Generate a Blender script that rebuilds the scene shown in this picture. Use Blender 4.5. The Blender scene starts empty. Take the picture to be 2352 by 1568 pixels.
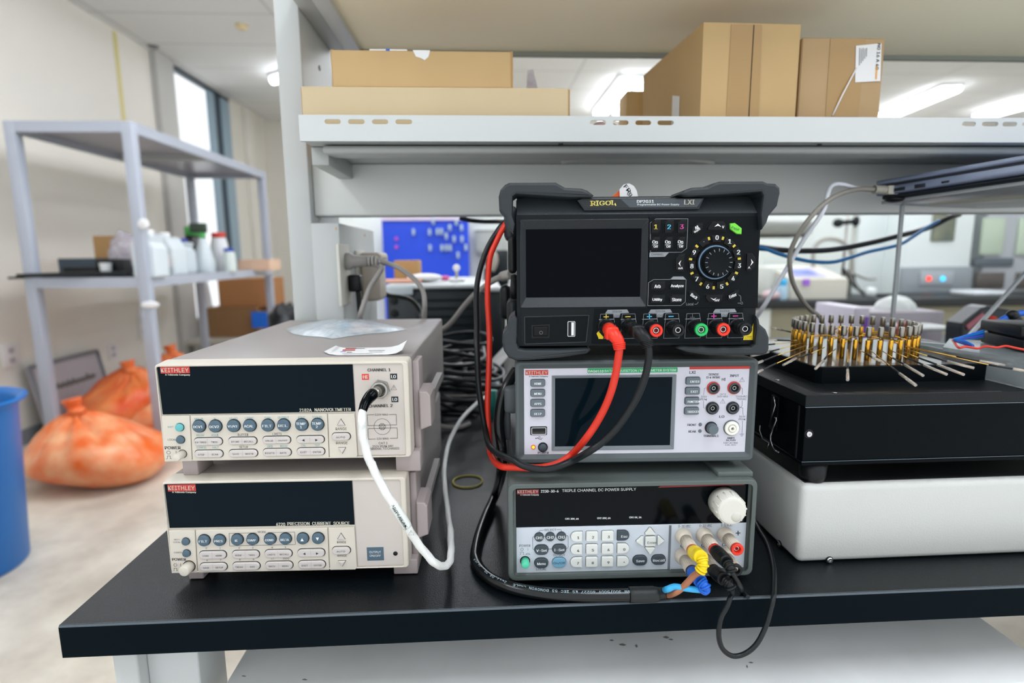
import bpy, bmesh, math, random
from mathutils import Vector, Matrix
random.seed(7)
COL = bpy.context.scene.collection
PI = math.pi
FL = -0.80          # floor level; the bench top is z = 0
# ---------------------------------------------------------------- camera
F = 1298.7793
CP = Vector((-.0291, -.4352, .2938))
_p, _y, _r = math.radians(-8.822), math.radians(3.0446), math.radians(-.4826)
CF = Vector((math.sin(_y)*math.cos(_p), math.cos(_y)*math.cos(_p), math.sin(_p)))
_a = Vector((math.cos(_y), -math.sin(_y), 0)); _b = _a.cross(CF)
CR = _a*math.cos(_r) + _b*math.sin(_r); CU = -_a*math.sin(_r) + _b*math.cos(_r)
cd = bpy.data.cameras.new('camera'); cam = bpy.data.objects.new('camera', cd); COL.objects.link(cam)
cam.matrix_world = Matrix(((CR.x, CU.x, -CF.x, CP.x), (CR.y, CU.y, -CF.y, CP.y), (CR.z, CU.z, -CF.z, CP.z), (0, 0, 0, 1)))
cd.sensor_width = 36; cd.lens = F*36/2352; cd.clip_start = .01; cd.clip_end = 200
cd.dof.use_dof = True; cd.dof.focus_distance = .492; cd.dof.aperture_fstop = 4.2
bpy.context.scene.camera = cam
def ray(px, py): return CF + CR*((px-1176)/F) + CU*((784-py)/F)
def AY(px, py, y): d = ray(px, py); return CP + d*((y-CP.y)/d.y)
def AZ(px, py, z): d = ray(px, py); return CP + d*((z-CP.z)/d.z)
def AX(px, py, x): d = ray(px, py); return CP + d*((x-CP.x)/d.x)
# ---------------------------------------------------------------- materials
def lin(c):
    if isinstance(c, str):
        c = [int(c[i:i+2], 16)/255 for i in (0, 2, 4)]
    return tuple((v/12.92 if v <= .04045 else ((v+.055)/1.055)**2.4) for v in c) + (1,)
MATS = {}
def mat(name, col='808080', rough=.5, metal=0, bump=0, bscale=400, var=0, vscale=30, col2=None, trans=0, alpha=1, emit=0, coat=0, spec=.5, ior=1.45, aniso=None, sss=0):
    if name in MATS: return MATS[name]
    m = bpy.data.materials.new(name); m.use_nodes = True; nt = m.node_tree; n = nt.nodes; l = nt.links
    b = n['Principled BSDF']; c = lin(col)
    b.inputs['Base Color'].default_value = c; b.inputs['Roughness'].default_value = rough
    b.inputs['Metallic'].default_value = metal; b.inputs['Transmission Weight'].default_value = trans
    b.inputs['Alpha'].default_value = alpha; b.inputs['Coat Weight'].default_value = coat; b.inputs['IOR'].default_value = ior
    b.inputs['Specular IOR Level'].default_value = spec; b.inputs['Coat Roughness'].default_value = .08
    if sss:
        b.inputs['Subsurface Weight'].default_value = sss; b.inputs['Subsurface Scale'].default_value = .02
    if emit:
        b.inputs['Emission Color'].default_value = c; b.inputs['Emission Strength'].default_value = emit
    tc = n.new('ShaderNodeTexCoord')
    if var or col2:
        t = n.new('ShaderNodeTexNoise'); t.inputs['Scale'].default_value = vscale; t.inputs['Detail'].default_value = 4
        l.new(tc.outputs['Object'], t.inputs['Vector'])
        r = n.new('ShaderNodeValToRGB'); r.color_ramp.elements[0].position = .35; r.color_ramp.elements[1].position = .68
        k = 1-var
        r.color_ramp.elements[0].color = c; r.color_ramp.elements[1].color = lin(col2) if col2 else (c[0]*k, c[1]*k, c[2]*k, 1)
        l.new(t.outputs['Fac'], r.inputs['Fac']); l.new(r.outputs['Color'], b.inputs['Base Color'])
    if bump:
        t = n.new('ShaderNodeTexNoise'); t.inputs['Scale'].default_value = bscale; t.inputs['Detail'].default_value = 2
        if aniso:
            mp = n.new('ShaderNodeMapping'); mp.inputs['Scale'].default_value = aniso
            l.new(tc.outputs['Object'], mp.inputs['Vector']); l.new(mp.outputs['Vector'], t.inputs['Vector'])
        else: l.new(tc.outputs['Object'], t.inputs['Vector'])
        bp = n.new('ShaderNodeBump'); bp.inputs['Strength'].default_value = bump; bp.inputs['Distance'].default_value = .0006
        l.new(t.outputs['Fac'], bp.inputs['Height']); l.new(bp.outputs['Normal'], b.inputs['Normal'])
    MATS[name] = m; return m
# ---------------------------------------------------------------- mesh builder
_txt = {}
FONT = None
try:
    import os
    _fp = os.path.join(bpy.utils.resource_path('LOCAL'), 'datafiles', 'fonts', 'Inter.woff2')
    if os.path.exists(_fp): FONT = bpy.data.fonts.load(_fp)
except Exception: FONT = None
def text_mesh(s, bold):
    k = (s, bold)
    if k not in _txt:
        cu = bpy.data.curves.new('t', 'FONT'); cu.body = s; cu.size = 1; cu.offset = 0; cu.resolution_u = 3
        if FONT: cu.font = FONT
        o = bpy.data.objects.new('t', cu); COL.objects.link(o)
        dg = bpy.context.evaluated_depsgraph_get(); dg.update()
        me = bpy.data.meshes.new_from_object(o.evaluated_get(dg))
        v = [tuple(x.co) for x in me.vertices]; f = [tuple(p.vertices) for p in me.polygons]
        bpy.data.objects.remove(o); bpy.data.meshes.remove(me); bpy.data.curves.remove(cu)
        xs = [a[0] for a in v]; ys = [a[1] for a in v]
        _txt[k] = (v, f, min(xs), max(xs), min(ys), max(ys))
    return _txt[k]
def rrect(x0, x1, z0, z1, r=0, n=4):
    if x0 > x1: x0, x1 = x1, x0
    if z0 > z1: z0, z1 = z1, z0
    r = min(r, (x1-x0)/2*.999, (z1-z0)/2*.999)
    if r <= 0: return [(x0, z0), (x1, z0), (x1, z1), (x0, z1)]
    P = []
    for cx, cz, a in ((x0+r, z0+r, PI), (x1-r, z0+r, 1.5*PI), (x1-r, z1-r, 0), (x0+r, z1-r, .5*PI)):
        for i in range(n+1):
            t = a + i/n*PI/2; P.append((cx+r*math.cos(t), cz+r*math.sin(t)))
    return P
def circ(cx, cz, r, n=24, rz=None):
    rz = rz or r
    return [(cx+r*math.cos(2*PI*i/n), cz+rz*math.sin(2*PI*i/n)) for i in range(n)]
def area2(P): return sum(P[i][0]*P[(i+1) % len(P)][1]-P[(i+1) % len(P)][0]*P[i][1] for i in range(len(P)))
def inset(P, d):
    if area2(P) < 0: P = P[::-1]
    n = len(P); R = []
    for i in range(n):
        a = Vector(P[i-1]); b = Vector(P[i]); c = Vector(P[(i+1) % n])
        u = (b-a); w = (c-b)
        if u.length < 1e-9 or w.length < 1e-9: R.append(tuple(b)); continue
        u.normalize(); w.normalize()
        n1 = Vector((-u.y, u.x)); n2 = Vector((-w.y, w.x)); m = n1+n2
        if m.length < .3: m = n1
        m = m/max(m.length_squared/2, .5)
        R.append(tuple(b+m*d))
    return R
def catmull(P, k=8):
    P = [Vector(p) for p in P]
    if len(P) < 3: return P
    Q = [P[0]*2-P[1]]+P+[P[-1]*2-P[-2]]; R = []
    for i in range(1, len(Q)-2):
        a, b, c, d = Q[i-1:i+3]
        for j in range(k):
            t = j/k
            R.append(.5*((2*b)+(c-a)*t+(2*a-5*b+4*c-d)*t*t+(3*b-a-3*c+d)*t**3))
    R.append(P[-1]); return R
class MB:
    def __init__(s): s.v = []; s.f = []; s.mi = []; s.sm = []; s.mats = []
    def m(s, mt):
        if mt not in s.mats: s.mats.append(mt)
        return s.mats.index(mt)
    def add(s, v, f, mt, smooth=False, M=None):
        o = len(s.v); k = s.m(mt)
        for a in v:
            a = Vector(a)
            s.v.append(M @ a if M else a)
        for i, q in enumerate(f):
            s.f.append([x+o for x in q]); s.mi.append(k)
            s.sm.append(smooth if isinstance(smooth, bool) else smooth[i])
        return s
    def box(s, x0, x1, y0, y1, z0, z1, mt, b=0, seg=2, M=None):
        x0, x1 = sorted((x0, x1)); y0, y1 = sorted((y0, y1)); z0, z1 = sorted((z0, z1))
        bm = bmesh.new(); bmesh.ops.create_cube(bm, size=1)
        for v in bm.verts: v.co = ((x0+x1)/2+v.co.x*(x1-x0), (y0+y1)/2+v.co.y*(y1-y0), (z0+z1)/2+v.co.z*(z1-z0))
        b = min(b, (x1-x0)*.45, (y1-y0)*.45, (z1-z0)*.45)
        if b > 0: bmesh.ops.bevel(bm, geom=bm.edges[:], offset=b, segments=seg, profile=.5, affect='EDGES')
        bm.verts.index_update()
        s.add([v.co.copy() for v in bm.verts], [[v.index for v in f.verts] for f in bm.faces], mt, b > 0 and seg > 1, M); bm.free(); return s
    def hexa(s, P, mt, M=None):
        """eight corners: four of the bottom (anticlockwise), four of the top"""
        return s.add(P, [(3, 2, 1, 0), (4, 5, 6, 7), (0, 1, 5, 4), (1, 2, 6, 5), (2, 3, 7, 6), (3, 0, 4, 7)], mt, False, M)
    def prism(s, P, yb, yf, mt, ch=0, M=None, smooth=False, back=False):
        """outline P in (x, z) running from depth yb to the front yf (yf < yb), front edge rounded by ch"""
        if area2(P) < 0: P = P[::-1]
        n = len(P); rings = [[(x, yb, z) for x, z in P]]
        if ch:
            rings.append([(x, yf+ch, z) for x, z in P])
            rings.append([(x, yf+ch*.3, z) for x, z in inset(P, ch*.3)])
            rings.append([(x, yf, z) for x, z in inset(P, ch)])
        else: rings.append([(x, yf, z) for x, z in P])
        v = [p for r in rings for p in r]; f = []; sm = []
        for k in range(len(rings)-1):
            for i in range(n):
                j = (i+1) % n
                f.append((k*n+i, k*n+j, (k+1)*n+j, (k+1)*n+i)); sm.append(smooth)
        f.append([(len(rings)-1)*n+i for i in range(n)]); sm.append(False)
        if back: f.append([n-1-i for i in range(n)]); sm.append(False)
        return s.add(v, f, mt, sm, M)
    def ring(s, Po, Pi, yb, yf, mt, ch=0, M=None):
        """frame between two outlines with the same number of points"""
        if area2(Po) < 0: Po = Po[::-1]
        if area2(Pi) < 0: Pi = Pi[::-1]
        n = len(Po)
        rr = [[(x, yb, z) for x, z in Po], [(x, yf+ch, z) for x, z in Po]]
        if ch: rr.append([(x, yf, z) for x, z in inset(Po, ch)])
        if ch: rr.append([(x, yf, z) for x, z in inset(Pi, -ch)])
        rr += [[(x, yf+ch, z) for x, z in Pi], [(x, yb, z) for x, z in Pi]]
        v = [p for r in rr for p in r]; f = []; K = len(rr)
        for k in range(K):
            for i in range(n):
                j = (i+1) % n; f.append((k*n+i, k*n+j, ((k+1) % K)*n+j, ((k+1) % K)*n+i))
        return s.add(v, f, mt, False, M)
    def cyl(s, p0, p1, r0, mt, r1=None, n=20, smooth=True):
        r1 = r0 if r1 is None else r1
        return s.lathe([(r0, 0), (r1, (Vector(p1)-Vector(p0)).length)], p0, Vector(p1)-Vector(p0), mt, n, smooth, True)
    def lathe(s, prof, o, ax, mt, n=24, smooth=True, cap=True):
        o = Vector(o); ax = Vector(ax).normalized()
        u = ax.orthogonal().normalized(); w = ax.cross(u); v = []; f = []; sm = []
        prof2 = []
        for i, (r, t) in enumerate(prof): prof2.append((r, t))
        K = len(prof2)
        # every ring doubled where the profile turns sharply
        rings = []
        for i in range(K):
            rings.append(prof2[i])
            if 0 < i < K-1:
                a = Vector((prof2[i][0]-prof2[i-1][0], prof2[i][1]-prof2[i-1][1])); b = Vector((prof2[i+1][0]-prof2[i][0], prof2[i+1][1]-prof2[i][1]))
                if a.length > 1e-9 and b.length > 1e-9 and a.normalized().dot(b.normalized()) < .75: rings.append(None); rings.append(prof2[i])
        idx = 0; prev = None
        for q in rings:
            if q is None: prev = None; continue
            r, t = q
            for k in range(n):
                a = 2*PI*k/n; v.append(o+ax*t+(u*math.cos(a)+w*math.sin(a))*max(r, 1e-6))
            if prev is not None:
                for k in range(n):
                    j = (k+1) % n; f.append((prev+k, prev+j, idx+j, idx+k)); sm.append(smooth)
            prev = idx; idx += n
        if cap:
            f.append(list(range(n))[::-1]); sm.append(False); f.append(list(range(idx-n, idx))); sm.append(False)
        return s.add(v, f, mt, sm)
    def tube(s, P, r, mt, n=10, k=8, smooth=True, caps=True, tw=0):
        Q = catmull(P, k) if k > 1 else [Vector(p) for p in P]
        m = len(Q); v = []; f = []; T = []
        for i in range(m):
            t = (Q[min(i+1, m-1)]-Q[max(i-1, 0)]); T.append(t.normalized() if t.length > 1e-9 else Vector((0, 0, 1)))
        u = T[0].orthogonal().normalized()
        rr = r if callable(r) else (lambda t: r)
        for i in range(m):
            u = (u-T[i]*u.dot(T[i]));
            if u.length < 1e-6: u = T[i].orthogonal()
            u.normalize(); w = T[i].cross(u); R = rr(i/(m-1))
            for j in range(n):
                a = 2*PI*j/n+tw*i
                RR = R*(1+.07*math.cos(3*2*PI*j/n)) if tw else R
                v.append(Q[i]+(u*math.cos(a)+w*math.sin(a))*RR)
        sm = []
        for i in range(m-1):
            for j in range(n): f.append((i*n+j, i*n+(j+1) % n, (i+1)*n+(j+1) % n, (i+1)*n+j)); sm.append(smooth)
        if caps: f.append(list(range(n))[::-1]); f.append([(m-1)*n+j for j in range(n)]); sm += [False, False]
        return s.add(v, f, mt, sm)
    def ell(s, c, rx, ry, rz, mt, n=16, m=10, fn=None):
        v = []; f = []
        for i in range(m+1):
            a = PI*i/m
            for j in range(n):
                b = 2*PI*j/n; d = Vector((math.sin(a)*math.cos(b), math.sin(a)*math.sin(b), math.cos(a)))
                k = fn(d) if fn else 1
                v.append((c[0]+rx*d.x*k, c[1]+ry*d.y*k, c[2]+rz*d.z*k))
        for i in range(m):
            for j in range(n): f.append((i*n+j, i*n+(j+1) % n, (i+1)*n+(j+1) % n, (i+1)*n+j))
        return s.add(v, f, mt, True)
    def text(s, t, x0, x1, zc, h, y, mt, bold=False, rot=0, M=None):
        """flat letters fitted to x0..x1 around height zc, letter height h, facing -y"""
        v, f, a, b, c, d = text_mesh(t, bold)
        if len(t) == 1:        # a single narrow figure keeps its own proportion
            wn = min(x1-x0, h*(b-a)/(d-c)*1.1); xm = (x0+x1)/2; x0, x1 = xm-wn/2, xm+wn/2
        sx = (x1-x0)/(b-a); sz = h/(d-c); cx = (x0+x1)/2; cr, sr = math.cos(rot), math.sin(rot); V = []
        for p in v:
            X = (p[0]-(a+b)/2)*sx; Z = (p[1]-(c+d)/2)*sz
            V.append((cx+X*cr-Z*sr, y, zc+X*sr+Z*cr))
        if bold:        # heavier strokes: the same letters laid twice, a hair apart
            e = h*.045
            for dx in (-e, e): s.add([(p[0]+dx*cr, p[1], p[2]+dx*sr) for p in V], f, mt, False, M)
            return s
        return s.add(V, f, mt, False, M)
    def line(s, pts, w, y, mt, closed=False):
        n = len(pts)
        for i in range(n if closed else n-1):
            a = Vector(pts[i]); b = Vector(pts[(i+1) % n]); d = (b-a)
            if d.length < 1e-7: continue
            d.normalize(); q = Vector((-d.y, d.x))*w/2; a = a-d*w/2; b = b+d*w/2
            s.add([(a.x-q.x, y, a.y-q.y), (b.x-q.x, y, b.y-q.y), (b.x+q.x, y, b.y+q.y), (a.x+q.x, y, a.y+q.y)], [(0, 1, 2, 3)], mt)
        return s
    def poly(s, P, y, mt): return s.add([(x, y, z) for x, z in P], [list(range(len(P)))], mt)
    def build(s, name, parent=None, label=None, cat=None, group=None, kind=None, M=None, fixn=True):
        me = bpy.data.meshes.new(name)
        V = [(M @ a if M else a) for a in s.v]
        org = Vector((0, 0, 0))
        if parent is None and V:      # a thing of one mesh gets its origin at its base
            lo = [min(a[i] for a in V) for i in range(3)]; hi = [max(a[i] for a in V) for i in range(3)]
            org = Vector(((lo[0]+hi[0])/2, (lo[1]+hi[1])/2, lo[2]))
        me.from_pydata([tuple(a-org) for a in V], [], s.f)
        for mt in s.mats: me.materials.append(mt)
        me.polygons.foreach_set('material_index', s.mi); me.polygons.foreach_set('use_smooth', s.sm)
        if fixn:
            bm = bmesh.new(); bm.from_mesh(me); bmesh.ops.recalc_face_normals(bm, faces=bm.faces); bm.to_mesh(me); bm.free()
        me.update()
        o = bpy.data.objects.new(name, me); COL.objects.link(o); o.location = org
        if parent: o.parent = parent
        tag(o, label, cat, group, kind); return o
def tag(o, label=None, cat=None, group=None, kind=None):
    if label: o['label'] = label
    if cat: o['category'] = cat
    if group: o['group'] = group
    if kind: o['kind'] = kind
    return o
def empty(name, loc, rz, label, cat, group=None, kind=None):
    o = bpy.data.objects.new(name, None); COL.objects.link(o); o.location = loc; o.rotation_euler = (0, 0, rz); o.empty_display_size = .02
    return tag(o, label, cat, group, kind)
class Fr:
    """a thing standing at (x, y, z), turned by a; pixels of the photograph can be read off on its front plane"""
    def __init__(s, name, x, y, z, a, label, cat, group=None):
        s.o = empty(name, (x, y, z), a, label, cat, group); s.M = Matrix.Translation((x, y, z)) @ Matrix.Rotation(a, 4, 'Z'); s.I = s.M.inverted()
    def p(s, px, py, d=0):
        o = s.I @ CP; r = s.I.to_3x3() @ ray(px, py); q = o+r*((d-o.y)/r.y); return (q.x, q.z)
    def zoom(s, x0, y0, k, d=0): return lambda x, y, dd=d: s.p(x0+x/k, y0+y/k, dd)
    def loc(s, P): return s.I @ Vector(P)
    def w(s, x, y, z): return s.M @ Vector((x, y, z))
BEIGE = mat('beige_plastic', 'cfc8bb', .55, bump=.08, bscale=1500)
CREAM = mat('cream_panel_print', 'c4bcb4', .5)
CASEP = mat('mauve_grey_paint', '948e8b', .36, bump=.15, bscale=1800)
MAUVE = mat('mauve_plastic', 'a69b99', .45, bump=.05, bscale=1500)
DISP = mat('dark_display_glass', '05131a', .08, spec=.09)
BLACKG = mat('black_gloss', '02060a', .12, spec=.14)
INK = mat('black_ink', '24282c', .5)
WHITE = mat('white_ink', 'e8ecec', .5)
SILV = mat('beige_ink', 'cfcabb', .5)
TEAL = mat('teal_ink', '3f9aa0', .5)
REDB = mat('red_logo_ground', 'b8342c', .45)
REDI = mat('red_ink', 'd8402e', .45)
DRED = mat('dark_red_ink', '8a1f22', .4)
SLATE = mat('slate_blue_rubber', '4c6270', .5, bump=.05, bscale=2500)
TEALB = mat('teal_rubber', '5fb0b2', .5)
PALEB = mat('pale_button_plastic', 'c6c0bb', .45)
SHADOWGAP = mat('black_gap', '0c0f10', .7)
GREYR = mat('grey_green_rubber', '565f5c', .6, bump=.12, bscale=2200)
GREYD = mat('dark_grey_rubber', '4b5355', .55, bump=.12, bscale=2200)
GREYT = mat('steel_grey_case', '555b5e', .5, bump=.1, bscale=2200)
LPANEL = mat('light_grey_panel', 'c2cad2', .4)
LPANEL2 = mat('lilac_grey_panel', 'c6c6d0', .4)
BTND = mat('dark_slate_button', '3a454c', .45)
BTNG = mat('grey_button', '5e6970', .45)
BTNW = mat('white_button', 'd9dcd6', .4)
BTNB = mat('blue_button', '6d9fb8', .45)
MINT = mat('mint_plastic', '55c6a0', .4)
GREENB = mat('green_stripe', '149a5a', .4)
IVORY = mat('ivory_plastic', 'cfc5b6', .45)
KNOBW = mat('cream_knob_plastic', 'd6d5cb', .42)
REDP = mat('red_plastic', 'e8321c', .35)
REDC = mat('red_rubber_cable', 'd3301c', .35)
BLKP = mat('black_plastic', '101416', .4, spec=.35)
BLKC = mat('black_rubber_cable', '14191c', .36, spec=.4)
GREENP = mat('green_plastic', '1fb45c', .35)
YEL = mat('yellow_plastic', 'e8cc14', .4)
YINK = mat('yellow_ink', 'e0c84a', .45)
BLUP = mat('blue_plastic', '0f5fc8', .4)
LBLU = mat('light_blue_wire', '35a8e0', .35)
BRWN = mat('brown_wire', 'a46a4a', .35)
RBODY = mat('charcoal_textured_plastic', '0f1417', .44, bump=.35, bscale=1800, spec=.22)
RBODY2 = mat('charcoal_panel_plastic', '0a1013', .5, bump=.25, bscale=2000, spec=.14)
RBUMP = mat('charcoal_rubber_bumper', '232a2e', .46, bump=.04, bscale=1500)
RBTN = mat('black_rubber_button', '090c0e', .45, spec=.25)
RSCR = mat('dark_screen', '01030a', .07, spec=.07)
LGREY = mat('grey_ink', '8a8f94', .5)
CYAN = mat('cyan_ink', '4ec3e8', .5)
MAG = mat('magenta_ink', 'd84aa8', .5)
GOLDI = mat('pale_yellow_ink', 'e8d870', .5)
LIME = mat('lime_button', '6cd03a', .45)
CHROME = mat('chrome', 'd2d2d0', .18, metal=1)
STEEL = mat('brushed_steel', 'a8a6a0', .32, metal=1)
GOLD = mat('gold_plating', 'e0aa3c', .22, metal=1)
LED = mat('orange_led', 'ff9020', .4, emit=3)
TABLE = mat('black_laminate', '070f14', .33, bump=.6, bscale=900, var=.3, vscale=900, spec=.42)
TEDGE = mat('black_edge_band', '040f15', .6, spec=.06)
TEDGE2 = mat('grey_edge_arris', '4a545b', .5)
PAINT = mat('light_grey_steel_paint', 'c2c6c5', .42, bump=.05, bscale=900)
PAINT2 = mat('grey_steel_paint', 'aeb2af', .45, bump=.05, bscale=900)
PAINTY = mat('warm_cream_board', 'fbf3da', .6, var=.03, vscale=3)
SHWHITE = mat('scuffed_white_board', 'eceeee', .5, var=.12, vscale=9)
KRAFT = mat('kraft_cardboard', 'c0a273', .8, bump=.25, bscale=180, aniso=(1, 1, 12), var=.06, vscale=14)
KRAFT2 = mat('pale_kraft_cardboard', 'c9b693', .8, bump=.15, bscale=150, aniso=(1, 1, 12), var=.05, vscale=12)
KRAFT3 = mat('brown_kraft_cardboard', 'b38c5c', .8, bump=.2, bscale=180, aniso=(1, 1, 12), var=.08, vscale=10)
TAPE = mat('clear_tape', 'a5834e', .12, coat=.5)
PAPER = mat('white_paper', 'e4e4e4', .6)
WCABLE = mat('white_braided_sleeve', 'e6e8e6', .55, bump=.3, bscale=900)
GCABLE = mat('grey_cable_sheath', '9a9692', .45)
BCAB = mat('blue_cable_sheath', '1a78b8', .4)
WBASE = mat('white_powder_coat', 'c4c6c1', .42, bump=.35, bscale=700)
BANOD = mat('black_anodised_metal', '03080b', .42, bump=.12, bscale=1500, spec=.08)
BANODT = mat('black_powder_coat_top', '0a0f12', .42, bump=.3, bscale=900, spec=.3)
ACRYL = mat('clear_acrylic', 'e8eeee', .05, trans=1, ior=1.49)
CLEART = mat('clear_tube', 'f4f4f4', .1, trans=.75, ior=1.3)
import numpy as np
def homography(src, dst):
    A = []; B = []
    for (x, y), (u, v) in zip(src, dst):
        A += [[x, y, 1, 0, 0, 0, -u*x, -u*y], [0, 0, 0, x, y, 1, -v*x, -v*y]]; B += [u, v]
    h = np.linalg.solve(np.array(A, float), np.array(B, float))
    return lambda x, y: ((h[0]*x+h[1]*y+h[2])/(h[6]*x+h[7]*y+1), (h[3]*x+h[4]*y+h[5])/(h[6]*x+h[7]*y+1))
class Panel:
    """front plane of an instrument: reads points measured on the photograph into its own millimetres"""
    def __init__(s, fr, px, w, z0, z1):
        s.fr = fr; s.w = w; s.z0 = z0; s.z1 = z1
        s.h = homography(px, [(0, z1), (w, z1), (0, z0), (w, z0)])
    def at(s, px, py, d=0):
        x, z = s.h(px, py)
        if d:
            a = s.fr.p(px, py, 0); b = s.fr.p(px, py, d); x += b[0]-a[0]; z += b[1]-a[1]
        return (x, z)
    def zoom(s, x0, y0, k, d=0): return lambda x, y, dd=d: s.at(x0+x/k, y0+y/k, dd)
def loft(mb, rings, mt, smooth=False, cap=False):
    n = len(rings[0][0]); v = []; f = []
    for P, y in rings: v += [(x, y, z) for x, z in P]
    for k in range(len(rings)-1):
        for i in range(n): j = (i+1) % n; f.append((k*n+i, k*n+j, (k+1)*n+j, (k+1)*n+i))
    if cap: f.append([(len(rings)-1)*n+i for i in range(n)])
    return mb.add(v, f, mt, smooth)
def tb(mb, q, t, x0, x1, yc, h, y, mt, bold=False, y1=None):
    """text between crop pixels x0..x1 around crop row yc, letters h crop pixels tall; y1 = row at the right end"""
    a = q(x0, yc); b = q(x1, yc if y1 is None else y1); k = abs(q(x0, yc+h)[1]-a[1])
    L = math.hypot(b[0]-a[0], b[1]-a[1]); cx = (a[0]+b[0])/2
    mb.text(t, cx-L/2, cx+L/2, (a[1]+b[1])/2, k, y, mt, bold, math.atan2(b[1]-a[1], b[0]-a[0]))
def P4(q, pts, dd=None): return [q(*p) if dd is None else q(*p, dd) for p in pts]
def logo(mb, q, x0, x1, ya, yb, yc2, y, ink2, x0b=None):
    a = q(x0, ya); b = q(x1, yb)
    mb.prism(rrect(a[0], b[0], b[1], a[1]), y+.0004, y-.0001, REDB)
    w = x1-x0
    tb(mb, q, 'KEITHLEY', x0+w*.03, x1-w*.04, (ya+yb)/2, (yb-ya)*.68, y-.0003, SILV)
    tb(mb, q, 'A Tektronix Company', x0b or x0+w*.17, x1+2, yc2, (yb-ya)*.36, y-.0003, ink2, True)
def roundbtn(fr, c, r, name, mt, out=.0022, label=None, txt=None, ink=WHITE, th=.0018, tw=None, dome=True):
    b = MB(); x, z = c
    b.lathe([(r*1.1, .0002), (r*1.1, .0003), (r*1.02, .00035)], (x, 0, z), (0, -1, 0), SHADOWGAP, 24)
    b.lathe([(r, 0), (r, out*.75), (r*.93, out*.93), (r*.8, out), (.0001, out)], (x, 0, z), (0, -1, 0), mt, 28)
    if txt:
        ls = txt if isinstance(txt, list) else [txt]
        for i, t in enumerate(ls):
            W = (tw or r*1.7) * (min(1, len(t)/4) if len(ls) > 1 or len(t) < 3 else 1)
            b.text(t, x-W/2, x+W/2, z+((len(ls)-1)/2-i)*th*1.35, th, -out-.0001, ink, True)
    return b.build(name, fr.o, label)
def pill(fr, q, x0, x1, y0, y1, mt, t1=None, t2=None, ink=INK, out=.0016, r=None, name='button', label=None, tt=None, th=.0016, slope=0):
    a = q(x0, y0); c = q(x1, y1)
    b = MB(); X0, X1, Z1, Z0 = a[0], c[0], a[1], c[1]; r = r if r is not None else (Z1-Z0)/2
    b.prism([(x, z) for x, z in rrect(X0-.0003, X1+.0007, Z0-.0003, Z1+.0006, r+.0003, 6)], 0, -.0001, SHADOWGAP)
    b.prism(rrect(X0, X1, Z0, Z1, r, 6), 0, -out, mt, ch=min(.0009, r*.4 if r else .0006))
    zc = (Z0+Z1)/2-.0002; y = -out-.0001
    if t2 is not None:
        xm = (X0+X1)/2; b.line([(xm, Z0+.0004), (xm, Z1-.0004)], .00018, y, MAUVE)
        H = (X1-X0)/2
        for t, cx in ((t1, (X0+xm)/2+.0002), (t2, (X1+xm)/2-.0002)):
            if t == '<': b.poly([(cx-.0011, zc), (cx+.0011, zc-.0012), (cx+.0011, zc+.0012)], y, INK)
            elif t == '>': b.poly([(cx+.0011, zc), (cx-.0011, zc-.0012), (cx-.0011, zc+.0012)], y, INK)
            else: W = min(len(t)*.00135, H*.84); b.text(t, cx-W/2, cx+W/2, zc, th, y, ink)
    elif t1: W = tt or min(len(t1)*.0016, (X1-X0)*.8); b.text(t1, (X0+X1)/2-W/2, (X0+X1)/2+W/2, zc, th, y, ink, ink is WHITE)
    return b.build(name, fr.o, label)
def tri(fr, q, pts, name='button'):
    b = MB(); P = P4(q, pts); b.prism(inset(P, -.0003), 0, -.0001, SHADOWGAP); b.prism(P, 0, -.0016, PALEB, ch=.0007); return b.build(name, fr.o)
def warn_tri(b, cx, cz, s, y, mt=INK, w=.00018):
    b.line([(cx-s, cz-s*.85), (cx+s, cz-s*.85), (cx, cz+s*.95)], w, y, mt, True)
    b.line([(cx, cz-s*.15), (cx, cz+s*.45)], w*1.3, y, mt); b.line([(cx, cz-s*.5), (cx, cz-s*.42)], w*1.3, y, mt)

def half_rack(name, label, fr_args, px, w, zb, zt, q, q2, nano):
    fr = Fr(name, *fr_args, label, 'measuring instrument', 'stacked beige half-rack instruments'); P = Panel(fr, px, w, zb, zt)
    Q = P.zoom(*q); R = P.zoom(*q2)
    # case, bezel
    b = MB(); b.box(.0012, w+.0004, .0165, .312, zb+.0005, zt+.0012, CASEP, .0025); b.build('case', fr.o)
    b = MB()
    o0 = rrect(-.0002, w+.0006, zb-.0002, zt+.0012, .003); o1 = rrect(0, w, zb, zt, .003)
    i1 = rrect(.0012, w-.0045, zb+.0012, zt-.0022, .002)
    loft(b, [(o0, .0165), (o0, .0145), (o1, .0008), (inset(o1, .0008), 0), (inset(i1, -.0005), 0), (i1, .0006), (i1, .0022)], BEIGE)
    b.build('bezel', fr.o)
    # fascia (flat panel behind the frame)
    b = MB(); b.prism(rrect(.001, w-.004, zb+.001, zt-.002), .006, .0018, BEIGE)
    return fr, P, Q, R, b
A = -.0258
fr_args = (-.3059, .0487, .100, A)
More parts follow.
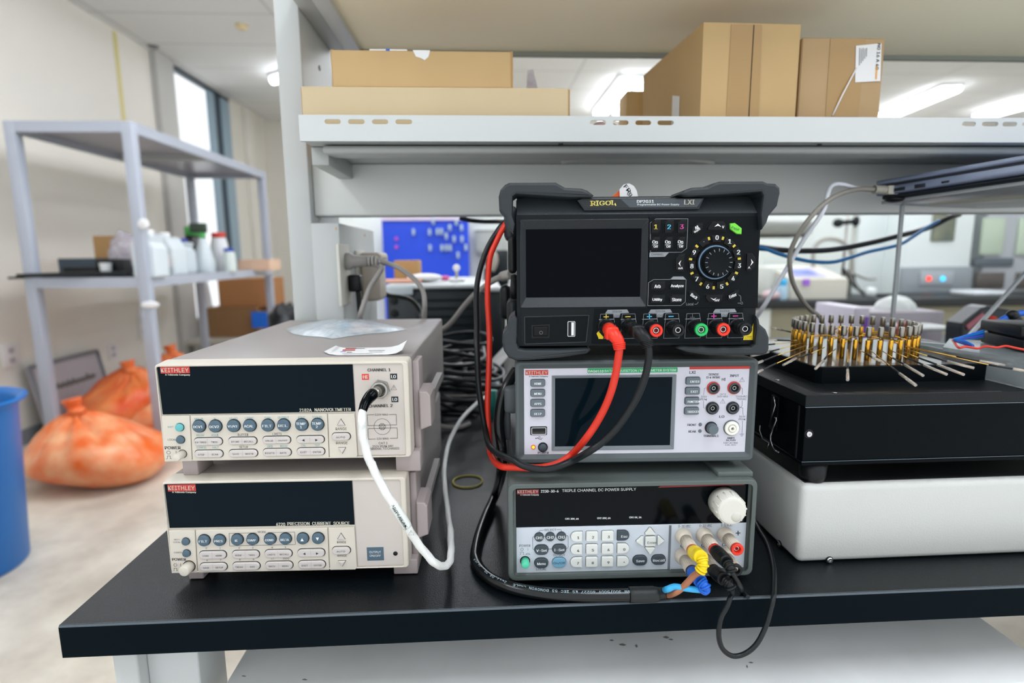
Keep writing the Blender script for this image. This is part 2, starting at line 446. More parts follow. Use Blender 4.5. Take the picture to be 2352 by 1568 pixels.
# ============================================================ nanovoltmeter
fr, P, Q, R, b = half_rack('nanovoltmeter', 'beige nanovoltmeter with a plugged white sensor cable, upper one of the two beige instruments', fr_args,
    [(357, 838), (937, 828), (374, 1058), (943, 1052)], .213, .0184, .104, (340, 720, 4.612), (740, 720, 4.355), True)
P0 = P4(R, [(300, 502), (824, 496), (860, 1422), (338, 1428)])
b.prism(P0, .0018, .0012, CREAM); b.line(inset(P0, -.0003), .0003, .0011, MAUVE, True)
yq = .0008
tb(b, R, 'CHANNEL 1', 446, 678, 563, 30, yq, INK, True, 560); tb(b, R, 'CHANNEL 2', 450, 695, 928, 30, yq, INK, True, 922)
for x0, x1, y0, y1, m, t in ((385, 459, 604, 662, REDI, 'HI'), (674, 747, 600, 657, INK, 'LO'), (684, 757, 832, 888, INK, 'LO')):
    c0 = R(x0, y0); c1 = R(x1, y1); b.prism(rrect(c0[0], c1[0], c1[1], c0[1]), .0014, .001, m)
    tb(b, R, t, x0+14, x1-14, (y0+y1)/2, 32, yq-.0001, WHITE, True)
c = R(712, 740); warn_tri(b, c[0], c[1], .0024, yq)
tb(b, R, '120V MAX', 514, 650, 1014, 20, yq, INK); tb(b, R, '12V MAX', 530, 652, 1258, 20, yq, INK)
for pts in ([(506, 1016), (434, 1018), (440, 1126), (580, 1124)], [(658, 1014), (732, 1012), (736, 1118), (596, 1121)], [(518, 1262), (444, 1264), (442, 1156), (580, 1153)], [(668, 1256), (743, 1255), (740, 1150), (596, 1152)]):
    b.line(P4(R, pts), .0003, yq, INK)
for cx, cy, rr in ((588, 1137, 84), (588, 1137, 33), (573, 1121, 11), (602, 1121, 11), (573, 1152, 11), (602, 1152, 11)):
    c = R(cx, cy); r = rr/4.355*.000371; b.line(circ(*c, r, 24), .00025, yq, INK, True)
tb(b, R, 'CAT I', 548, 638, 1304, 22, yq, INK); tb(b, R, '350V PEAK ANY', 484, 702, 1337, 22, yq, INK, False, 1333); tb(b, R, 'TERMINAL TO CHASSIS', 440, 760, 1363, 22, yq, INK, False, 1358)
b.build('front_panel', fr.o)
b = MB(); Pd = P4(Q, [(100, 548), (2153, 530), (2175, 1040), (148, 1068)]); b.prism(Pd, .003, .0006, DISP, ch=.0005)
logo(b, Q, 138, 444, 570, 634, 652, .0005, SILV)
tb(b, Q, '2182A', 1583, 1712, 1023, 34, .0004, SILV, True); tb(b, Q, 'NANOVOLTMETER', 1745, 2132, 1020, 34, .0004, SILV, True, 1016)
b.build('display', fr.o)
b = MB()
for pts in ([(140, 1082), (430, 1078), (440, 1556), (160, 1560)], [(438, 1078), (1876, 1064), (1888, 1533), (450, 1554)], [(1886, 1064), (2170, 1062), (2196, 1510), (2180, 1530), (1898, 1533)]):
    b.prism(P4(Q, pts), .003, 0, BEIGE, ch=.0004)
for t, x0, x1, yc, h, m in (('MX+B', 483, 570, 1113, 22, TEAL), ('%', 680, 706, 1110, 20, TEAL), ('V1-V2', 843, 930, 1108, 22, TEAL), ('LSYNC', 1010, 1096, 1105, 26, TEAL), ('TYPE', 1212, 1282, 1104, 24, TEAL),
    ('OUTPUT', 1353, 1473, 1100, 24, TEAL), ('AOUT', 1566, 1642, 1099, 24, TEAL), ('TCOUPL', 1716, 1830, 1096, 24, TEAL), ('SHIFT', 202, 264, 1195, 18, TEAL), ('LOCAL', 200, 286, 1328, 20, INK),
    ('DELAY', 500, 580, 1285, 22, TEAL), ('HOLD', 653, 726, 1284, 22, TEAL), ('BUFFER', 928, 1040, 1280, 26, INK), ('LIMITS', 1295, 1390, 1273, 26, INK), ('CONFIG', 496, 596, 1413, 22, TEAL), ('HALT', 662, 726, 1413, 22, TEAL),
    ('SETUP', 942, 1034, 1410, 26, INK), ('GPIB', 1236, 1294, 1405, 24, TEAL), ('RS232', 1374, 1450, 1402, 24, TEAL), ('CAL', 1598, 1646, 1398, 22, TEAL), ('TEST', 1740, 1796, 1396, 22, TEAL),
    ('RANGE', 1966, 2086, 1222, 28, INK), ('RANGE', 1970, 2092, 1373, 28, INK), ('POWER', 168, 330, 1414, 32, INK)):
    tb(b, Q, t, x0, x1, yc, h, -.0001, m, t == 'POWER')
b.line([p for p in circ(*Q(204, 1464), .0015, 20)], .0003, -.0001, INK, True); b.line(P4(Q, [(283, 1448), (283, 1480)]), .0003, -.0001, INK)
b.line(P4(Q, [(178, 1530), (190, 1528), (190, 1500), (220, 1500), (220, 1528), (232, 1528)]), .0003, -.0001, INK)
b.build('control_panel', fr.o)
for cx, cy, t in ((528, 1190, 'DCV1'), (697, 1190, 'DCV2'), (888, 1187, 'V1/V2'), (1057, 1185, 'ACAL'), (1248, 1183, 'FILT'), (1416, 1181, 'REL'), (1607, 1178, ['TEMP', '1']), (1775, 1176, ['TEMP', '2'])):
    roundbtn(fr, Q(cx-4, cy, -.0015), .0053, 'button', SLATE, .003, txt=t, th=.0022, tw=.0078)
roundbtn(fr, Q(330, 1197), .0034, 'button', TEALB, .0022, label='teal shift button'); roundbtn(fr, Q(335, 1327), .0034, 'button', SLATE, .0022)
for x0, x1, y0, y1, a1, a2 in ((472, 768, 1312, 1386, 'EX TRIG', 'TRIG'), (830, 1130, 1308, 1382, 'STORE', 'RECALL'), (1188, 1486, 1300, 1374, 'VALUE', 'ON/OFF'), (1548, 1844, 1296, 1370, '<', '>'),
    (474, 772, 1442, 1516, 'STEP', 'SCAN'), (832, 1134, 1438, 1512, 'SAVE', 'RESTR'), (1190, 1490, 1430, 1506, 'DIGITS', 'RATE'), (1550, 1848, 1424, 1498, 'EXIT', 'ENTER')):
    pill(fr, Q, x0, x1, y0, y1, PALEB, a1, a2)
pill(fr, Q, 1926, 2124, 1266, 1340, PALEB, 'AUTO', tt=.0078, out=.002)
tri(fr, Q, [(1988, 1182), (2066, 1180), (2026, 1118)]); tri(fr, Q, [(1998, 1424), (2072, 1422), (2036, 1482)])
def power_stem(fr, c, r, L, out=0):
    b = MB(); x, z = c; b.lathe([(r*1.15, -.0002), (r*1.15, 0.0001), (r*1.05, .0002)], (x, 0, z), (0, -1, 0), SHADOWGAP, 20)
    b.lathe([(r, 0), (r, L*.85), (r*.85, L*.96), (r*.5, L), (.0001, L)], (x, 0, z), (0, -1, 0), BEIGE, 24); b.build('power_button', fr.o)
power_stem(fr, Q(350, 1478), .0033, .0105)
fr_nano = fr; Rn = R
# lemo jack and the dark case rear
b = MB(); c = R(575, 755)
b.lathe([(.0086, 0), (.0086, .0035)], (c[0], .0012, c[1]), (0, -1, 0), STEEL, 6, False); b.lathe([(.0074, .0035), (.0070, .006), (.0064, .0064), (.0055, .0064), (.0055, .003)], (c[0], .0012, c[1]), (0, -1, 0), STEEL, 28)
b.build('jack', fr.o, 'hexagonal steel socket nut'); nano_jack = fr.w(c[0], 0, c[1])
def sides(fr, w, zb, zt, Zs):
    """moulded side handle ears and feet; Zs reads the right-hand mount off the crop"""
    b = MB()
    b.box(w+.0002, w+.0062, .022, .05, zb-.002, zt-.004, MAUVE, .0012)
    b.box(w-.016, w+.0062, .012, .045, 0.0006, zb+.001, MAUVE, .001); b.build('side_mount', fr.o)
    b = MB(); zc = zb+(zt-zb)*.42
    P = [(w+.0062, zc-.017), (w+.0165, zc-.013), (w+.0165, zc+.015), (w+.0135, zc+.019), (w+.0062, zc+.019)]
    b.prism(P, .05, .016, MAUVE, ch=.0015); 
    b.prism([(w+.0062, zc-.004), (w+.0125, zc-.004), (w+.0125, zc+.004), (w+.0062, zc+.004)], .17, .05, CASEP, ch=.001); b.build('carry_handle', fr.o)
    b = MB(); b.box(-.0035, .0002, .02, .05, zb+.012, zb+.044, MAUVE, .0012); b.build('side_mount', fr.o)
    b = MB(); b.box(.008, .0215, .012, .04, 0.0006, zb+.001, MAUVE, .001); b.build('foot', fr.o)
    for x in (.012, w-.03):
        b = MB(); b.box(x, x+.015, .26, .28, 0.0006, zb+.001, MAUVE, .001); b.build('foot', fr.o)
sides(fr, .213, .0184, .104, None)
# ============================================================ current source
fr, P, Q, R, b = half_rack('current_source', 'beige precision current source on the bench top, lower one of the two beige instruments', (-.3059-.0045, .0487+.0001, 0, A),
    [(372.5, 1108), (932, 1095), (391, 1318), (937, 1302)], .2115, .014, .0998, (340, 1040, 4.612), (740, 1040, 4.9), False)
P0 = P4(R, [(350, 313), (920, 296), (955, 1253), (395, 1276)])
b.prism(P0, .0018, .0012, CREAM); b.line(inset(P0, -.0003), .0003, .0011, MAUVE, True)
c0 = R(495, 1064); c1 = R(688, 1208); b.prism(rrect(c0[0], c1[0], c1[1], c0[1], .0003), .0014, .001, SLATE)
tb(b, R, 'OUTPUT', 524, 655, 1115, 26, .0008, WHITE); tb(b, R, 'ON/OFF', 528, 652, 1157, 26, .0008, WHITE)
c = R(817, 1131); b.lathe([(.002, 0), (.002, .0004), (.0015, .0007), (.0001, .0008)], (c[0], .0012, c[1]), (0, -1, 0), BLKP, 16)
b.build('front_panel', fr.o)
b = MB(); Pd = P4(Q, [(175, 330), (2165, 292), (2185, 760), (222, 806)]); b.prism(Pd, .003, .0006, DISP, ch=.0005)
logo(b, Q, 212, 515, 344, 408, 422, .0005, SILV)
tb(b, Q, '6220', 1360, 1453, 757, 34, .0004, SILV, True); tb(b, Q, 'PRECISION  CURRENT  SOURCE', 1478, 2136, 751, 34, .0004, SILV, True, 741)
b.build('display', fr.o)
b = MB()
for pts in ([(218, 830), (494, 824), (510, 1276), (240, 1282)], [(504, 824), (1900, 794), (1912, 1238), (522, 1275)], [(1912, 792), (2186, 784), (2204, 1210), (2190, 1232), (1922, 1238)]):
    b.prism(P4(Q, pts), .003, 0, BEIGE, ch=.0004)
for t, x0, x1, yc, h, m in (('MODE', 1166, 1252, 837, 22, INK), ('EDIT/', 274, 334, 924, 16, INK), ('LOCAL', 268, 342, 950, 16, INK), ('CONFIG', 270, 354, 1060, 16, INK), ('POWER', 250, 396, 1133, 28, INK),
    ('RANGE', 2002, 2098, 941, 24, INK), ('RANGE', 2004, 2102, 1083, 24, INK), ('0', 609, 621, 1014, 18, INK), ('1', 757, 765, 1012, 18, INK), ('2', 957, 971, 1008, 18, INK), ('3', 1101, 1115, 1006, 18, INK),
    ('4', 1306, 1322, 1000, 18, INK), ('5', 1448, 1462, 998, 18, INK), ('6', 614, 628, 1141, 18, INK), ('7', 757, 771, 1136, 18, INK), ('8', 962, 976, 1133, 18, INK), ('9', 1106, 1120, 1130, 18, INK), ('+/-', 1298, 1342, 1121, 20, INK), ('0000', 1426, 1492, 1118, 20, INK)):
    tb(b, Q, t, x0, x1, yc, h, -.0001, m, t == 'POWER')
b.line(P4(Q, [(1150, 846), (860, 854), (865, 987), (1560, 968), (1556, 836), (1268, 843)]), .0003, -.0001, INK)
b.line([p for p in circ(*Q(282, 1193), .0014, 20)], .0003, -.0001, INK, True); b.line(P4(Q, [(338, 1178), (338, 1204)]), .0003, -.0001, INK)
b.line(P4(Q, [(258, 1254), (268, 1252), (268, 1226), (296, 1226), (296, 1252), (306, 1252)]), .0003, -.0001, INK)
b.build('control_panel', fr.o)
for cx, cy, t in ((594, 932, 'FILT'), (758, 928, 'PRES'), (946, 922, 'DC'), (1109, 918, 'SWP'), (1295, 914, 'COND'), (1458, 910, 'DELTA'), (1642, 906, '^'), (1804, 902, 'v')):
    c = Q(cx-4, cy, -.0015); o = roundbtn(fr, c, .0051, 'button', SLATE, .003, txt=None if t in '^v' else t, th=.0021, tw=.0072 if len(t) > 2 else .0042)
    if t in '^v':
        s = 1 if t == '^' else -1; me = MB(); me.poly([(c[0]-.0014, c[1]-.0016*s), (c[0]+.0014, c[1]-.0016*s), (c[0], c[1]+.0014*s)], -.0031, WHITE); me.build('arrow_mark', o)
roundbtn(fr, Q(402, 939), .0033, 'button', SLATE, .0022); roundbtn(fr, Q(408, 1064), .0033, 'button', SLATE, .0022)
for x0, x1, y0, y1, a1, a2 in ((538, 830, 1044, 1118, 'COMM', 'ADDR'), (888, 1180, 1036, 1110, 'DISP', 'TRIG'), (1234, 1526, 1026, 1100, 'UNITS', 'RECALL'), (1582, 1872, 1016, 1090, '<', '>'),
    (542, 836, 1170, 1244, 'SAVE', 'SETUP'), (890, 1184, 1160, 1234, 'TRIAX', 'AVG'), (1238, 1532, 1150, 1224, 'MATH', 'MENU'), (1586, 1876, 1140, 1214, 'EXIT', 'ENTER')):
    pill(fr, Q, x0, x1, y0, y1, PALEB, a1, a2)
pill(fr, Q, 1950, 2142, 990, 1062, PALEB, 'AUTO', tt=.0076, out=.002)
tri(fr, Q, [(2010, 908), (2086, 906), (2046, 846)]); tri(fr, Q, [(2016, 1136), (2090, 1134), (2054, 1192)])
power_stem(fr, Q(430, 1205, 0), .0049, .0095)
sides(fr, .2115, .014, .0998, None)
# ============================================================ triple channel supply (bottom of the right stack)
fr = Fr('power_supply', -.0094, .0298, 0, -.0248, 'grey triple channel power supply with white keypad and cream knob, bottom of the right stack', 'power supply'); fr_psu = fr
W = .2207; zb, zt = .0046, .0967
P = Panel(fr, [(1165.4, 1109), (1745, 1102), (1168, 1338), (1727, 1321)], W, zb, zt)
Q = P.zoom(1130, 1050, 5.227); R = P.zoom(1440, 1050, 4.48)
b = MB(); yi = .0075
Pin = [Q(290, 372, yi), R(1262, 278, yi), R(1182, 1122, yi), Q(290, 1396, yi)]
Pin = [(Pin[0][0], (Pin[0][1]+Pin[1][1])/2), (Pin[1][0], (Pin[0][1]+Pin[1][1])/2), (Pin[1][0], (Pin[2][1]+Pin[3][1])/2), (Pin[0][0], (Pin[2][1]+Pin[3][1])/2)]
ix0, ix1, iz0, iz1 = Pin[0][0], Pin[1][0], Pin[2][1], Pin[0][1]
def rr(x0, x1, z0, z1, r): return rrect(x0, x1, z0, z1, r, 3)
loft(b, [(rr(.001, W-.001, zb, zt+.001, .006), .05), (rr(0, W, zb, zt, .006), .004), (rr(.0006, W-.0006, zb+.0006, zt-.0006, .006), .0006), (rr(.0016, W-.0016, zb+.0016, zt-.0016, .005), 0),
         (rr(.0045, W-.0045, zb+.0045, zt-.0045, .004), 0), (rr(ix0-.002, ix1+.002, iz0-.002, iz1+.002, .003), yi-.0015), (rr(ix0, ix1, iz0, iz1, .001), yi), (rr(ix0, ix1, iz0, iz1, .001), yi+.004)], GREYR)
# hood shoulders with the notch for the next instrument's feet
b.box(W-.034, W-.002, .006, .05, zt-.001, zt+.0045, GREYR, .0015)
b.build('bezel', fr.o)
b = MB(); b.box(.005, W-.005, .045, .33, .006, zt-.002, GREYT, .003); b.build('case', fr.o)
for x in (.02, W-.035):
    for y in (.02, .28):
        b = MB(); b.box(x, x+.015, y, y+.012, 0, .008, BLKP, .001); b.build('foot', fr.o)
b = MB(); ym = yi
dz = Q(297, 838, ym)[1]
b.prism(rr(ix0, ix1, dz, iz1, 0), ym+.003, ym-.0004, BLACKG, ch=.0003)
yf = ym-.0005
a = Q(303, 378, ym); c = Q(573, 430, ym); b.prism(rrect(a[0], c[0], c[1], a[1]), yf+.0003, yf-.0001, DRED)
q = lambda x, y: Q(x, y, ym); r_ = lambda x, y: R(x, y, ym)
tb(b, q, 'KEITHLEY', 310, 568, 400, 36, yf-.0002, SILV); tb(b, q, 'A Tektronix Company', 347, 575, 443, 20, yf, WHITE, True)
tb(b, q, '2230-30-6', 600, 816, 399, 34, yf, WHITE, True, 397); tb(b, q, 'TRIPLE CHANNEL DC POWER SUPPLY', 860, 1760, 393, 34, yf, WHITE, False, 380)
tb(b, q, 'CH1 30V, 6A', 898, 1062, 737, 26, yf, WHITE, True); tb(b, q, 'CH2 30V, 6A', 1287, 1448, 730, 26, yf, WHITE, True); tb(b, q, 'CH3 5V, 3A', 1674, 1820, 722, 26, yf, WHITE, True)
b.poly(P4(r_, [(340, 312), (372, 296), (1220, 282), (1220, 290)]), yf, DRED)
b.build('display', fr.o)
b = MB(); gx = R(463, 700, ym)[0]
b.prism(rr(ix0, ix1, iz0, dz-.0003, 0), ym+.003, ym-.0008, LPANEL, ch=.0004)
b.box(gx-.0011, gx+.0011, ym-.0010, ym+.001, iz0, dz-.001, mat('divider_grey', '6a7278', .4)); b.box(gx+.0011, gx+.0016, ym-.0014, ym+.001, iz0, dz-.001, LPANEL)
yf = ym-.0009
for t, x0, x1, yc, h, bd in (('SELECT', 640, 786, 867, 26, 0), ('POWER', 334, 470, 1058, 28, 0), ('OUTPUT', 748, 894, 1173, 26, 0), ('LOCAL', 543, 666, 1341, 26, 0)): tb(b, q, t, x0, x1, yc, h, yf, INK, bd, yc-2)
for pts in ([(578, 895), (580, 880), (592, 871), (634, 869)], [(792, 864), (838, 862), (850, 872), (850, 888)], [(522, 948), (504, 950), (498, 962), (500, 1096), (506, 1104), (520, 1104)],
            [(628, 945), (660, 944)], [(764, 941), (798, 940)], [(900, 937), (926, 937), (932, 946), (932, 1080), (924, 1089), (904, 1090)], [(686, 1098), (740, 1096)]):
    b.line(P4(q, pts), .0003, yf, INK)
b.line(circ(*q(366, 1103), .0012, 20), .00025, yf, INK, True); b.line(P4(q, [(437, 1086), (437, 1116)]), .00025, yf, INK)
b.line(P4(q, [(340, 1166), (348, 1165), (348, 1136), (384, 1136), (384, 1165), (392, 1166)]), .00025, yf, INK); b.line(P4(q, [(412, 1164), (426, 1150), (450, 1150), (464, 1164), (412, 1164)]), .00025, yf, INK)
for t, x0, x1, yc, h, bd in (('0-30 VDC', 546, 668, 708, 26, 0), ('0-30 VDC', 758, 884, 702, 26, 0), ('0-5 VDC', 974, 1084, 696, 26, 0), ('CH1', 564, 650, 908, 28, 1), ('CH2', 774, 860, 901, 28, 1), ('CH3', 982, 1068, 894, 28, 1)):
    tb(b, r_, t, x0, x1, yc, h, yf, INK, bd, yc-2)
b.line(P4(r_, [(1126, 777), (1162, 776)]), .0009, yf, INK); b.line(P4(r_, [(1144, 758), (1144, 796)]), .0009, yf, INK); b.line(P4(r_, [(1114, 988), (1146, 987)]), .0008, yf, INK)
b.build('front_panel', fr.o)
def key(q, P_, t, mt, ink, tp=None, name='button', out=.0022, label=None, th=None, y0=None, bold=True):
    b = MB(); y0 = ym-.0008 if y0 is None else y0
    b.prism([p for p in inset(P_, -.0003)], y0, y0-.0001, SHADOWGAP); b.prism(P_, y0, y0-out, mt, ch=.0006)
    if t:
        xs = [p[0] for p in P_]; zs = [p[1] for p in P_]; cx = (min(xs)+max(xs))/2+(tp[0] if tp else 0); cz = (min(zs)+max(zs))/2+(tp[1] if tp else 0)
        th = th or .0024; W_ = min(len(t)*th*.78, (max(xs)-min(xs))*.86)
        b.text(t, cx-W_/2, cx+W_/2, cz, th, y0-out-.0001, ink, bold)
    return b.build(name, fr.o, label)
def rk(q, x0, x1, y0, y1, r): a = q(x0, y0); c = q(x1, y1); return rrect(a[0], c[0], c[1], a[1], (a[1]-c[1])*r, 6)
for cx, cy, t in ((576, 948, 'CH1'), (711, 943, 'CH2'), (848, 940, 'CH3')):
    c = q(cx, cy); key(q, circ(*c, .0040, 24), t, BTND, WHITE, th=.0026)
for x0, x1, y0, y1, t, m, ik in ((520, 688, 1046, 1156, 'V-Set', BTND, WHITE), (738, 904, 1038, 1148, 'I-Set', BTND, WHITE), (518, 686, 1204, 1316, 'Menu', BTND, WHITE), (736, 904, 1196, 1308, 'On/Off', BTNB, INK), (1710, 1874, 1168, 1278, 'Save', BTND, WHITE)):
    key(q, rk(q, x0, x1, y0, y1, .49), t, m, ik, label='light blue output on/off key' if t == 'On/Off' else None, bold=t != 'On/Off')
key(q, rk(r_, 268, 406, 996, 1088, .49), 'Recall', BTND, WHITE)
for j, row in enumerate(('123E', '4560', '789.')):
    for i, t in enumerate(row):
        x0 = (962, 1150, 1338, 1526)[i]-3*j; x1 = x0+138; y0 = (884, 1038, 1190)[j]-(5*i); y1 = y0+114
        a = q(x0, y0); c = q(x1, y1); X0, X1, Z1, Z0 = a[0], c[0], a[1], c[1]; H = (Z1-Z0)/2; zc = (Z0+Z1)/2
        if i == 0: PP = [(X1, Z0), (X1, Z1)]+[(X0+H+H*math.cos(u), zc+H*math.sin(u)) for u in [PI/2+k*PI/8 for k in range(9)]]
        elif i == 3: PP = [(X0, Z1), (X0, Z0)]+[(X1-H+H*math.cos(u), zc+H*math.sin(u)) for u in [-PI/2+k*PI/8 for k in range(9)]]
        else: PP = rrect(X0, X1, Z0, Z1, .0012, 3)
        key(q, PP, 'Esc' if t == 'E' else t if t != '.' else '•', BTND if t == 'E' else BTNW, WHITE if t == 'E' else INK, tp=(.0008 if i else .0015, -.0005), th=.0024 if t != '.' else .001)
for pts in ([(202, 772), (206, 786), (300, 786), (304, 772), (262, 716), (246, 716)], [(202, 922), (206, 914), (296, 914), (300, 926), (258, 982), (242, 982)], [(112, 860), (112, 850), (164, 804), (180, 804), (180, 900), (166, 900)], [(392, 852), (392, 844), (344, 798), (328, 800), (326, 890), (340, 892)]):
    key(r_, P4(r_, pts), None, BTNW, INK)
key(r_, rk(r_, 204, 304, 804, 902, .12), 'Enter', BTNW, INK, tp=(.0012, -.0009), th=.0024, bold=False)
b = MB(); c = q(404, 1240); c2 = q(408, 1290)
b.lathe([(.0046, 0), (.0046, .0003), (.004, .0004)], (c[0], ym-.0008, c[1]), (0, -1, 0), SHADOWGAP, 20)
b.lathe([(.0037, 0), (.0037, .0075), (.0032, .0086), (.002, .0090), (.0001, .0091)], (c[0], ym, c[1]), (0, -1, 0), MINT, 24); b.build('power_button', fr.o, 'mint green power button')
# cream knob: base centre on the display, front disc nearer the camera
b = MB(); c = r_(1002, 455); kx, kz = c
L = .0205; b.lathe([(.0138, 0), (.0135, L*.5), (.0130, L-.0025), (.0121, L-.0006), (.0112, L), (.0103, L-.0001), (.0101, L+.0001), (.0001, L+.0001)], (kx, ym-.0006, kz), (0, -1, 0), KNOBW, 48)
for i in range(14):
    u = 2*PI*i/14+.1; x = kx+math.cos(u)*.0134; z = kz+math.sin(u)*.0134
    b.tube([(x, ym-.003-L*.35, z), (kx+math.cos(u)*.0128, ym-L+.001, kz+math.sin(u)*.0128)], .0007, KNOBW, 6, 1)
b.build('knob', fr.o, 'cream ribbed rotary knob')
b = MB(); b.lathe([(.0001, .0010), (.0026, .0007), (.0044, .0001), (.0048, -.0003)], (kx+.0035, ym-.0006-L-.0002, kz-.005), (0, -1, 0), mat('knob_dimple', 'c9c8be', .3), 28, cap=False); b.build('finger_dimple', [o for o in fr.o.children if o.name.startswith('knob')][0])
# binding posts, pointing out and drooping nowhere: straight cylinders seen in perspective
def post(cb, cf, r0, r1, ringm, open_, label=None):
    """cb: base centre on the panel; cf: (x,z,y) of the front end"""
    b = MB(); p0 = Vector((cb[0], ym-.0008, cb[1])); p1 = Vector((cb[0], cf, cb[1])); L = (p1-p0).length; ax = (p1-p0).normalized()
    b.lathe([(r0*.96, 0), (r0, .001), (r0, .0035), (r0*.93, .006), (r1*1.03, .0085)], p0, ax, IVORY, 32)
    n = 26; v = []; f = []
    b.lathe([(r1, .008), (r1, L-.003)], p0, ax, IVORY, 28)
    for i in range(24):
        u = 2*PI*i/24; d = Vector((math.cos(u), 0, math.sin(u)))*r1*1.0
        b.tube([p0+ax*.009+d, p0+ax*(L-.0035)+d], .0003, IVORY, 4, 1)
    o = b.build('binding_post', fr.o, label)
    b = MB(); b.lathe([(r1*1.02, L-.003), (r1*1.04, L-.0004), (r1*.96, L), (r1*.6, L), (r1*.55, L-.0006), (r1*.55, L-.009), (.0001, L-.009)], p0, ax, ringm, 28); b.build('collar', o)
    if open_: 
        b = MB(); b.lathe([(r1*.38, L-.008), (r1*.38, L-.0022), (r1*.3, L-.0022), (r1*.3, L-.008)], p0, ax, CHROME, 20); b.build('socket', o)
    return fr.w(cb[0], p1.y, cb[1])
posts = {}
for k, (bx, by, lab, rm) in {'r1': (592, 800, 'red-tipped ivory post', REDP), 'r2': (803, 792, 'red-tipped ivory post', REDP), 'r3': (1013, 785, 'red-tipped ivory post', REDP),
        'k1': (582, 1000, 'black-tipped ivory post', BLKP), 'k2': (790, 992, 'black-tipped ivory post', BLKP), 'k3': (1000, 985, 'black-tipped ivory post', BLKP)}.items():
    posts[k] = post(r_(bx-4, by), -.0215, .0072, .0052, rm, k in ('r3', 'k3'), lab)
# ============================================================ data acquisition system (middle)
DA = -.0429
fr = Fr('data_acquisition_system', -.001, .0445, .1020, DA, 'grey data acquisition multimeter with a dark touch screen, middle of the right stack', 'measuring instrument'); fr_daq = fr
W = .212; zb, zt = .0071, .0997
P = Panel(fr, [(1183, 829), (1743, 825), (1185.5, 1065), (1730.8, 1058)], W, zb, zt)
Q = P.zoom(1130, 800, 5.227); R = P.zoom(1460, 800, 5.226)
yi = .003; ym = yi+.0001
def bnd(pts):
    xs0 = (pts[0][0]+pts[3][0])/2; xs1 = (pts[1][0]+pts[2][0])/2; z1 = (pts[0][1]+pts[1][1])/2; z0 = (pts[2][1]+pts[3][1])/2; return xs0, xs1, z0, z1
ix0, ix1, iz0, iz1 = bnd([Q(387, 242, yi), R(1367, 214, yi), R(1312, 1240, yi), Q(387, 1272, yi)])
b = MB()
loft(b, [(rr(.0015, W-.0015, zb+.001, zt-.0005, .004), .028), (rr(0, W, zb, zt, .004), .012), (rr(.0, W, zb, zt, .004), .0012), (rr(.0012, W-.0012, zb+.0012, zt-.0012, .003), 0),
         (rr(.003, W-.003, zb+.004, zt-.003, .003), -.0001), (rr(ix0, ix1, iz0, iz1, .0005), yi), (rr(ix0, ix1, iz0, iz1, .0005), yi+.003)], GREYD)
b.build('bezel', fr.o)
b = MB(); b.box(.004, W-.004, .026, .30, zb+.002, zt-.003, GREYT, .003); b.build('case', fr.o)
b = MB(); b.box(-.010, .004, .06, .085, .035, .062, GREYT, .004); b.prism([(-.012, .005), (-.004, .005), (-.004, .045), (-.012, .045)], .2, .07, GREYT, ch=.002); b.build('carry_handle', fr.o)
for x in (.03, W-.05):
    for y in (.035, .25):
        b = MB(); b.cyl((x+.01, y, 0), (x+.01, y, zb+.003), .010, BLKP, n=24); b.build('foot', fr.o)
q = lambda x, y: Q(x, y, yi); r_ = lambda x, y: R(x, y, yi)
b = MB(); b.prism(rr(ix0, ix1, iz0, iz1, 0), ym+.003, ym-.0004, LPANEL2, ch=.0002); yf = ym-.0005
a = q(400, 256); c = q(676, 313); b.prism(rrect(a[0], c[0], c[1], a[1]), yf, yf-.0001, REDB)
tb(b, q, 'KEITHLEY', 408, 668, 286, 38, yf-.0002, SILV); tb(b, q, 'A Tektronix Company', 445, 674, 332, 18, yf, INK, True)
a = q(1150, 236); c = r_(504, 284); b.prism(rrect(a[0], c[0], c[1], a[1], .0004), yf, yf-.0001, GREENB)
tb(b, q, 'DAQ6510', 1160, 1342, 270, 32, yf-.0002, WHITE, True); tb(b, P.zoom(1130, 800, 5.227, yi), 'DATA ACQUISITION / MULTIMETER SYSTEM', 1356, 2210, 268, 32, yf-.0002, WHITE, False, 260)
a = r_(648, 220); c = r_(1366, 246); b.prism(rrect(a[0], c[0], c[1], a[1]), yf, yf-.0001, REDB)
tb(b, r_, 'LXI', 648, 720, 287, 34, yf, INK, True)
for t, x0, x1, yc, h, bd in (('SENSE', 876, 998, 312, 26, 1), ('Ω 4 WIRE', 850, 1014, 347, 26, 1), ('INPUT', 1130, 1236, 328, 28, 1), ('HI', 1036, 1078, 372, 32, 1), ('LO', 1008, 1066, 816, 30, 1), ('350V', 786, 858, 578, 22, 0), ('PEAK', 780, 860, 609, 22, 0),
    ('CAT II', 1012, 1084, 550, 20, 0), ('300V MAX', 980, 1108, 577, 20, 0), ('1000VDC', 1204, 1336, 577, 22, 0), ('750VAC', 1212, 1326, 607, 22, 0), ('500V', 1244, 1316, 817, 22, 0), ('PEAK', 1238, 1320, 847, 22, 0),
    ('FRONT', 626, 732, 915, 26, 1), ('REAR', 642, 728, 994, 26, 1), ('TERMINALS', 818, 998, 1047, 26, 1), ('AMPS', 1102, 1190, 1073, 24, 1), ('3A,250V', 1086, 1204, 1101, 24, 1), ('FAST ACTING', 1058, 1228, 1131, 20, 0), ('3.0A, 250V', 1078, 1208, 1157, 20, 0)):
    tb(b, r_, t, x0, x1, yc, h, yf, INK, bool(bd))
tb(b, q, 'POWER', 556, 686, 1249, 26, yf, INK, True)
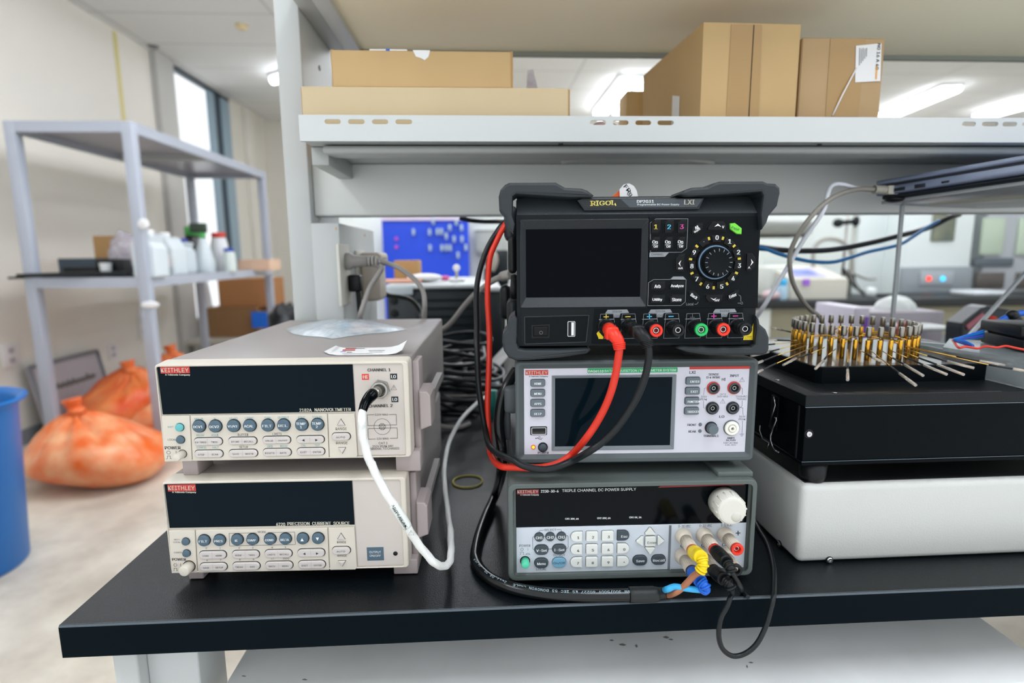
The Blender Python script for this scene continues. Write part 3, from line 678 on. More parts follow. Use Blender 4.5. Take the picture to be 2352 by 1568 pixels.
for pts in ([(842, 472), (824, 480), (820, 558)], [(818, 632), (818, 706), (832, 716)], [(1264, 472), (1278, 480), (1280, 552)], [(1277, 628), (1276, 690), (1254, 708), (1286, 712), (1290, 796)], [(1283, 868), (1277, 1022)], [(1250, 1026), (1302, 1024)], [(1260, 1038), (1292, 1037)], [(1268, 1050), (1284, 1049)]):
    b.line(P4(r_, pts), .00025, yf, INK)
c = r_(1275, 374); warn_tri(b, *c, .0022, yf); c = r_(1046, 632); warn_tri(b, *c, .0022, yf)
b.line(P4(q, [(530, 1076), (614, 1075)]), .0003, yf, INK); b.line(P4(q, [(548, 1074), (562, 1060), (580, 1059)]), .0003, yf, INK); b.line(P4(q, [(560, 1077), (574, 1090), (594, 1090)]), .0003, yf, INK)
b.poly(circ(*q(531, 1076), .0005, 10), yf, INK); b.poly(circ(*q(594, 1090), .0004, 8), yf, INK); b.poly(circ(*q(580, 1059), .0004, 8), yf, INK)
b.build('front_panel', fr.o)
sx0, sx1, sz0, sz1 = bnd([q(722, 326), r_(494, 306), r_(458, 1202), q(722, 1222)])
tx0, tx1, tz0, tz1 = bnd([q(760, 356), r_(446, 338), r_(416, 1160), q(760, 1172)])
b = MB(); loft(b, [(rr(sx0, sx1, sz0, sz1, .0004), ym-.0004), (rr(sx0, sx1, sz0, sz1, .0004), ym-.0012), (inset(rr(sx0, sx1, sz0, sz1, .0004), .0006), ym-.0014), (rr(tx0, tx1, tz0, tz1, .0003), ym-.0006), (rr(tx0, tx1, tz0, tz1, .0003), ym+.001)], mat('screen_frame_grey', '6d757a', .4))
b.prism(rr(tx0, tx1, tz0, tz1, 0), ym+.001, ym-.0005, DISP); b.build('touch_screen', fr.o)
y0k = ym-.0004
for i, t in enumerate(('HOME', 'MENU', 'APPS', 'HELP')):
    y = 366+120.5*i; ym = y0k+.0008; key(q, rk(q, 466, 636, y, y+84, .22), t, BTNG, WHITE, tp=(0, -.0003), th=.0020, y0=y0k)
for i, t in enumerate(('ENTER', 'EXIT', 'FUNCTION', 'TRIGGER')):
    y = 344+119.5*i; x = 604-5*i; key(r_, rk(r_, x, x+166, y, y+84, .22), t, BTNG, WHITE, tp=(.0012, -.0004), th=.0020, y0=y0k)
def usb(fr, q, P_, y0, vertical=False, tongue=None):
    b = MB(); xs = [p[0] for p in P_]; zs = [p[1] for p in P_]; x0, x1, z0, z1 = min(xs), max(xs), min(zs), max(zs)
    b.ring(rrect(x0, x1, z0, z1, .0008), rrect(x0+.0005, x1-.0005, z0+.0005, z1-.0005, .0005), y0, y0-.0006, CHROME)
    b.prism(rrect(x0+.0004, x1-.0004, z0+.0004, z1-.0004), y0, y0-.0001, SHADOWGAP)
    if vertical: b.box(x0+(x1-x0)*.5, x1-.0011, y0-.0005, y0, z0+.001, z1-.001, WHITE)
    else: b.box(x0+.001, x1-.001, y0-.0005, y0, z0+.0009, z0+(z1-z0)*.42, mat('usb_tongue', '2a2a26', .4))
    return b.build('usb_port', fr.o)
a = q(464, 936); c = q(662, 1032)
b = MB(); b.prism(rrect(a[0]-.0002, c[0]+.0002, c[1]-.0002, a[1]+.0002, .001), ym, y0k-.0002, BLKP); b.build('port_recess', fr.o)
usb(fr, q, rk(q, 476, 654, 944, 1026, .1), y0k-.0003)
b = MB(); c = q(500, 1181); b.lathe([(.0021, 0), (.0020, .0006), (.0001, .0010)], (c[0], y0k, c[1]), (0, -1, 0), mat('red_led_rim', 'e8502a', .4), 16); b.lathe([(.0014, .0007), (.001, .0014), (.0001, .0015)], (c[0], y0k, c[1]), (0, -1, 0), LED, 16); b.build('power_light', fr.o, 'glowing orange power light')
b = MB(); c = q(615, 1181); b.lathe([(.0044, 0), (.0044, .0008), (.004, .001)], (c[0], y0k, c[1]), (0, -1, 0), BLKP, 24); b.lathe([(.0036, .0005), (.0035, .002), (.0028, .0026), (.0001, .0027)], (c[0], y0k, c[1]), (0, -1, 0), BTND, 24); b.build('power_button', fr.o)
for cx, cy, red in ((931, 473, 1), (1177, 471, 1), (921, 713, 0), (1163, 711, 0)):
    b = MB(); c = r_(cx, cy); rr_ = .0054
    b.lathe([(rr_*1.06, 0), (rr_*1.06, .0012), (rr_*.9, .0018), (rr_*.86, .0012)], (c[0], y0k, c[1]), (0, -1, 0), REDB if red else BLKP, 28, cap=False)
    b.lathe([(rr_*.88, 0), (rr_*.88, .0026), (rr_*.66, .0030), (rr_*.62, .0028), (rr_*.62, .0003)], (c[0], y0k, c[1]), (0, -1, 0), mat('jack_grey', '3c4448', .4), 28, cap=False)
    b.lathe([(rr_*.62, .0004), (.0001, .0003)], (c[0], y0k, c[1]), (0, -1, 0), SHADOWGAP, 24, cap=False)
    b.lathe([(rr_*.30, .0004), (rr_*.30, .0014), (rr_*.24, .0014), (rr_*.24, .0005)], (c[0], y0k, c[1]), (0, -1, 0), CHROME, 16, cap=False); b.build('jack', fr.o, 'red-ringed test jack' if red else None)
for cx, cy in ((780, 911), (777, 989)):
    b = MB(); c = r_(cx, cy); b.lathe([(.0016, 0), (.0014, .0006), (.0001, .0009)], (c[0], y0k, c[1]), (0, -1, 0), BTNG, 16); b.build('indicator_light', fr.o)
b = MB(); c = r_(908, 948); b.lathe([(.0056, 0), (.0056, .0006), (.005, .0008)], (c[0], y0k, c[1]), (0, -1, 0), BLKP, 28); b.lathe([(.0048, 0), (.0046, .0062), (.004, .007), (.0001, .0071)], (c[0], y0k, c[1]), (0, -1, 0), BTNG, 28); b.build('terminals_button', fr.o)
b = MB(); c = r_(1150, 949); b.lathe([(.0071, 0), (.0071, .0008), (.0065, .001)], (c[0], y0k, c[1]), (0, -1, 0), GREYT, 32)
b.lathe([(.0064, 0), (.0064, .002), (.006, .0026), (.0038, .0026), (.0036, .0012), (.0032, .0012), (.003, .0034), (.0014, .0036), (.0012, .001), (.0001, .001)], (c[0], y0k, c[1]), (0, -1, 0), mat('white_fuse_cap', 'e9e7dc', .35), 32); b.build('fuse_holder', fr.o, 'round white fuse holder')
# ============================================================ bench supply with bumpers (top of the right stack)
RA = -.0621
fr = Fr('power_supply', .0009, .0445, .2045, RA, 'black programmable power supply with rubber bumpers and dial, top of the right stack', 'power supply'); fr_rig = fr
W = .2029; zb, zt = .0106, .1329
P = Panel(fr, [(1187.5, 459), (1750, 456), (1186, 793), (1732, 793)], W, zb, zt)
K = 3.565
Q = P.zoom(1130, 400, K); R = P.zoom(1460, 400, K); T = P.zoom(1300, 440, 4.704)
def mid(a, b): return (a+b)/2
# case
b = MB(); b.box(.0, W, .0125, .19, zb, zl_ if 0 else zt-.016, RBODY, .004); b.box(.0, W, .021, .19, zt-.03, zt+.0045, RBODY, .003); b.build('case', fr.o)
# fascia: upper sloped brow, frame
b = MB()
zl = mid(Q(210, 326)[1], R(1030, 322)[1])           # ledge under the brow
o0 = rrect(0, W, zb, zt, .003, 3)
b.prism(rrect(0, W, zb, zl, .002, 3), .012, 0, RBODY, ch=.0012)
b.hexa([(0.0005, 0.0, zl), (W-.0005, 0.0, zl), (W-.0005, .022, zl), (.0005, .022, zl), (.0005, .021, zt+.0035), (W-.0005, .021, zt+.0035), (W-.0005, .024, zt+.0035), (.0005, .024, zt+.0035)], mat('brow_lit_plastic', '4c5357', .34, bump=.9, bscale=1500, spec=.7))
b.build('front_frame', fr.o)
brow_y = lambda z: .0105*(z-zl)/(zt-zl)
# name plate on the brow
b = MB(); ym = .001
def plate(pts, mt, ch=0): 
    PP = P4(T, pts, .002); b.prism(PP, .008, -.0006, mt, ch=ch)
pp = P4(lambda x, y: T(x, y, .003), [(118, 92), (176, 72), (1480, 72), (1424, 196), (196, 206)])
b.prism(pp, .009, .0, mat('plate_black', '15191c', .3), ch=.0006)
pp = P4(lambda x, y: T(x, y, .002), [(138, 88), (1466, 84), (1404, 172), (206, 174)])
b.prism(pp, .002, -.0004, mat('plate_slate', '40494f', .35), ch=.0002)
pp = P4(lambda x, y: T(x, y, .002), [(140, 89), (590, 86), (682, 172), (208, 173)])
b.prism(pp, .002, -.00045, mat('plate_dark', '1c2124', .35))
qt = lambda x, y: T(x, y, .0018); yf = -.0006
tb(b, qt, 'RIGOL', 270, 528, 127, 48, yf, GOLDI, True, 123)
for x0_, x1_, ys_ in ((262, 284, (103, 150)), (322, 346, (103, 150)), (478, 502, (103,))):
    for yy in ys_: b.line(P4(qt, [(x0_, yy+.5-(x0_-264)*.015), (x1_, yy-(x0_-264)*.015)]), .0005, yf, GOLDI)
b.line(P4(qt, [(526, 132), (532, 148)]), .0008, yf, GOLDI)
tb(b, qt, 'DP2031', 760, 940, 109, 32, yf, WHITE, True); tb(b, qt, 'Programmable DC Power Supply', 764, 1214, 145, 24, yf, WHITE)
tb(b, qt, 'LXI', 1268, 1376, 118, 52, yf, SILV, True)
b.build('name_plate', fr.o)
# recessed screen frame and screen
fx0, fx1, fz0, fz1 = bnd([Q(225, 372), Q(1278, 360), Q(1262, 1082), Q(238, 1088)])
sy = .0035
sx0, sx1, sz0, sz1 = bnd([Q(278, 446, sy), Q(1222, 442, sy), Q(1212, 1000, sy), Q(278, 1004, sy)])
b = MB(); loft(b, [(rr(fx0, fx1, fz0, fz1, .001), -.0001), (rr(fx0, fx1, fz0, fz1, .001), -.0008), (rr(fx0+.0004, fx1-.0004, fz0+.0004, fz1-.0004, .001), -.001), (rr(sx0, sx1, sz0, sz1, .0004), sy), (rr(sx0, sx1, sz0, sz1, .0004), sy+.001)], mat('screen_bezel_plastic', '20262a', .42, bump=.25, bscale=2000))
b.build('screen_frame', fr.o)
FRONT = fr.o.children
# the fascia needs an opening where the screen sits: rebuild it as four bars
old = [o for o in fr.o.children if o.name.startswith('front_frame')][0]; bpy.data.objects.remove(old)
b = MB(); e = .0003
for x0, x1, z0, z1 in ((0, fx0+e, zb, zl), (fx1-e, W, zb, zl), (fx0, fx1, zb, fz0+e), (fx0, fx1, fz1-e, zl)): b.box(x0, x1, 0, .012, z0, z1, RBODY)
b.hexa([(0.0005, 0.0, zl), (W-.0005, 0.0, zl), (W-.0005, .022, zl), (.0005, .022, zl), (.0005, .021, zt+.0035), (W-.0005, .021, zt+.0035), (W-.0005, .024, zt+.0035), (.0005, .024, zt+.0035)], mat('brow_lit_plastic', '4c5357', .34, bump=.9, bscale=1500, spec=.7))  # brow coloured paler than the case to carry the light it catches
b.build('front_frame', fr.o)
b = MB(); b.prism(rr(sx0-.0002, sx1+.0002, sz0-.0002, sz1+.0002, 0), sy+.002, sy, RSCR); b.build('screen', fr.o)
# control panel plate
cp = P4(R, [(108, 350), (1010, 350), (1000, 1096), (96, 1096)])
b = MB(); b.prism(cp, .001, -.0008, RBODY2, ch=.0004); yf = -.0009
def outl(pts, w=.00035, mt=LGREY, close=False): b.line(P4(R, pts), w, yf, mt, close)
outl([(118, 636), (116, 398), (162, 366), (424, 366), (414, 606), (372, 638), (118, 638)])
b.poly(P4(R, [(110, 640), (268, 640), (236, 674), (108, 676)]), yf, LGREY); tb(b, R, 'CHANNEL', 124, 226, 655, 18, yf-.0001, INK)
outl([(94, 1072), (100, 886), (142, 860), (280, 860), (302, 838), (384, 838), (408, 862), (402, 1044), (366, 1074), (94, 1074)])
b.poly(P4(R, [(284, 860), (304, 840), (384, 840), (404, 862)]), yf, LGREY)
tb(b, R, 'Local', 410, 470, 1063, 22, yf, LGREY); outl([(480, 1064), (496, 1064), (508, 1048)]); outl([(842, 990), (858, 1002), (858, 1042)]); b.line(circ(*R(866, 1058), .0009, 14), .0003, yf, LGREY, True); outl([(834, 1058), (856, 1058)])
b.build('control_panel', fr.o)
kb = -.0008
def rkey(pts, mt=RBTN, out=.0022, txts=(), label=None, extra=None, dd=-.001):
    b = MB(); PP = P4(lambda x, y: R(x, y, dd), pts); 
    b.prism(inset(PP, -.0005), kb, kb-.0003, SHADOWGAP); b.prism(PP, kb, kb-out, mt, ch=.0007)
    y = kb-out-.0001; q = lambda x, y_: R(x, y_, kb-out)
    for t, x0, x1, yc, h, m, bd, y1 in txts: tb(b, q, t, x0, x1, yc, h, y, m, bd, y1)
    if extra: extra(b, q, y)
    return b.build('button', fr.o, label)
def hexk(x0, x1, y0, y1, c=26): return [(x0, y1), (x0, y0+c), (x0+c, y0), (x1, y0), (x1, y1-c), (x1-c, y1)]
for x, t, m in ((120, '1', YINK), (228, '2', CYAN), (332, '3', MAG)):
    rkey(hexk(x+4, x+78, 376, 484), txts=[(t, x+30, x+58, 430, 38, m, True, 430)])
for x in (118, 222, 326):
    rkey(hexk(x+2, x+74, 516, 618), txts=[('On', x+18, x+60, 553, 26, WHITE, True, 553), ('Off', x+28, x+62, 590, 20, WHITE, True, 590)], extra=lambda b, q, y, x=x: b.line(P4(q, [(x+18, 578), (x+60, 568)]), .0003, y, WHITE))
rkey([(450, 490), (456, 440), (502, 406), (546, 404), (540, 448), (494, 492)], txts=[('All', 484, 512, 444, 26, WHITE, True, 430), ('On/Off', 478, 526, 476, 20, WHITE, True, 446)])
rkey([(766, 406), (806, 402), (862, 446), (860, 494), (822, 492), (768, 452)], LIME, txts=[('Preset', 784, 846, 436, 24, INK, False, 458)], label='lit green preset button')
rkey([(584, 462), (584, 438), (618, 390), (712, 390), (734, 420), (732, 464)], txts=[('V', 706, 722, 434, 22, WHITE, True, 434)], extra=lambda b, q, y: b.poly(P4(q, [(642, 432), (672, 406), (700, 434), (672, 422)]), y, WHITE))
rkey([(568, 988), (710, 986), (700, 1030), (680, 1052), (592, 1050), (566, 1014)], txts=[('mV', 648, 686, 1033, 20, WHITE, True, 1033)], extra=lambda b, q, y: b.poly(P4(q, [(610, 1012), (638, 1024), (664, 1012), (638, 1034)]), y, WHITE))
rkey([(320, 780), (320, 690), (346, 658), (396, 654), (390, 794), (344, 792)], txts=[('mA', 348, 384, 768, 18, WHITE, True, 768)], extra=lambda b, q, y: b.poly(P4(q, [(372, 702), (348, 730), (368, 756), (360, 730)]), y, WHITE))
rkey([(904, 650), (950, 652), (978, 696), (968, 760), (936, 794), (898, 792)], txts=[('A', 918, 940, 766, 18, WHITE, True, 766)], extra=lambda b, q, y: b.poly(P4(q, [(944, 696), (964, 724), (938, 754), (950, 724)]), y, WHITE))
for (x0, x1, y0, y1, t, a, c) in ((118, 236, 876, 946, 'Arb', 152, 202), (276, 394, 876, 946, 'Analyze', 286, 390), (114, 232, 988, 1056, 'Utility', 136, 214), (272, 390, 988, 1054, 'Store', 296, 372)):
    rkey(hexk(x0, x1, y0, y1, 20), txts=[(t, a, c, (y0+y1)/2+5, 28, WHITE, True, (y0+y1)/2+5)])
rkey([(430, 958), (470, 954), (520, 1000), (518, 1038), (486, 1038), (432, 996)], txts=[('Back', 452, 502, 984, 26, WHITE, True, 1016)])
rkey([(748, 1034), (748, 990), (806, 952), (842, 950), (838, 986), (788, 1030)], txts=[('Enter', 768, 824, 1008, 26, WHITE, True, 984)])
# ring of numeral keys around the dial
dc = R(644, 722, kb); dc_out = dc
RI, RO = .0163, .0215
kx = lambda ang, r: (dc[0]+math.cos(ang)*r, dc[1]+math.sin(ang)*r)
keys = {'0': (664, 520), '1': (768, 552), '2': (840, 640), '3': (848, 750), '4': (797, 855), '5': (703, 920), '6': (588, 920), '7': (498, 858), '8': (458, 752), '9': (477, 640), '.': (556, 553)}
for t, (cx, cy) in keys.items():
    c = R(cx, cy, kb-.002); ang = math.atan2(c[1]-dc[1], c[0]-dc[0]); h = .20
    PP = [kx(ang+u, RO+.0006) for u in (-h, -h/2, 0, h/2, h)]+[kx(ang+u, RI) for u in (h, h/2, 0, -h/2, -h)]
    b = MB(); b.prism(inset(PP, -.0005) if area2(PP) > 0 else inset(PP[::-1], -.0005), kb, kb-.0003, SHADOWGAP); b.prism(PP, kb, kb-.0022, RBTN, ch=.0006)
    b.text(t, c[0]-.0012 if t != '.' else c[0]-.0003, c[0]+.0012 if t != '.' else c[0]+.0003, c[1], .0037 if t != '.' else .0006, kb-.0024, WHITE, True); b.build('number_key', fr.o)
for cx, cy in ((597, 528), (711, 526), (803, 589), (846, 693), (823, 810), (746, 898), (636, 930), (531, 898), (458, 810), (447, 695), (498, 590)):
    c = R(cx, cy, kb); ang = math.atan2(c[1]-dc[1], c[0]-dc[0]); e = Vector((math.cos(ang), math.sin(ang))); n_ = Vector((-e.y, e.x)); C_ = Vector(c)
    b = MB(); b.prism([tuple(C_+e*i*.0013+n_*j*.0009) for i, j in ((-1, -1), (1, -1), (1, 1), (-1, 1))], kb, kb-.0006, YINK); b.build('light_bar', fr.o, 'yellow light bar')
b = MB(); b.lathe([(.0152, 0), (.0152, .0014), (.0146, .002), (.0143, .002)], (dc[0], kb, dc[1]), (0, -1, 0), RBODY2, 48)
b.lathe([(.0143, .0018), (.0139, .0026), (.0134, .0026)], (dc[0], kb, dc[1]), (0, -1, 0), mat('blue_grey_ring', '6f8ba8', .35), 48)
b.lathe([(.0132, .0015), (.0126, .006), (.0118, .0095), (.0112, .0102), (.0105, .0098), (.0001, .0096)], (dc[0], kb, dc[1]), (0, -1, 0), RBODY2, 48)
for i in range(16):
    u = 2*PI*i/16; d = Vector((math.cos(u), 0, math.sin(u))); b.tube([Vector((dc[0], kb-.0102, dc[1]))+d*.0090, Vector((dc[0], kb-.0103, dc[1]))+d*.0112], .0003, LGREY, 6, 1)
b.build('dial', fr.o, 'round black rotary dial with a blue ring')
# lower left well with power key and usb
b = MB(); w0 = P4(Q, [(262, 1160), (790, 1150), (765, 1370), (262, 1384)])
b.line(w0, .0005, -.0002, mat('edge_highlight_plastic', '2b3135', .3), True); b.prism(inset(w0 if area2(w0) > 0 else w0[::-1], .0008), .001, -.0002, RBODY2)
b.build('recess_panel', fr.o)
b = MB(); b.prism(P4(Q, [(318, 1228), (468, 1222), (464, 1334), (318, 1336)]), 0, -.0004, SHADOWGAP); b.prism(P4(lambda x, y: Q(x, y, -.001), [(332, 1240), (456, 1236), (454, 1320), (332, 1322)]), 0, -.0022, RBTN, ch=.0012)
b.line(circ(*Q(395, 1288), .0013, 16), .00025, -.0024, LGREY, True); b.build('power_button', fr.o)
usb(fr, Q, P4(Q, [(614, 1198), (676, 1198), (674, 1322), (614, 1324)]), -.0003, True)
# terminals
b = MB(); b.prism(P4(Q, [(835, 1098), (2060, 1086), (2040, 1380), (808, 1384)]), .001, -.0004, RBODY2, ch=.0003); yf = -.0005
ox = 330*K
for x, v, cname, m in ((930-0, '32V/3A', 'CH1', YINK), (ox+108, '32V/3A', 'CH2', CYAN), (ox+638, '6V/5A', 'CH3', MAG)):
    X = lambda d: x+d
    b.poly(P4(Q, [(X(-8), 1136), (X(12), 1106), (X(172), 1104), (X(188), 1132), (X(118), 1136), (X(108), 1170), (X(66), 1170), (X(60), 1137)]), yf, LGREY)
    tb(b, Q, v, X(50), X(130), 1122, 18, yf-.0001, INK); tb(b, Q, cname, X(70), X(112), 1157, 20, yf-.0001, INK)
    for dx, sg in ((0, '+'), (178, '-')):
        b.line(P4(Q, [(X(dx-18), 1164), (X(dx+18), 1163)]), .0008, yf-.0001, m)
        if sg == '+': b.line(P4(Q, [(X(dx), 1146), (X(dx), 1180)]), .0008, yf-.0001, m)
for x, m in ((930, YINK), (1108, LGREY), (ox+108, CYAN), (ox+288, CYAN), (ox+462, LGREY), (ox+640, MAG), (ox+816, MAG)):
    X = lambda d: x+d
    b.line(P4(Q, [(X(-46), 1142), (X(58), 1140), (X(68), 1210)]), .0003, yf, LGREY); b.line(P4(Q, [(X(-46), 1142), (X(-64), 1344), (X(64), 1342), (X(78), 1230)]), .0003, yf, LGREY)
    b.line(P4(Q, [(X(-56), 1186), (X(60), 1183)]), .0006, yf, LGREY)
c0 = ox+462; b.line(P4(Q, [(c0-18, 1172), (c0+18, 1172)]), .0003, yf, LGREY); b.line(P4(Q, [(c0, 1146), (c0, 1172)]), .0003, yf, LGREY)
b.poly(P4(Q, [(864, 1282), (908, 1330), (900, 1346), (868, 1344), (850, 1300)]), yf-.0001, YEL)
b.poly(P4(R, [(964, 1224), (958, 1362), (880, 1362), (888, 1328), (940, 1300)]), yf-.0001, YEL); tb(b, R, '≤ 240VDC', 896, 952, 1336, 12, yf-.0002, INK); tb(b, R, 'MAX TO ⏚', 892, 950, 1352, 10, yf-.0002, INK)
b.build('terminal_panel', fr.o)
rposts = {}
def rpost(key_, bx, by, fx, fy, ringm, opened, q, label):
    y0 = -.0005; c = q(bx, by, y0); yend = -.0185
    # front end centre measured on the photograph fixes how far the post stands out
    best = min((abs(q(fx, fy, yy)[0]-c[0])+abs(q(fx, fy, yy)[1]-c[1]), yy) for yy in [-.010-.0005*i for i in range(40)])
    yend = best[1]; c2 = q(fx, fy, yend); cx, cz = (c[0]+c2[0])/2*0+c2[0], c2[1]
    b = MB(); L = -(yend-y0); p0 = (cx, y0, cz)
    b.lathe([(.0066, 0), (.0066, .0015), (.0058, .0022), (.0060, .004), (.0060, L*.62), (.0054, L*.66), (.0054, L-.003)], p0, (0, -1, 0), BLKP, 32)
    for i in range(26):
        u = 2*PI*i/26; d = Vector((math.cos(u), 0, math.sin(u)))*.006; b.tube([Vector(p0)+Vector((0, -.004, 0))+d, Vector(p0)+Vector((0, -L*.62, 0))+d], .0003, BLKP, 4, 1)
    o = b.build('binding_post', fr.o, label)
    b = MB(); b.lathe([(.0053, L-.003), (.0053, L-.0004), (.0050, L), (.0034, L), (.0031, L-.0006), (.0031, L-.008), (.0001, L-.008)], p0, (0, -1, 0), ringm, 28); b.build('collar', o)
    if opened: b = MB(); b.lathe([(.0023, L-.008), (.0023, L-.0018), (.0018, L-.0018), (.0018, L-.007)], p0, (0, -1, 0), CHROME, 20); b.build('socket', o)
    rposts[key_] = fr.w(cx, yend, cz)
rpost('p1', 925, 1240, 962, 1270, BLKP, False, Q, None); rpost('m1', 1108, 1238, 1150, 1268, BLKP, False, Q, None)
rpost('p2', 122, 1236, 168, 1282, REDP, True, R, 'red-ringed terminal post'); rpost('m2', 300, 1236, 350, 1280, BLKP, True, R, None)
rpost('g', 476, 1236, 541, 1278, GREENP, True, R, 'green-ringed terminal post'); rpost('p3', 652, 1234, 724, 1277, REDP, True, R, 'red-ringed terminal post'); rpost('m3', 828, 1232, 906, 1274, BLKP, True, R, None)
# corner bumpers: swept rubber shells around each corner
def bumper(pts, depth0, depth1, ch, name='bumper', label=None):
    b = MB(); b.prism(pts, depth1, depth0, RBUMP, ch=ch, back=True); return b
tl = P4(lambda x, y: Q(x, y, -.008), [(62, 180), (78, 122), (112, 84), (150, 66), (530, 66), (604, 108), (740, 116), (786, 132), (838, 172), (820, 188), (640, 190), (430, 176), (205, 160), (178, 180), (172, 330), (192, 400), (178, 476), (140, 430), (118, 350), (96, 322), (66, 290)])
b = MB()
def shell(b, pts, y0, y1, c): 
    if area2(pts) < 0: pts = pts[::-1]
    b.prism(pts, y1, y0, RBUMP, ch=c, back=True)
shell(b, tl, -.008, .030, .0022)
b.build('corner_bumper', fr.o)
tr = P4(lambda x, y: R(x, y, -.008), [(354, 168), (400, 132), (460, 112), (590, 104), (640, 76), (690, 62), (1046, 62), (1084, 78), (1150, 82), (1182, 112), (1186, 160), (1164, 262), (1096, 342), (1078, 400), (1036, 458), (1026, 330), (1046, 180), (1030, 150), (700, 172), (430, 184)])
b = MB(); shell(b, tr, -.008, .030, .0022); b.build('corner_bumper', fr.o)
bl = P4(lambda x, y: Q(x, y, -.006), [(184, 1142), (204, 1180), (196, 1380), (212, 1420), (260, 1432), (560, 1434), (790, 1426), (806, 1440), (770, 1470), (560, 1500), (300, 1520), (190, 1522), (130, 1500), (90, 1440), (76, 1370), (80, 1310), (118, 1260), (128, 1200), (150, 1162)])
b = MB(); shell(b, bl, -.006, .030, .0022); b.build('corner_bumper', fr.o)
br = P4(lambda x, y: R(x, y, -.006), [(988, 1160), (1018, 1196), (1026, 1236), (1076, 1280), (1100, 1340), (1102, 1440), (1086, 1476), (1056, 1492), (600, 1490), (420, 1462), (320, 1424), (400, 1410), (700, 1424), (950, 1420), (980, 1400), (994, 1280)])
b = MB(); shell(b, br, -.006, .030, .0022); b.build('corner_bumper', fr.o)
# the rubber runs on along the sides and to the back
for x0, x1, z0, z1 in ((-.0135, .001, zt-.030, zt+.008), (W-.001, W+.0125, zt-.030, zt+.008), (-.0115, .002, zb-.010, zb+.028), (W-.002, W+.0105, zb-.010, zb+.028)):
    b = MB(); b.box(x0, x1, .14, .195, z0, z1, RBUMP, .006); b.build('rear_bumper', fr.o)
for x in (.0, W-.03):
    b = MB(); b.box(x, x+.03, .14, .195, .0002, zb+.003, RBUMP, .003); b.box(x, x+.03, .14, .195, zt-.001, zt+.009, RBUMP, .003); b.build('rear_bumper', fr.o)
b = MB(); b.box(-.008, .0005, .05, .075, zt-.062, zt-.028, BLKP, .004); b.build('handle_hub', fr.o)
b = MB(); b.lathe([(.012, 0), (.013, .004), (.012, .007), (.0001, .008)], (.001, .10, zb+.045), (-1, 0, 0), BLKP, 24); b.build('handle_hub', fr.o)
# loose labels behind the top edge
t_ = MB()
def at_(px, py, d): x, z = fr.p(px, py, d); return fr.w(x, d, z)
# ============================================================ bench, shelf frame, boxes
t = empty('lab_bench', (.3, .7, FL), 0, 'long lab bench with a black laminate top on pale steel legs', 'bench')
def O_(mb, name, par=None, **k):
    par = par or t
    return mb.build(name, par, M=Matrix.Translation(-par.location), **k)
TX0 = -.3748
b = MB(); b.box(TX0, 2.4, .0012, 1.45, -.0285, 0, TABLE)
b.hexa([(TX0, 0, -.0285), (2.4, 0, -.0285), (2.4, .0012, -.0285), (TX0, .0012, -.0285), (TX0, 0, -.0016), (2.4, 0, -.0016), (2.4, .0012, -.0016), (TX0, .0012, -.0016)], TEDGE)
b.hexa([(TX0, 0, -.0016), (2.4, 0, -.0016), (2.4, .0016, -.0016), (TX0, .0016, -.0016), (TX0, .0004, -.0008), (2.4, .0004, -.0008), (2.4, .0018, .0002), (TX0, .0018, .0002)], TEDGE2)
O_(b, 'worktop')
b = MB(); b.box(-.356, -.335, .028, .09, FL, -.0285, PAINT, .002); b.box(-.335, -.29, .04, .09, FL, -.0285, PAINT, .002); O_(b, 'leg')
b = MB(); b.box(-.35, -.29, 1.33, 1.4, FL, -.0285, PAINT, .002); O_(b, 'leg')
b = MB(); b.box(-.29, 2.2, .012, .04, -.0335, -.0286, PAINT); O_(b, 'rail')
b = MB(); b.box(2.2, 2.27, .03, .1, FL, -.0285, PAINT, .002); O_(b, 'leg')
b = MB(); b.box(AZ(540, 1532, -.1).x, AZ(2300, 1451, -.1).x, .004, .55, -.118, -.1, SHWHITE, .002)
for i_, (px_, py_, w_, h_) in enumerate(((1405, 1470, 5, 2), (1430, 1480, 9, 3), (1462, 1483, 3, 4), (1530, 1463, 8, 3), (1541, 1468, 6, 2), (1725, 1521, 6, 2), (1716, 1530, 2, 4), (560, 1552, 6, 1.5), (700, 1560, 7, 2))):
    P_ = [AZ(px_+dx_*w_, py_+dy_*h_, -.0998) for dx_, dy_ in ((-1, -.3), (0, -1), (1, .2), (.3, 1), (-.6, .5))]; b.add(P_, [(0, 1, 2, 3, 4)], mat('scuff_grey', '8d908c', .7))
under = b.build('storage_board', None, 'scuffed white storage board under the bench top', 'board')
b = MB()
for x in (-.2, .45): b.box(x, x+.05, .15, .5, FL, -.1185, PAINT2, .003)
o = b.build('trestle', None, 'grey trestle supports under the white storage board', 'trestle')
# ---- shelf frame above the bench
t = empty('bench_shelf_frame', (.3, .45, 0), 0, 'light grey steel reagent shelf frame standing on the bench', 'shelf'); SF = t
SX1 = 1.9
UX0 = AY(667, 600, .372).x; UX1 = AY(714, 488, .372).x
b = MB(); b.box(UX0, UX1, .372, .53, 0, 1.1, PAINT, .0015); O_(b, 'upright')
b = MB(); b.box(SX1, SX1+.031, .344, .52, 0, 1.1, PAINT, .0015); O_(b, 'upright')
for x, y, z in ((UX1, .42, .52), (UX1, .46, .565)):
    b = MB(); b.lathe([(.004, 0), (.0035, .001), (.0001, .0014)], (x, y, z), (1, 0, 0), BLKP, 12); O_(b, 'screw')
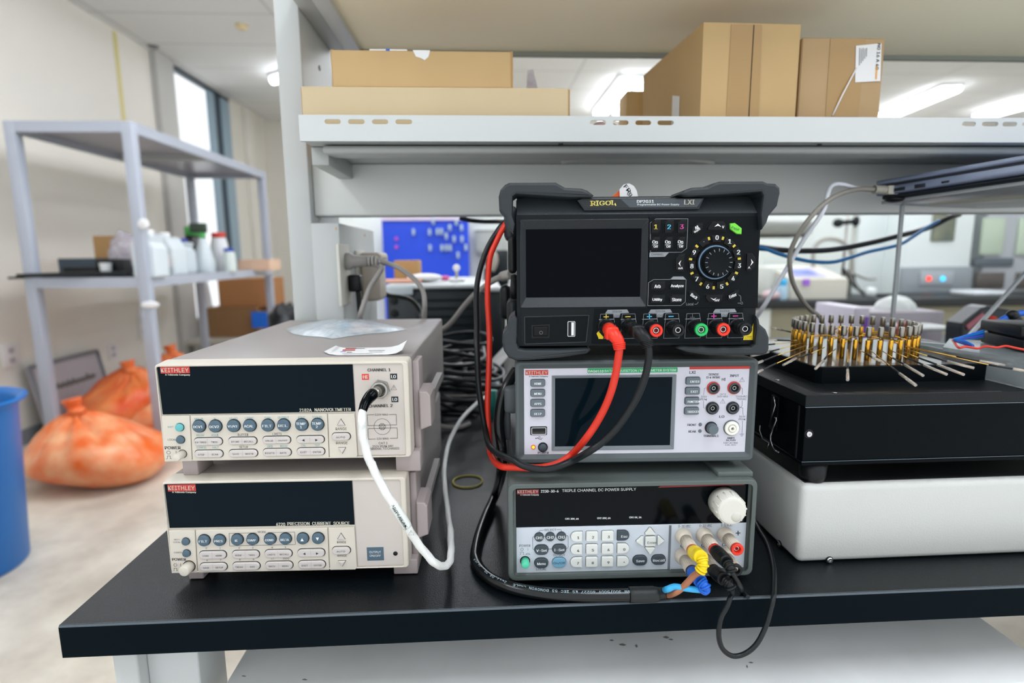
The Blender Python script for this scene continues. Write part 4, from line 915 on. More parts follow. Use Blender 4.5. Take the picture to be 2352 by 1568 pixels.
# tray: floor, back lip, front lip with slots
b = MB(); b.box(-.2235, SX1, .2232, .53, .4190, .4215, PAINT2); b.box(-.2235, SX1, .528, .53, .4215, .432, PAINT2)
yl0, yl1 = .2219, .2232; zL0, zL1 = .4188, .4451
slots = [(745, 783), (799, 838), (854, 892), (908, 947), (1355, 1392), (1407, 1444), (1459, 1496), (1510, 1548), (2210, 2242), (2256, 2294), (2303, 2337), (2348, 2384)]
zs1 = AY(1000, 274.5, yl0).z; zs0 = AY(1000, 285.5, yl0).z
xs = [-.2248]
for a, c in slots: xs += [AY(a, 280, yl0).x, AY(c, 280, yl0).x]
xs.append(SX1)
b.box(xs[0], SX1, yl0, yl1, zL0, zs0, PAINT); b.box(xs[0], SX1, yl0, yl1, zs1, zL1, PAINT)
for i in range(0, len(xs), 2): b.box(xs[i], xs[i+1], yl0, yl1, zs0, zs1, PAINT)
rs = (zs1-zs0)/2
for i in range(1, len(xs)-1, 2):       # rounded slot ends
    for xe, sg in ((xs[i], 1), (xs[i+1], -1)):
        for zz, sz in ((zs0, 1), (zs1, -1)):
            b.prism([(xe, zz), (xe+sg*rs, zz), (xe+sg*rs*.3, zz+sz*rs*.3), (xe, zz+sz*rs)], yl1, yl0, PAINT, back=True)
b.box(xs[0], SX1, yl0, .2275, zL0-.0012, zL0, PAINT)
O_(b, 'shelf_tray')
for px in (1287, 1878): 
    b = MB(); c = AY(px, 328, .24); b.lathe([(.003, 0), (.0026, .001), (.0001, .0014)], (c.x, .236, .4176), (0, 0, -1), BLKP, 12); O_(b, 'screw')
b = MB(); b.box(AY(738, 340, .245).x, SX1, .245, .285, AY(1300, 352, .245).z, .4176, PAINT2, .004); O_(b, 'under_rail')
b = MB(); b.box(-.2245, -.205, .262, .386, .398, .4186, PAINT2, .001); O_(b, 'bracket')
b = MB(); b.box(UX1+.0002, SX1, .387, .43, AY(1300, 493, .387).z, .4189, mat('beam_paint', 'd4d7d3', .42), .0025); O_(b, 'cross_beam')
# upper shelf
UZ = AY(1300, 121, .54).z
b = MB(); b.box(-.2125, SX1, .16, .54, UZ, UZ+.012, PAINTY); b.box(-.2125, SX1, .534, .542, UZ-.0075, UZ, mat('rim_paint', '8d928b', .5)); O_(b, 'upper_shelf')
b = MB(); b.box(-.2125, -.2333, .18, .54, UZ-.010, UZ+.004, PAINT, .001); b.box(UX1+.0002, -.2333, .25, .54, UZ-.004, UZ+.02, PAINT2, .001); O_(b, 'bracket')
# conduit column with sockets beside the upright
t = empty('socket_column', (-.24, .45, 0), 0, 'grey socket column with beige outlet plates beside the left upright', 'power outlet')
b = MB(); c0 = AY(718, 700, .366); c1 = AY(779, 515, .366)
b.box(UX1+.0002, c1.x, .366, .62, .0005, AY(750, 512, .366).z, PAINT, .002)
O_(b, 'housing'); sx = c1.x
def AXb(px, py): return AX(px, py, sx+.001)
b = MB(); p0 = AX(773, 560, sx+.001); p1 = AX(800, 690, sx+.001); b.box(sx, sx+.004, p0.y, p1.y+.01, AX(790, 700, sx).z, p0.z, mat('outlet_ivory', 'd8d6cc', .45), .001); O_(b, 'outlet_plate')
b = MB(); p0 = AX(815, 575, sx+.001); b.box(sx, sx+.004, p0.y, p0.y+.06, AX(815, 700, sx).z, p0.z, MATS['outlet_ivory'], .001); O_(b, 'outlet_plate')
for px, py in ((772, 525), (838, 540)):
    p = AX(px, py, sx+.0005); b = MB(); b.lathe([(.002, 0), (.0016, .0008), (.0001, .001)], (sx, p.y, p.z), (1, 0, 0), GOLD, 12); O_(b, 'screw')
# ---- boxes on the shelf
zf = .4216
def carton(name, x0, x1, y0, y1, z0, z1, mt, label, rot=0, extra=None, group=None):
    t = empty(name, ((x0+x1)/2, (y0+y1)/2, z0), rot, label, 'box', group)
    b = MB(); w = (x1-x0)/2; d = (y1-y0)/2; h = z1-z0
    b.box(-w, w, -d, d, 0, h, mt, .0012, 1); b.build('box_body', t)
    if extra: extra(t, w, d, h)
    return t
def ex1(t, w, d, h):
    b = MB(); b.prism([(x, z) for x, z in circ(.0, .0, 1, 4)], 0, 0, KRAFT) if 0 else None
    x = AY(1003, 262, .246).x-t.location.x; b = MB(); b.poly([(x+.0042*math.cos(u), .0235+.0042*math.sin(u)) for u in [k*PI/12 for k in range(13)]], -d-.0003, SHADOWGAP); b.build('hand_hole', t)
    for s in (-1, 1): b = MB(); b.box(s*w-.0008, s*w+.0018, -d+.002, d-.01, .001, h-.001, KRAFT3); b.build('side_flap', t)
x0 = AY(693, 230, .246).x; x1 = AY(1306, 230, .246).x; z1 = AY(1000, 200, .246).z
carton('cardboard_box', x0, x1, .246, .45, zf, z1, KRAFT2, 'long flat pale cardboard box on the steel shelf under the darker box', 0, ex1)
def ex2(t, w, d, h):
    for s in (-1, 1): b = MB(); b.box(s*w-.001, s*w+.0022, -d+.0015, d-.01, -.0002, h+.001, KRAFT3, .0005); b.build('side_flap', t)
    y = -d-.0004; z_ = t.location.z; X = lambda px: AY(px, 118, .252).x-t.location.x; Z = lambda py: AY(930, py, .252).z-z_
    b = MB(); b.poly([(X(948), h+.0004), (X(955), Z(130)), (X(966), Z(133)), (X(975), Z(138)), (X(984), Z(130)), (X(988), h+.0004)], y, PAPER); b.build('torn_patch', t, 'white torn patch')
    b = MB(); b.box(X(848), X(935), -d+.001, -d+.03, h, h+.0016, PAPER, .0004); b.box(X(886), X(895), -d+.0008, -d+.03, h, h+.0018, BLUP); b.build('label_strip', t, 'white paper strip with a blue band')
x0 = AY(763, 160, .252).x; x1 = AY(1174, 160, .252).x
carton('cardboard_box', x0, x1, .252, .42, z1+.0006, AY(950, 116, .252).z, KRAFT, 'brown cardboard box lying on top of the long pale box', 0, ex2)
# big box running back
y0 = .250; fl = AY(1612, 160, y0).x; fr_ = AY(1836, 160, y0).x; zt = AY(1700, 52, y0).z; bk = AZ(1466, 184, zt)
t = empty('cardboard_box', ((fl+fr_)/2, y0+.1, zf), 0, 'largest taped cardboard box, its long side running back along the shelf', 'box')
dx = (bk.x-fl)*.9; dy = (bk.y-y0)*.9
B = lambda x, y, z: (x-t.location.x, y-t.location.y, z-t.location.z)
b = MB(); b.hexa([B(fl, y0, zf), B(fr_, y0+.003, zf), B(fr_+dx, y0+.003+dy, zf), B(fl+dx, y0+dy, zf), B(fl, y0, zt), B(fr_, y0+.003, zt), B(fr_+dx, y0+.003+dy, zt), B(fl+dx, y0+dy, zt)], KRAFT); b.build('box_body', t)
def fpoly(b, pts, y, mt, o=-.0004):
    P_ = []
    for px, py in pts: p = AY(px, py, y+o); P_.append((p.x-t.location.x, p.y-t.location.y, p.z-t.location.z))
    b.add(P_, [list(range(len(P_)))], mt)
def ftext(b, s, x0, x1, yc, h, y, mt, bold=False, rot=0):
    a = AY(x0, yc, y); c = AY(x1, yc, y); k = abs(AY(x0, yc+h, y).z-a.z)
    if rot: 
        a = AY((x0+x1)/2, yc, y); L = abs(AY(x0, yc, y).x-AY(x1, yc, y).x)
        b.text(s, a.x-L/2-t.location.x, a.x+L/2-t.location.x, a.z-t.location.z, k, y-t.location.y, mt, bold, rot)
    else: b.text(s, a.x-t.location.x, c.x-t.location.x, (a.z+c.z)/2-t.location.z, k, y-t.location.y, mt, bold)
b = MB(); fpoly(b, [(1680, 56), (1750, 58), (1742, 268), (1668, 268)], y0+.001, TAPE, -.0008); b.build('tape', t)
b = MB(); fpoly(b, [(1731, 57), (1733, 57), (1721, 268), (1719, 268)], y0+.001, SHADOWGAP, -.0011); b.build('flap_seam', t)
b = MB()
a = Vector((fl, y0, 0)); e = Vector((dx, dy, 0)); nrm = Vector((-dy, dx, 0)).normalized()*.0006
def side(u, z): p = a+e*u+nrm; return (p.x-t.location.x, p.y-t.location.y, z-t.location.z)
b.add([side(.30, zf+.004), side(.42, zf+.004), side(.42, zf+.075), side(.30, zf+.068)], [(0, 1, 2, 3)], PAPER); b.build('paper_label', t, 'white paper label')
# right box with shipping label
y0 = .262; x0 = AY(1838, 170, y0).x; x1 = AY(2027, 170, y0).x; zt = AY(1940, 87, y0).z
t = empty('cardboard_box', ((x0+x1)/2, y0+.07, zf), 0, 'taped cardboard box with a white shipping label, right end of the shelf', 'box')
b = MB(); b.box(x0-t.location.x, x1-t.location.x, -.07, .09, 0, zt-zf, mat('kraft_cardboard_rosy', 'b3966f', .8, bump=.25, bscale=180, aniso=(1, 1, 12), var=.06, vscale=14), .0012, 1); b.build('box_body', t)
b = MB(); fpoly(b, [(1908, 88), (1990, 88), (1970, 268), (1896, 268)], y0, TAPE, -.0006); b.build('tape', t)
b = MB(); fpoly(b, [(1966, 105), (2025, 99), (2022, 186), (1964, 189)], y0, PAPER, -.0012)
for i in range(5): fpoly(b, [(1974+i*4, 110+(i % 2)*4), (1976+i*4, 110), (1975+i*4, 150-i*5), (1973+i*4, 150-i*5)], y0, LGREY, -.0015)
ftext(b, 'N0 16 A 40', 1990, 2044, 130, 8, y0-.0015, INK, True, -PI/2)
fpoly(b, [(2012, 150), (2016, 150), (2014, 182), (2010, 182)], y0, mat('orange_ink', 'e0a050', .5), -.0015); b.build('shipping_label', t, 'white shipping label')
b = MB(); pts = [AY(1968, 155, y0-.001), AY(1938, 212, y0-.003), AY(1912, 266, y0-.001)]; b.tube([p-t.location for p in pts], .0009, PAPER, 6, 4); b.build('string', t)
# small box behind
q0 = AY(1440, 208, .47); b = MB(); b.box(q0.x, q0.x+.03, .47, .52, .4216+.0, q0.z, KRAFT, .001); 
o = b.build('cardboard_box', None, 'small cardboard box standing behind the largest box on the shelf', 'box')
def crumple(c, rx, ry, rz, mt, seed, name, label, cat, amp=.35, flat=True):
    rnd = random.Random(seed); K_ = [(Vector((rnd.uniform(-1, 1), rnd.uniform(-1, 1), rnd.uniform(-1, 1))).normalized(), rnd.uniform(3, 8), rnd.uniform(0, 6)) for _ in range(7)]
    def fn(d): return 1+amp*sum(math.sin(d.dot(k[0])*k[1]*2+k[2]) for k in K_)/7
    b = MB(); b.ell(c, rx, ry, rz, mt, 28, 18, fn)
    if flat:
        for v in b.v: v.z = max(v.z, c[2]-rz*.55)
    return b.build(name, None, label, cat)
FILM = mat('plastic_film', 'dcdde4', .15, alpha=.6, col2='b7a9b8', vscale=60, bump=.6, bscale=120)
p = AY(1238, 190, .36)
b = MB(); pts = [AY(1204, 206, .36), AY(1218, 160, .365), AY(1226, 168, .38), AY(1268, 206, .38), AY(1262, 215, .36)]
b.hexa([Vector((AY(1200, 210, .35).x, .35, zf)), Vector((AY(1275, 210, .35).x, .35, zf)), Vector((AY(1275, 210, .35).x, .40, zf)), Vector((AY(1200, 210, .35).x, .40, zf)), AY(1212, 160, .37), AY(1224, 158, .37), AY(1226, 166, .385), AY(1212, 160, .385)], FILM)
b.build('plastic_bag', None, 'crumpled clear plastic bag behind the long pale box', 'bag')
c = AY(1400, 262, .28); crumple((c.x, .30, zf+.012), .036, .03, .018, mat('pink_film', 'c09a92', .2, col2='8d7f86', vscale=50, bump=.5, bscale=90), 5, 'plastic_bag', 'flat pinkish plastic bag lying on the shelf beside the largest box', 'bag')
c = AY(1480, 262, .28); crumple((c.x-.002, .33, zf+.012), .03, .03, .0165, mat('grey_film', 'a9a6ac', .2, col2='6f7880', vscale=50, bump=.5, bscale=90), 8, 'plastic_bag', 'grey plastic bag squeezed between the pink bag and the largest box', 'bag')
# loose cable above the beam
b = MB(); b.tube([AY(1290, 372, .36), AY(1360, 362, .36), AY(1470, 358, .36), AY(1560, 364, .36), AY(1640, 373, .36)], .0028, mat('pale_cable', 'b9b9b2', .5)); b.build('cable', None, 'pale cable lying along the cross beam under the shelf tray', 'cable')
# ============================================================ room
WX = -2.75; CZ = 1.987; YE = 7.25; XE = 7.0; YB = -1.7
wallm = mat('cream_wall_panel', 'dedad0', .55, var=.04, vscale=1.2)
def nodemat(name, fn):
    m = bpy.data.materials.new(name); m.use_nodes = True; fn(m.node_tree, m.node_tree.nodes, m.node_tree.links, m.node_tree.nodes['Principled BSDF']); MATS[name] = m; return m
def ceil_fn(nt, n, l, b):
    tc = n.new('ShaderNodeTexCoord'); br = n.new('ShaderNodeTexBrick'); br.offset = 0; br.inputs['Scale'].default_value = 1
    br.inputs['Brick Width'].default_value = 1.2; br.inputs['Row Height'].default_value = .6; br.inputs['Mortar Size'].default_value = .008; br.inputs['Mortar Smooth'].default_value = .3
    br.inputs['Color1'].default_value = lin('e4e5e3'); br.inputs['Color2'].default_value = lin('e2e3e1'); br.inputs['Mortar'].default_value = lin('bfc1c0')
    l.new(tc.outputs['Object'], br.inputs['Vector']); l.new(br.outputs['Color'], b.inputs['Base Color']); b.inputs['Roughness'].default_value = .8
CEIL = nodemat('ceiling_tiles', ceil_fn)
def floor_fn(nt, n, l, b):
    tc = n.new('ShaderNodeTexCoord'); t1 = n.new('ShaderNodeTexNoise'); t1.inputs['Scale'].default_value = 3.2; t1.inputs['Detail'].default_value = 6; t1.inputs['Roughness'].default_value = .6
    r = n.new('ShaderNodeValToRGB'); r.color_ramp.elements[0].position = .32; r.color_ramp.elements[0].color = lin('b8ae9f'); r.color_ramp.elements[1].position = .6; r.color_ramp.elements[1].color = lin('e0d8c8')
    l.new(tc.outputs['Object'], t1.inputs['Vector']); l.new(t1.outputs['Fac'], r.inputs['Fac']); l.new(r.outputs['Color'], b.inputs['Base Color']); b.inputs['Roughness'].default_value = .35
FLOORM = nodemat('worn_vinyl_floor', floor_fn)
def st(b, name): return b.build(name, None, kind='structure')
b = MB(); b.box(WX-.1, XE+.1, -1.0, YE+.1, FL-.1, FL, FLOORM); st(b, 'floor')
b = MB(); b.box(WX-.1, XE+.1, YB-.1, YE+.1, CZ, CZ+.1, CEIL); st(b, 'ceiling')
# left wall with the window opening
wy0 = AX(392, 200, WX).y; wy1 = AX(531, 300, WX).y; wz0 = -.35
b = MB(); b.box(WX-.12, WX, YB, wy0, FL, CZ, wallm); b.box(WX-.12, WX, wy1, YE, FL, CZ, wallm); b.box(WX-.12, WX, wy0, wy1, FL, wz0, wallm); st(b, 'wall_left')
b = MB(); b.box(WX, XE, YE, YE+.12, FL, CZ, wallm); st(b, 'wall_back')
b = MB(); b.box(XE, XE+.12, YB, YE, FL, CZ, mat('white_wall', 'c9cac6', .6)); st(b, 'wall_right')
b = MB(); b.box(WX, WX+.012, YB, wy0-.3, FL, FL+.09, mat('skirting', '7f8488', .5)); st(b, 'baseboard_left')
# window
NAVY = mat('navy_window_frame', '2a3c48', .4); LTF = mat('pale_window_frame', '8fa5b3', .4); GLASS = mat('window_glass', 'ffffff', .0, trans=1, ior=1.01)
t = empty('window_1', (WX-.05, (wy0+wy1)/2, wz0), 0, None, None); t['kind'] = 'structure'
def OW(mb, name, **k): return mb.build(name, t, M=Matrix.Translation(-t.location), **k)
b = MB(); b.box(WX-.05, WX+.004, wy0, wy0+.03, wz0, CZ, NAVY); b.box(WX-.05, WX+.004, wy0, wy1, CZ-.035, CZ-.001, NAVY); b.box(WX-.10, WX+.02, wy0, wy1, wz0, wz0+.05, PAINT); OW(b, 'window_frame')
ya = AX(498, 300, WX).y; yb = AX(512, 300, WX).y; yc = AX(520, 300, WX).y
b = MB(); b.box(WX-.03, WX, AX(486, 300, WX).y, ya, wz0, CZ-.035, LTF); b.box(WX-.03, WX-.01, ya, yb, wz0, CZ-.035, NAVY); b.box(WX-.03, WX, yb, wy1, wz0, CZ-.035, LTF); OW(b, 'window_frame')
b = MB(); b.box(WX-.025, WX-.02, wy0+.03, AX(486, 300, WX).y, wz0+.05, CZ-.06, GLASS); OW(b, 'window_pane')
# pale pilaster by the window, tape on the wall, seams
b = MB(); b.box(WX, WX+.05, AX(360, 300, WX).y, wy0-.02, FL, CZ, mat('pilaster', 'b7b6b2', .35)); st(b, 'trim_1')
y = AX(265, 100, WX).y; b = MB(); b.box(WX, WX+.003, y-.022, y+.022, AX(270, 700, WX).z, CZ-.02, mat('yellow_tape', 'cfc27a', .5)); b.build('wall_tape', None, 'long vertical strip of pale yellow tape on the left wall', 'tape')
y = AX(605, 400, WX).y
b = MB(); yq = AX(566, 400, WX).y; b.box(WX, WX+.06, yq, yq+.25, FL, CZ, wallm, .004); st(b, 'trim_2')
b = MB(); c = AZ(555, 59, CZ); b.lathe([(.05, 0), (.035, .02), (.02, .03), (.0001, .03)], (c.x, c.y, CZ), (0, 0, -1), mat('sprinkler_cream', 'd9c79a', .4), 16); b.build('sprinkler_head', None, 'small cream sprinkler head on the ceiling', 'sprinkler')
b = MB(); c = AZ(352, 106, CZ); b.lathe([(.045, 0), (.03, .015), (.0001, .015)], (c.x, c.y, CZ), (0, 0, -1), mat('grey_fitting', '77777a', .4), 16); b.build('smoke_detector', None, 'dark grey round fitting on the ceiling above the window', 'detector')
# ceiling lights
TUBE = mat('lit_tube', 'f4f8ff', .4, emit=14); FIX = mat('fixture_white', 'e4e6e6', .4)
def lamp(cx, cy, L, wd, ang, label):
    t = empty('ceiling_light', (cx, cy, CZ-.07), ang, label, 'ceiling light', 'fluorescent ceiling lights')
    b = MB(); b.box(-wd/2, wd/2, -L/2, L/2, .04, .069, FIX, .004); b.build('housing', t)
    for s in (-1, 1):
        b = MB(); b.cyl((s*wd*.28, -L/2+.02, .02), (s*wd*.28, L/2-.02, .02), wd*.17, TUBE, n=12); b.build('tube_lamp', t)
LG = 'fluorescent ceiling light on the tiled ceiling'
p0 = AZ(1368, 250, CZ); p1 = AZ(1455, 172, CZ); lamp((p0.x+p1.x)/2+.12, (p0.y+p1.y)/2, (p1-p0).length*1.05, .42, 0, 'wide lit fluorescent ceiling light seen just left of the largest box')
p0 = AZ(2010, 262, CZ); p1 = AZ(2195, 186, CZ)
def lampP(a, c, z, label, wd=.22):
    p0 = AZ(a[0], a[1], z); p1 = AZ(c[0], c[1], z); d = p1-p0; return lamp((p0.x+p1.x)/2, (p0.y+p1.y)/2, d.length, wd, math.atan2(-d.x, d.y), label)
lampP((2000, 272), (2190, 190), CZ, 'long lit fluorescent ceiling light seen right of the labelled box')
lampP((2250, 258), (2440, 205), CZ, 'lit fluorescent ceiling light at the right end of the shelf opening')
lampP((638, 176), (715, 150), CZ, 'lit fluorescent ceiling light whose tip shows left of the steel upright')
for (x, y) in ((-1.5, -.8), (.4, -.8), (2.3, -.8), (-1.5, 1.8), (4.2, -.8), (4.2, 1.8), (-.2, 2.4), (1.2, 2.4), (2.6, 2.4), (.0, 3.9), (1.4, 3.9), (2.8, 3.9)):  # the deeper rows are added, hidden by the upper shelf, to brighten the background
    lamp(x, y, 1.2, .3, 0, 'unseen fluorescent ceiling light, deeper ones added to brighten the background')
# socket plates on the left wall
def plate_(px, py, w_, h_, label):
    c = AX(px, py, WX); t = empty('wall_socket', (WX, c.y, c.z-h_/2), 0, label, 'wall socket', 'wall sockets on the left wall')
    b = MB(); b.box(0, .012, -w_/2, w_/2, 0, h_, mat('socket_white', 'd8d6d4', .4), .003); b.build('socket_plate', t)
    for s in (-1, 1): b = MB(); b.box(.012, .014, -.02, .02, h_/2+s*h_*.22-.015, h_/2+s*h_*.22+.015, mat('socket_grey', 'a9a4ac', .4), .002); b.build('socket_hole', t)
plate_(22, 816, .12, .13, 'white double wall socket beside the blue bin')
plate_(257, 807, .10, .11, 'pale wall socket right of the leaning white board')
plate_(325, 745, .12, .22, 'grey wall box behind the near post of the rack')
# ============================================================ steel rack
RY = 2.72; s_ = (RY+.4352)/(1.6+.4352)
RX1 = -.0291+(-1.1838+.0291)*s_; RX0 = AY(6, 292, RY).x; RY1 = -.4352+(2.794+.4352)*s_; RZ = .2938+(.741-.2938)*s_; MZ = AY(330, 636, RY).z
RK = mat('rack_blue_grey_paint', 'a9afbb', .4)
t = empty('steel_rack', ((RX0+RX1)/2, (RY+RY1)/2, FL), 0, 'tall grey steel rack with two shelves along the left wall', 'rack'); rack = t
pw = .054
for x in (RX0, RX1-pw):
    for y in (RY, RY1-pw):
        b = MB(); b.box(x, x+pw, y, y+pw, FL, RZ, RK, .003); O_(b, 'post', t)
for z1, nm in ((RZ, 'top_shelf'), (MZ, 'middle_shelf')):
    b = MB(); b.box(RX0+.003, RX1-.003, RY+.003, RY+.03, z1-.055, z1-.0005, RK); b.box(RX0+.003, RX1-.003, RY1-.03, RY1-.003, z1-.055, z1-.0005, RK); b.box(RX0+.002, RX0+.03, RY+.002, RY1-.002, z1-.055, z1, RK); b.box(RX1-.03, RX1-.002, RY+.002, RY1-.002, z1-.055, z1, RK)
    b.box(RX0+.03, RX1-.03, RY+.03, RY1-.03, z1-.02, z1-.006, mat('shelf_panel_grey', '9c9aa4', .3)); b.box(RX0+.03, RX1-.03, (RY+RY1)/2-.03, (RY+RY1)/2+.03, z1-.055, z1-.02, PAINT2); O_(b, nm, t)
b = MB(); p = AY(330, 515, RY-.004); b.ell((p.x, RY-.004, p.z), .03, .012, .03, PAPER); O_(b, 'tape_scrap', t)
b = MB(); p = AY(345, 700, RY-.004); b.ell((p.x, RY-.004, p.z), .05, .012, .02, PAPER); O_(b, 'tape_scrap', t)
SH = MZ-.006
# tray and clutter on the middle shelf
p0 = AY(78, 594, RY+.25); p1 = AY(245, 594, RY+.25)
t = empty('tray', ((p0.x+p1.x)/2+.1, RY+.25, SH), 0, 'dark blue grey tray standing on the left of the rack shelf', 'tray')
TR = mat('dark_slate_tray', '3c4a58', .4); b = MB(); w2 = (p1.x-p0.x)/2+.1
b.box(-w2, w2, -.2, .2, 0, .012, mat('black_tray_mat', '15181c', .5)); b.build('tray_base', t)
b = MB(); b.box(-w2, w2-.1, .18, .2, 0, p0.z-SH, TR, .002); b.build('tray_back', t)
b = MB(); b.tube([AY(40, 634, RY-.03), AY(150, 630, RY-.02), AY(300, 627, RY+.05)], .012, BLKC, 8); b.build('cable', None, 'black cable lying along the front edge of the rack shelf', 'cable')
def simple_box(px0, px1, py0, y, d, zb_, mt, name, label, cat='box', rot=0, group=None):
    a = AY(px0, py0, y); c = AY(px1, py0, y); return carton(name, a.x, c.x, y, y+d, zb_, (a.z+c.z)/2, mt, label, rot, None, group)
simple_box(212, 300, 541, RY+.45, .3, SH, KRAFT3, 'cardboard_box', 'brown cardboard box on the rack shelf behind the black clutter')
c = AY(275, 560, RY+.3); crumple((c.x+.02, RY+.35, SH+.13), .10, .08, .12, FILM, 3, 'plastic_bag', 'clear plastic bag hanging over the brown box on the rack', 'bag')
for i, (px, w_, h_, m_, lab, cat_, nm) in enumerate(((200, .10, .05, 'black', 'flat black device on the rack tray', 'device', 'device'), (262, .07, .09, 'black', 'black adapter beside the white cup on the rack tray', 'adapter', 'power_adapter'))):
    c = AY(px, 612, RY+.15); b = MB(); b.box(c.x-w_, c.x+w_, RY+.1, RY+.2, SH+.0121, SH+.0121+h_, BLKP, .008); b.build(nm, None, lab, cat_)
c = AY(248, 612, RY+.08); b = MB(); b.lathe([(.022, 0), (.03, .07), (.027, .07), (.02, .004), (.0001, .004)], (c.x, RY+.06, SH+.0121), (0, 0, 1), mat('cup_white', 'cfd3d4', .4), 20, cap=False); b.build('cup', None, 'small white cup in front of the black adapter on the rack', 'cup')
# bottles
JUG = mat('milky_plastic', 'd6e0e4', .35, sss=0, alpha=.93); WCAP = mat('white_cap', 'f0f2f2', .4)
def jug(px0, px1, ptop, y, label, capm, hd=True):
    a = AY(px0, 600, y); c = AY(px1, 600, y); z1 = AY(px0, ptop, y).z; w_ = (c.x-a.x); h = z1-SH
    t = empty('jug', ((a.x+c.x)/2, y, SH), 0, label, 'jug', 'plastic jugs on the rack'); b = MB(); d = min(w_, .2)
    P_ = [(-w_/2, .01), (-w_/2+.01, 0), (w_/2-.01, 0), (w_/2, .01), (w_/2, h*.62), (w_/2-.02, h*.74), (.05, h*.86), (.03, h*.9), (-.03, h*.9), (-w_/2+.03, h*.8), (-w_/2, h*.66)]
    b.prism(P_, d/2, -d/2, JUG, ch=.012, back=True); b.build('jug_body', t)
    b = MB(); b.cyl((.0, 0, h*.88), (.0, 0, h), .03, capm); b.build('cap', t)
    if hd: b = MB(); b.tube([(-.03, 0, h*.86), (-w_*.33, 0, h*.95), (-w_*.42, 0, h*.80)], .014, JUG, 8); b.build('handle', t)
    return t
jug(318, 372, 528, RY+.10, 'milky white jug nearest the front post of the rack', WCAP)
j = jug(352, 415, 534, RY+.50, 'milky jug with a small printed label, second along the rack shelf', WCAP)
b = MB(); b.box(-.02, .09, -.106, -.103, .05, .13, PAPER); b.box(-.04, -.015, -.1062, -.103, .055, .085, INK); b.build('paper_label', j)
jug(404, 442, 548, RY+.85, 'milky jug with a dark blue cap beside the spray bottle', mat('navy_cap', '2440a0', .4))
def bottle(px0, px1, ptop, y, mt, capm, capf, label, name='bottle', cat='bottle', cone=False, z0=None):
    z0 = SH if z0 is None else z0
    a = AY(px0, 600, y); c = AY(px1, 600, y); z1 = AY((px0+px1)/2, ptop, y).z; r = (c.x-a.x)/2; h = z1-z0
    t = empty(name, ((a.x+c.x)/2, y, z0), 0, label, cat); b = MB(); hb = h*(1-capf)
    if cone: b.lathe([(r*.95, 0), (r, .01), (r, hb*.3), (r*.45, hb*.9), (r*.3, hb)], (0, 0, 0), (0, 0, 1), mt, 24)
    else: b.lathe([(r*.95, 0), (r, .01), (r, hb*.8), (r*.85, hb*.95), (r*.7, hb)], (0, 0, 0), (0, 0, 1), mt, 24)
    b.build('bottle_body', t)
    b = MB()
    if cone:
        b.cyl((0, 0, hb), (0, 0, hb+h*capf*.35), r*.34, mat('spray_green', '4fae58', .4)); b.box(-r*1.1, r*.5, -.02, .02, hb+h*capf*.35, h, capm, .008); b.build('spray_head', t)
    else: b.cyl((0, 0, hb), (0, 0, h), r*.82, capm); b.build('cap', t)
    return t, r, h
bottle(446, 493, 512, RY+1.0, JUG, mat('spray_dark', '3a4a3c', .4), .3, 'conical spray bottle with a green and black trigger on the rack', 'spray_bottle', 'bottle', True)
bottle(428, 462, 520, RY+1.35, mat('brown_glass', '2a2024', .2), mat('green_cap', '4fae58', .4), .2, 'dark bottle with a green cap behind the spray bottle')
bottle(488, 525, 534, RY+1.15, mat('white_jar', 'd4d6d8', .4), mat('red_cap', 'd23a2c', .4), .12, 'white jar with a red lid on the rack', 'jar', 'jar')
bottle(514, 541, 570, RY+1.05, mat('pale_jar', 'cfd8d4', .4), mat('blue_cap', '2a48b0', .4), .13, 'small white jar with a blue lid, last on the rack', 'jar', 'jar')
simple_box(545, 618, 596, RY+1.45, .25, SH, mat('peach_board', 'd9b79c', .7), 'cardboard_box', 'flat peach coloured box at the far end of the rack shelf')
# low bench and boxes behind the rack
t = empty('low_bench', (-1.9, 5.5, FL), 0, 'low pale bench along the left wall behind the rack', 'bench')
LB = -.46
b = MB(); b.box(-2.7, -.9, 4.75, 6.3, LB-.04, LB, mat('pale_bench_top', 'c3beb2', .5), .004); O_(b, 'bench_top', t)
for x in (-2.65, -1.0):
    for y in (4.8, 6.2): b = MB(); b.box(x, x+.05, y, y+.05, FL, LB-.04, PAINT2); O_(b, 'leg', t)
def sb(px0, px1, py0, py1, y, d, mt, label, name='cardboard_box'):
    a = AY(px0, py1, y); c = AY(px1, py0, y); return carton(name, a.x, c.x, y, y+d, a.z, c.z, mt, label)
o = simple_box(474, 590, 706, 4.95, .5, LB, mat('dark_kraft', '8f6c48', .8), 'cardboard_box', 'large brown carton at the bottom of the stack behind the rack')
z2 = AY(530, 706, 4.95).z+.001
o = carton('cardboard_box', AY(500, 660, 5.0).x, AY(618, 660, 5.0).x, 5.0, 5.4, z2, AY(560, 640, 5.0).z, mat('orange_kraft', 'a9764a', .8), 'orange brown carton on top of the large carton behind the rack')
o = simple_box(590, 625, 716, 4.93, .4, LB, mat('tan_kraft', 'b08a5a', .8), 'cardboard_box', 'tan carton with a bright blue sticker behind the rack')
b = MB(); a = AY(577, 716, 4.925); c = AY(616, 752, 4.925); b.box(a.x, c.x, 4.921, 4.926, c.z, a.z, mat('blue_sticker', '1a70e0', .4)); b.build('blue_packet', None, 'bright blue packet stuck on the cartons behind the rack', 'packet')
b = MB(); a = AY(455, 640, 4.62); b.tube([AY(462, 640, 4.62), AY(470, 675, 4.63), AY(476, 705, 4.62)], .05, PAPER, 10); b.build('cloth', None, 'white cloth hanging from the far rack post', 'cloth')
b = MB(); a = AY(648, 700, 4.4); crumple((a.x, 4.4, LB+.17), .12, .12, .2, mat('black_bag', '1d2124', .3, bump=.4, bscale=60), 12, 'bin_bag', 'dark bag on the low bench left of the steel upright', 'bag')
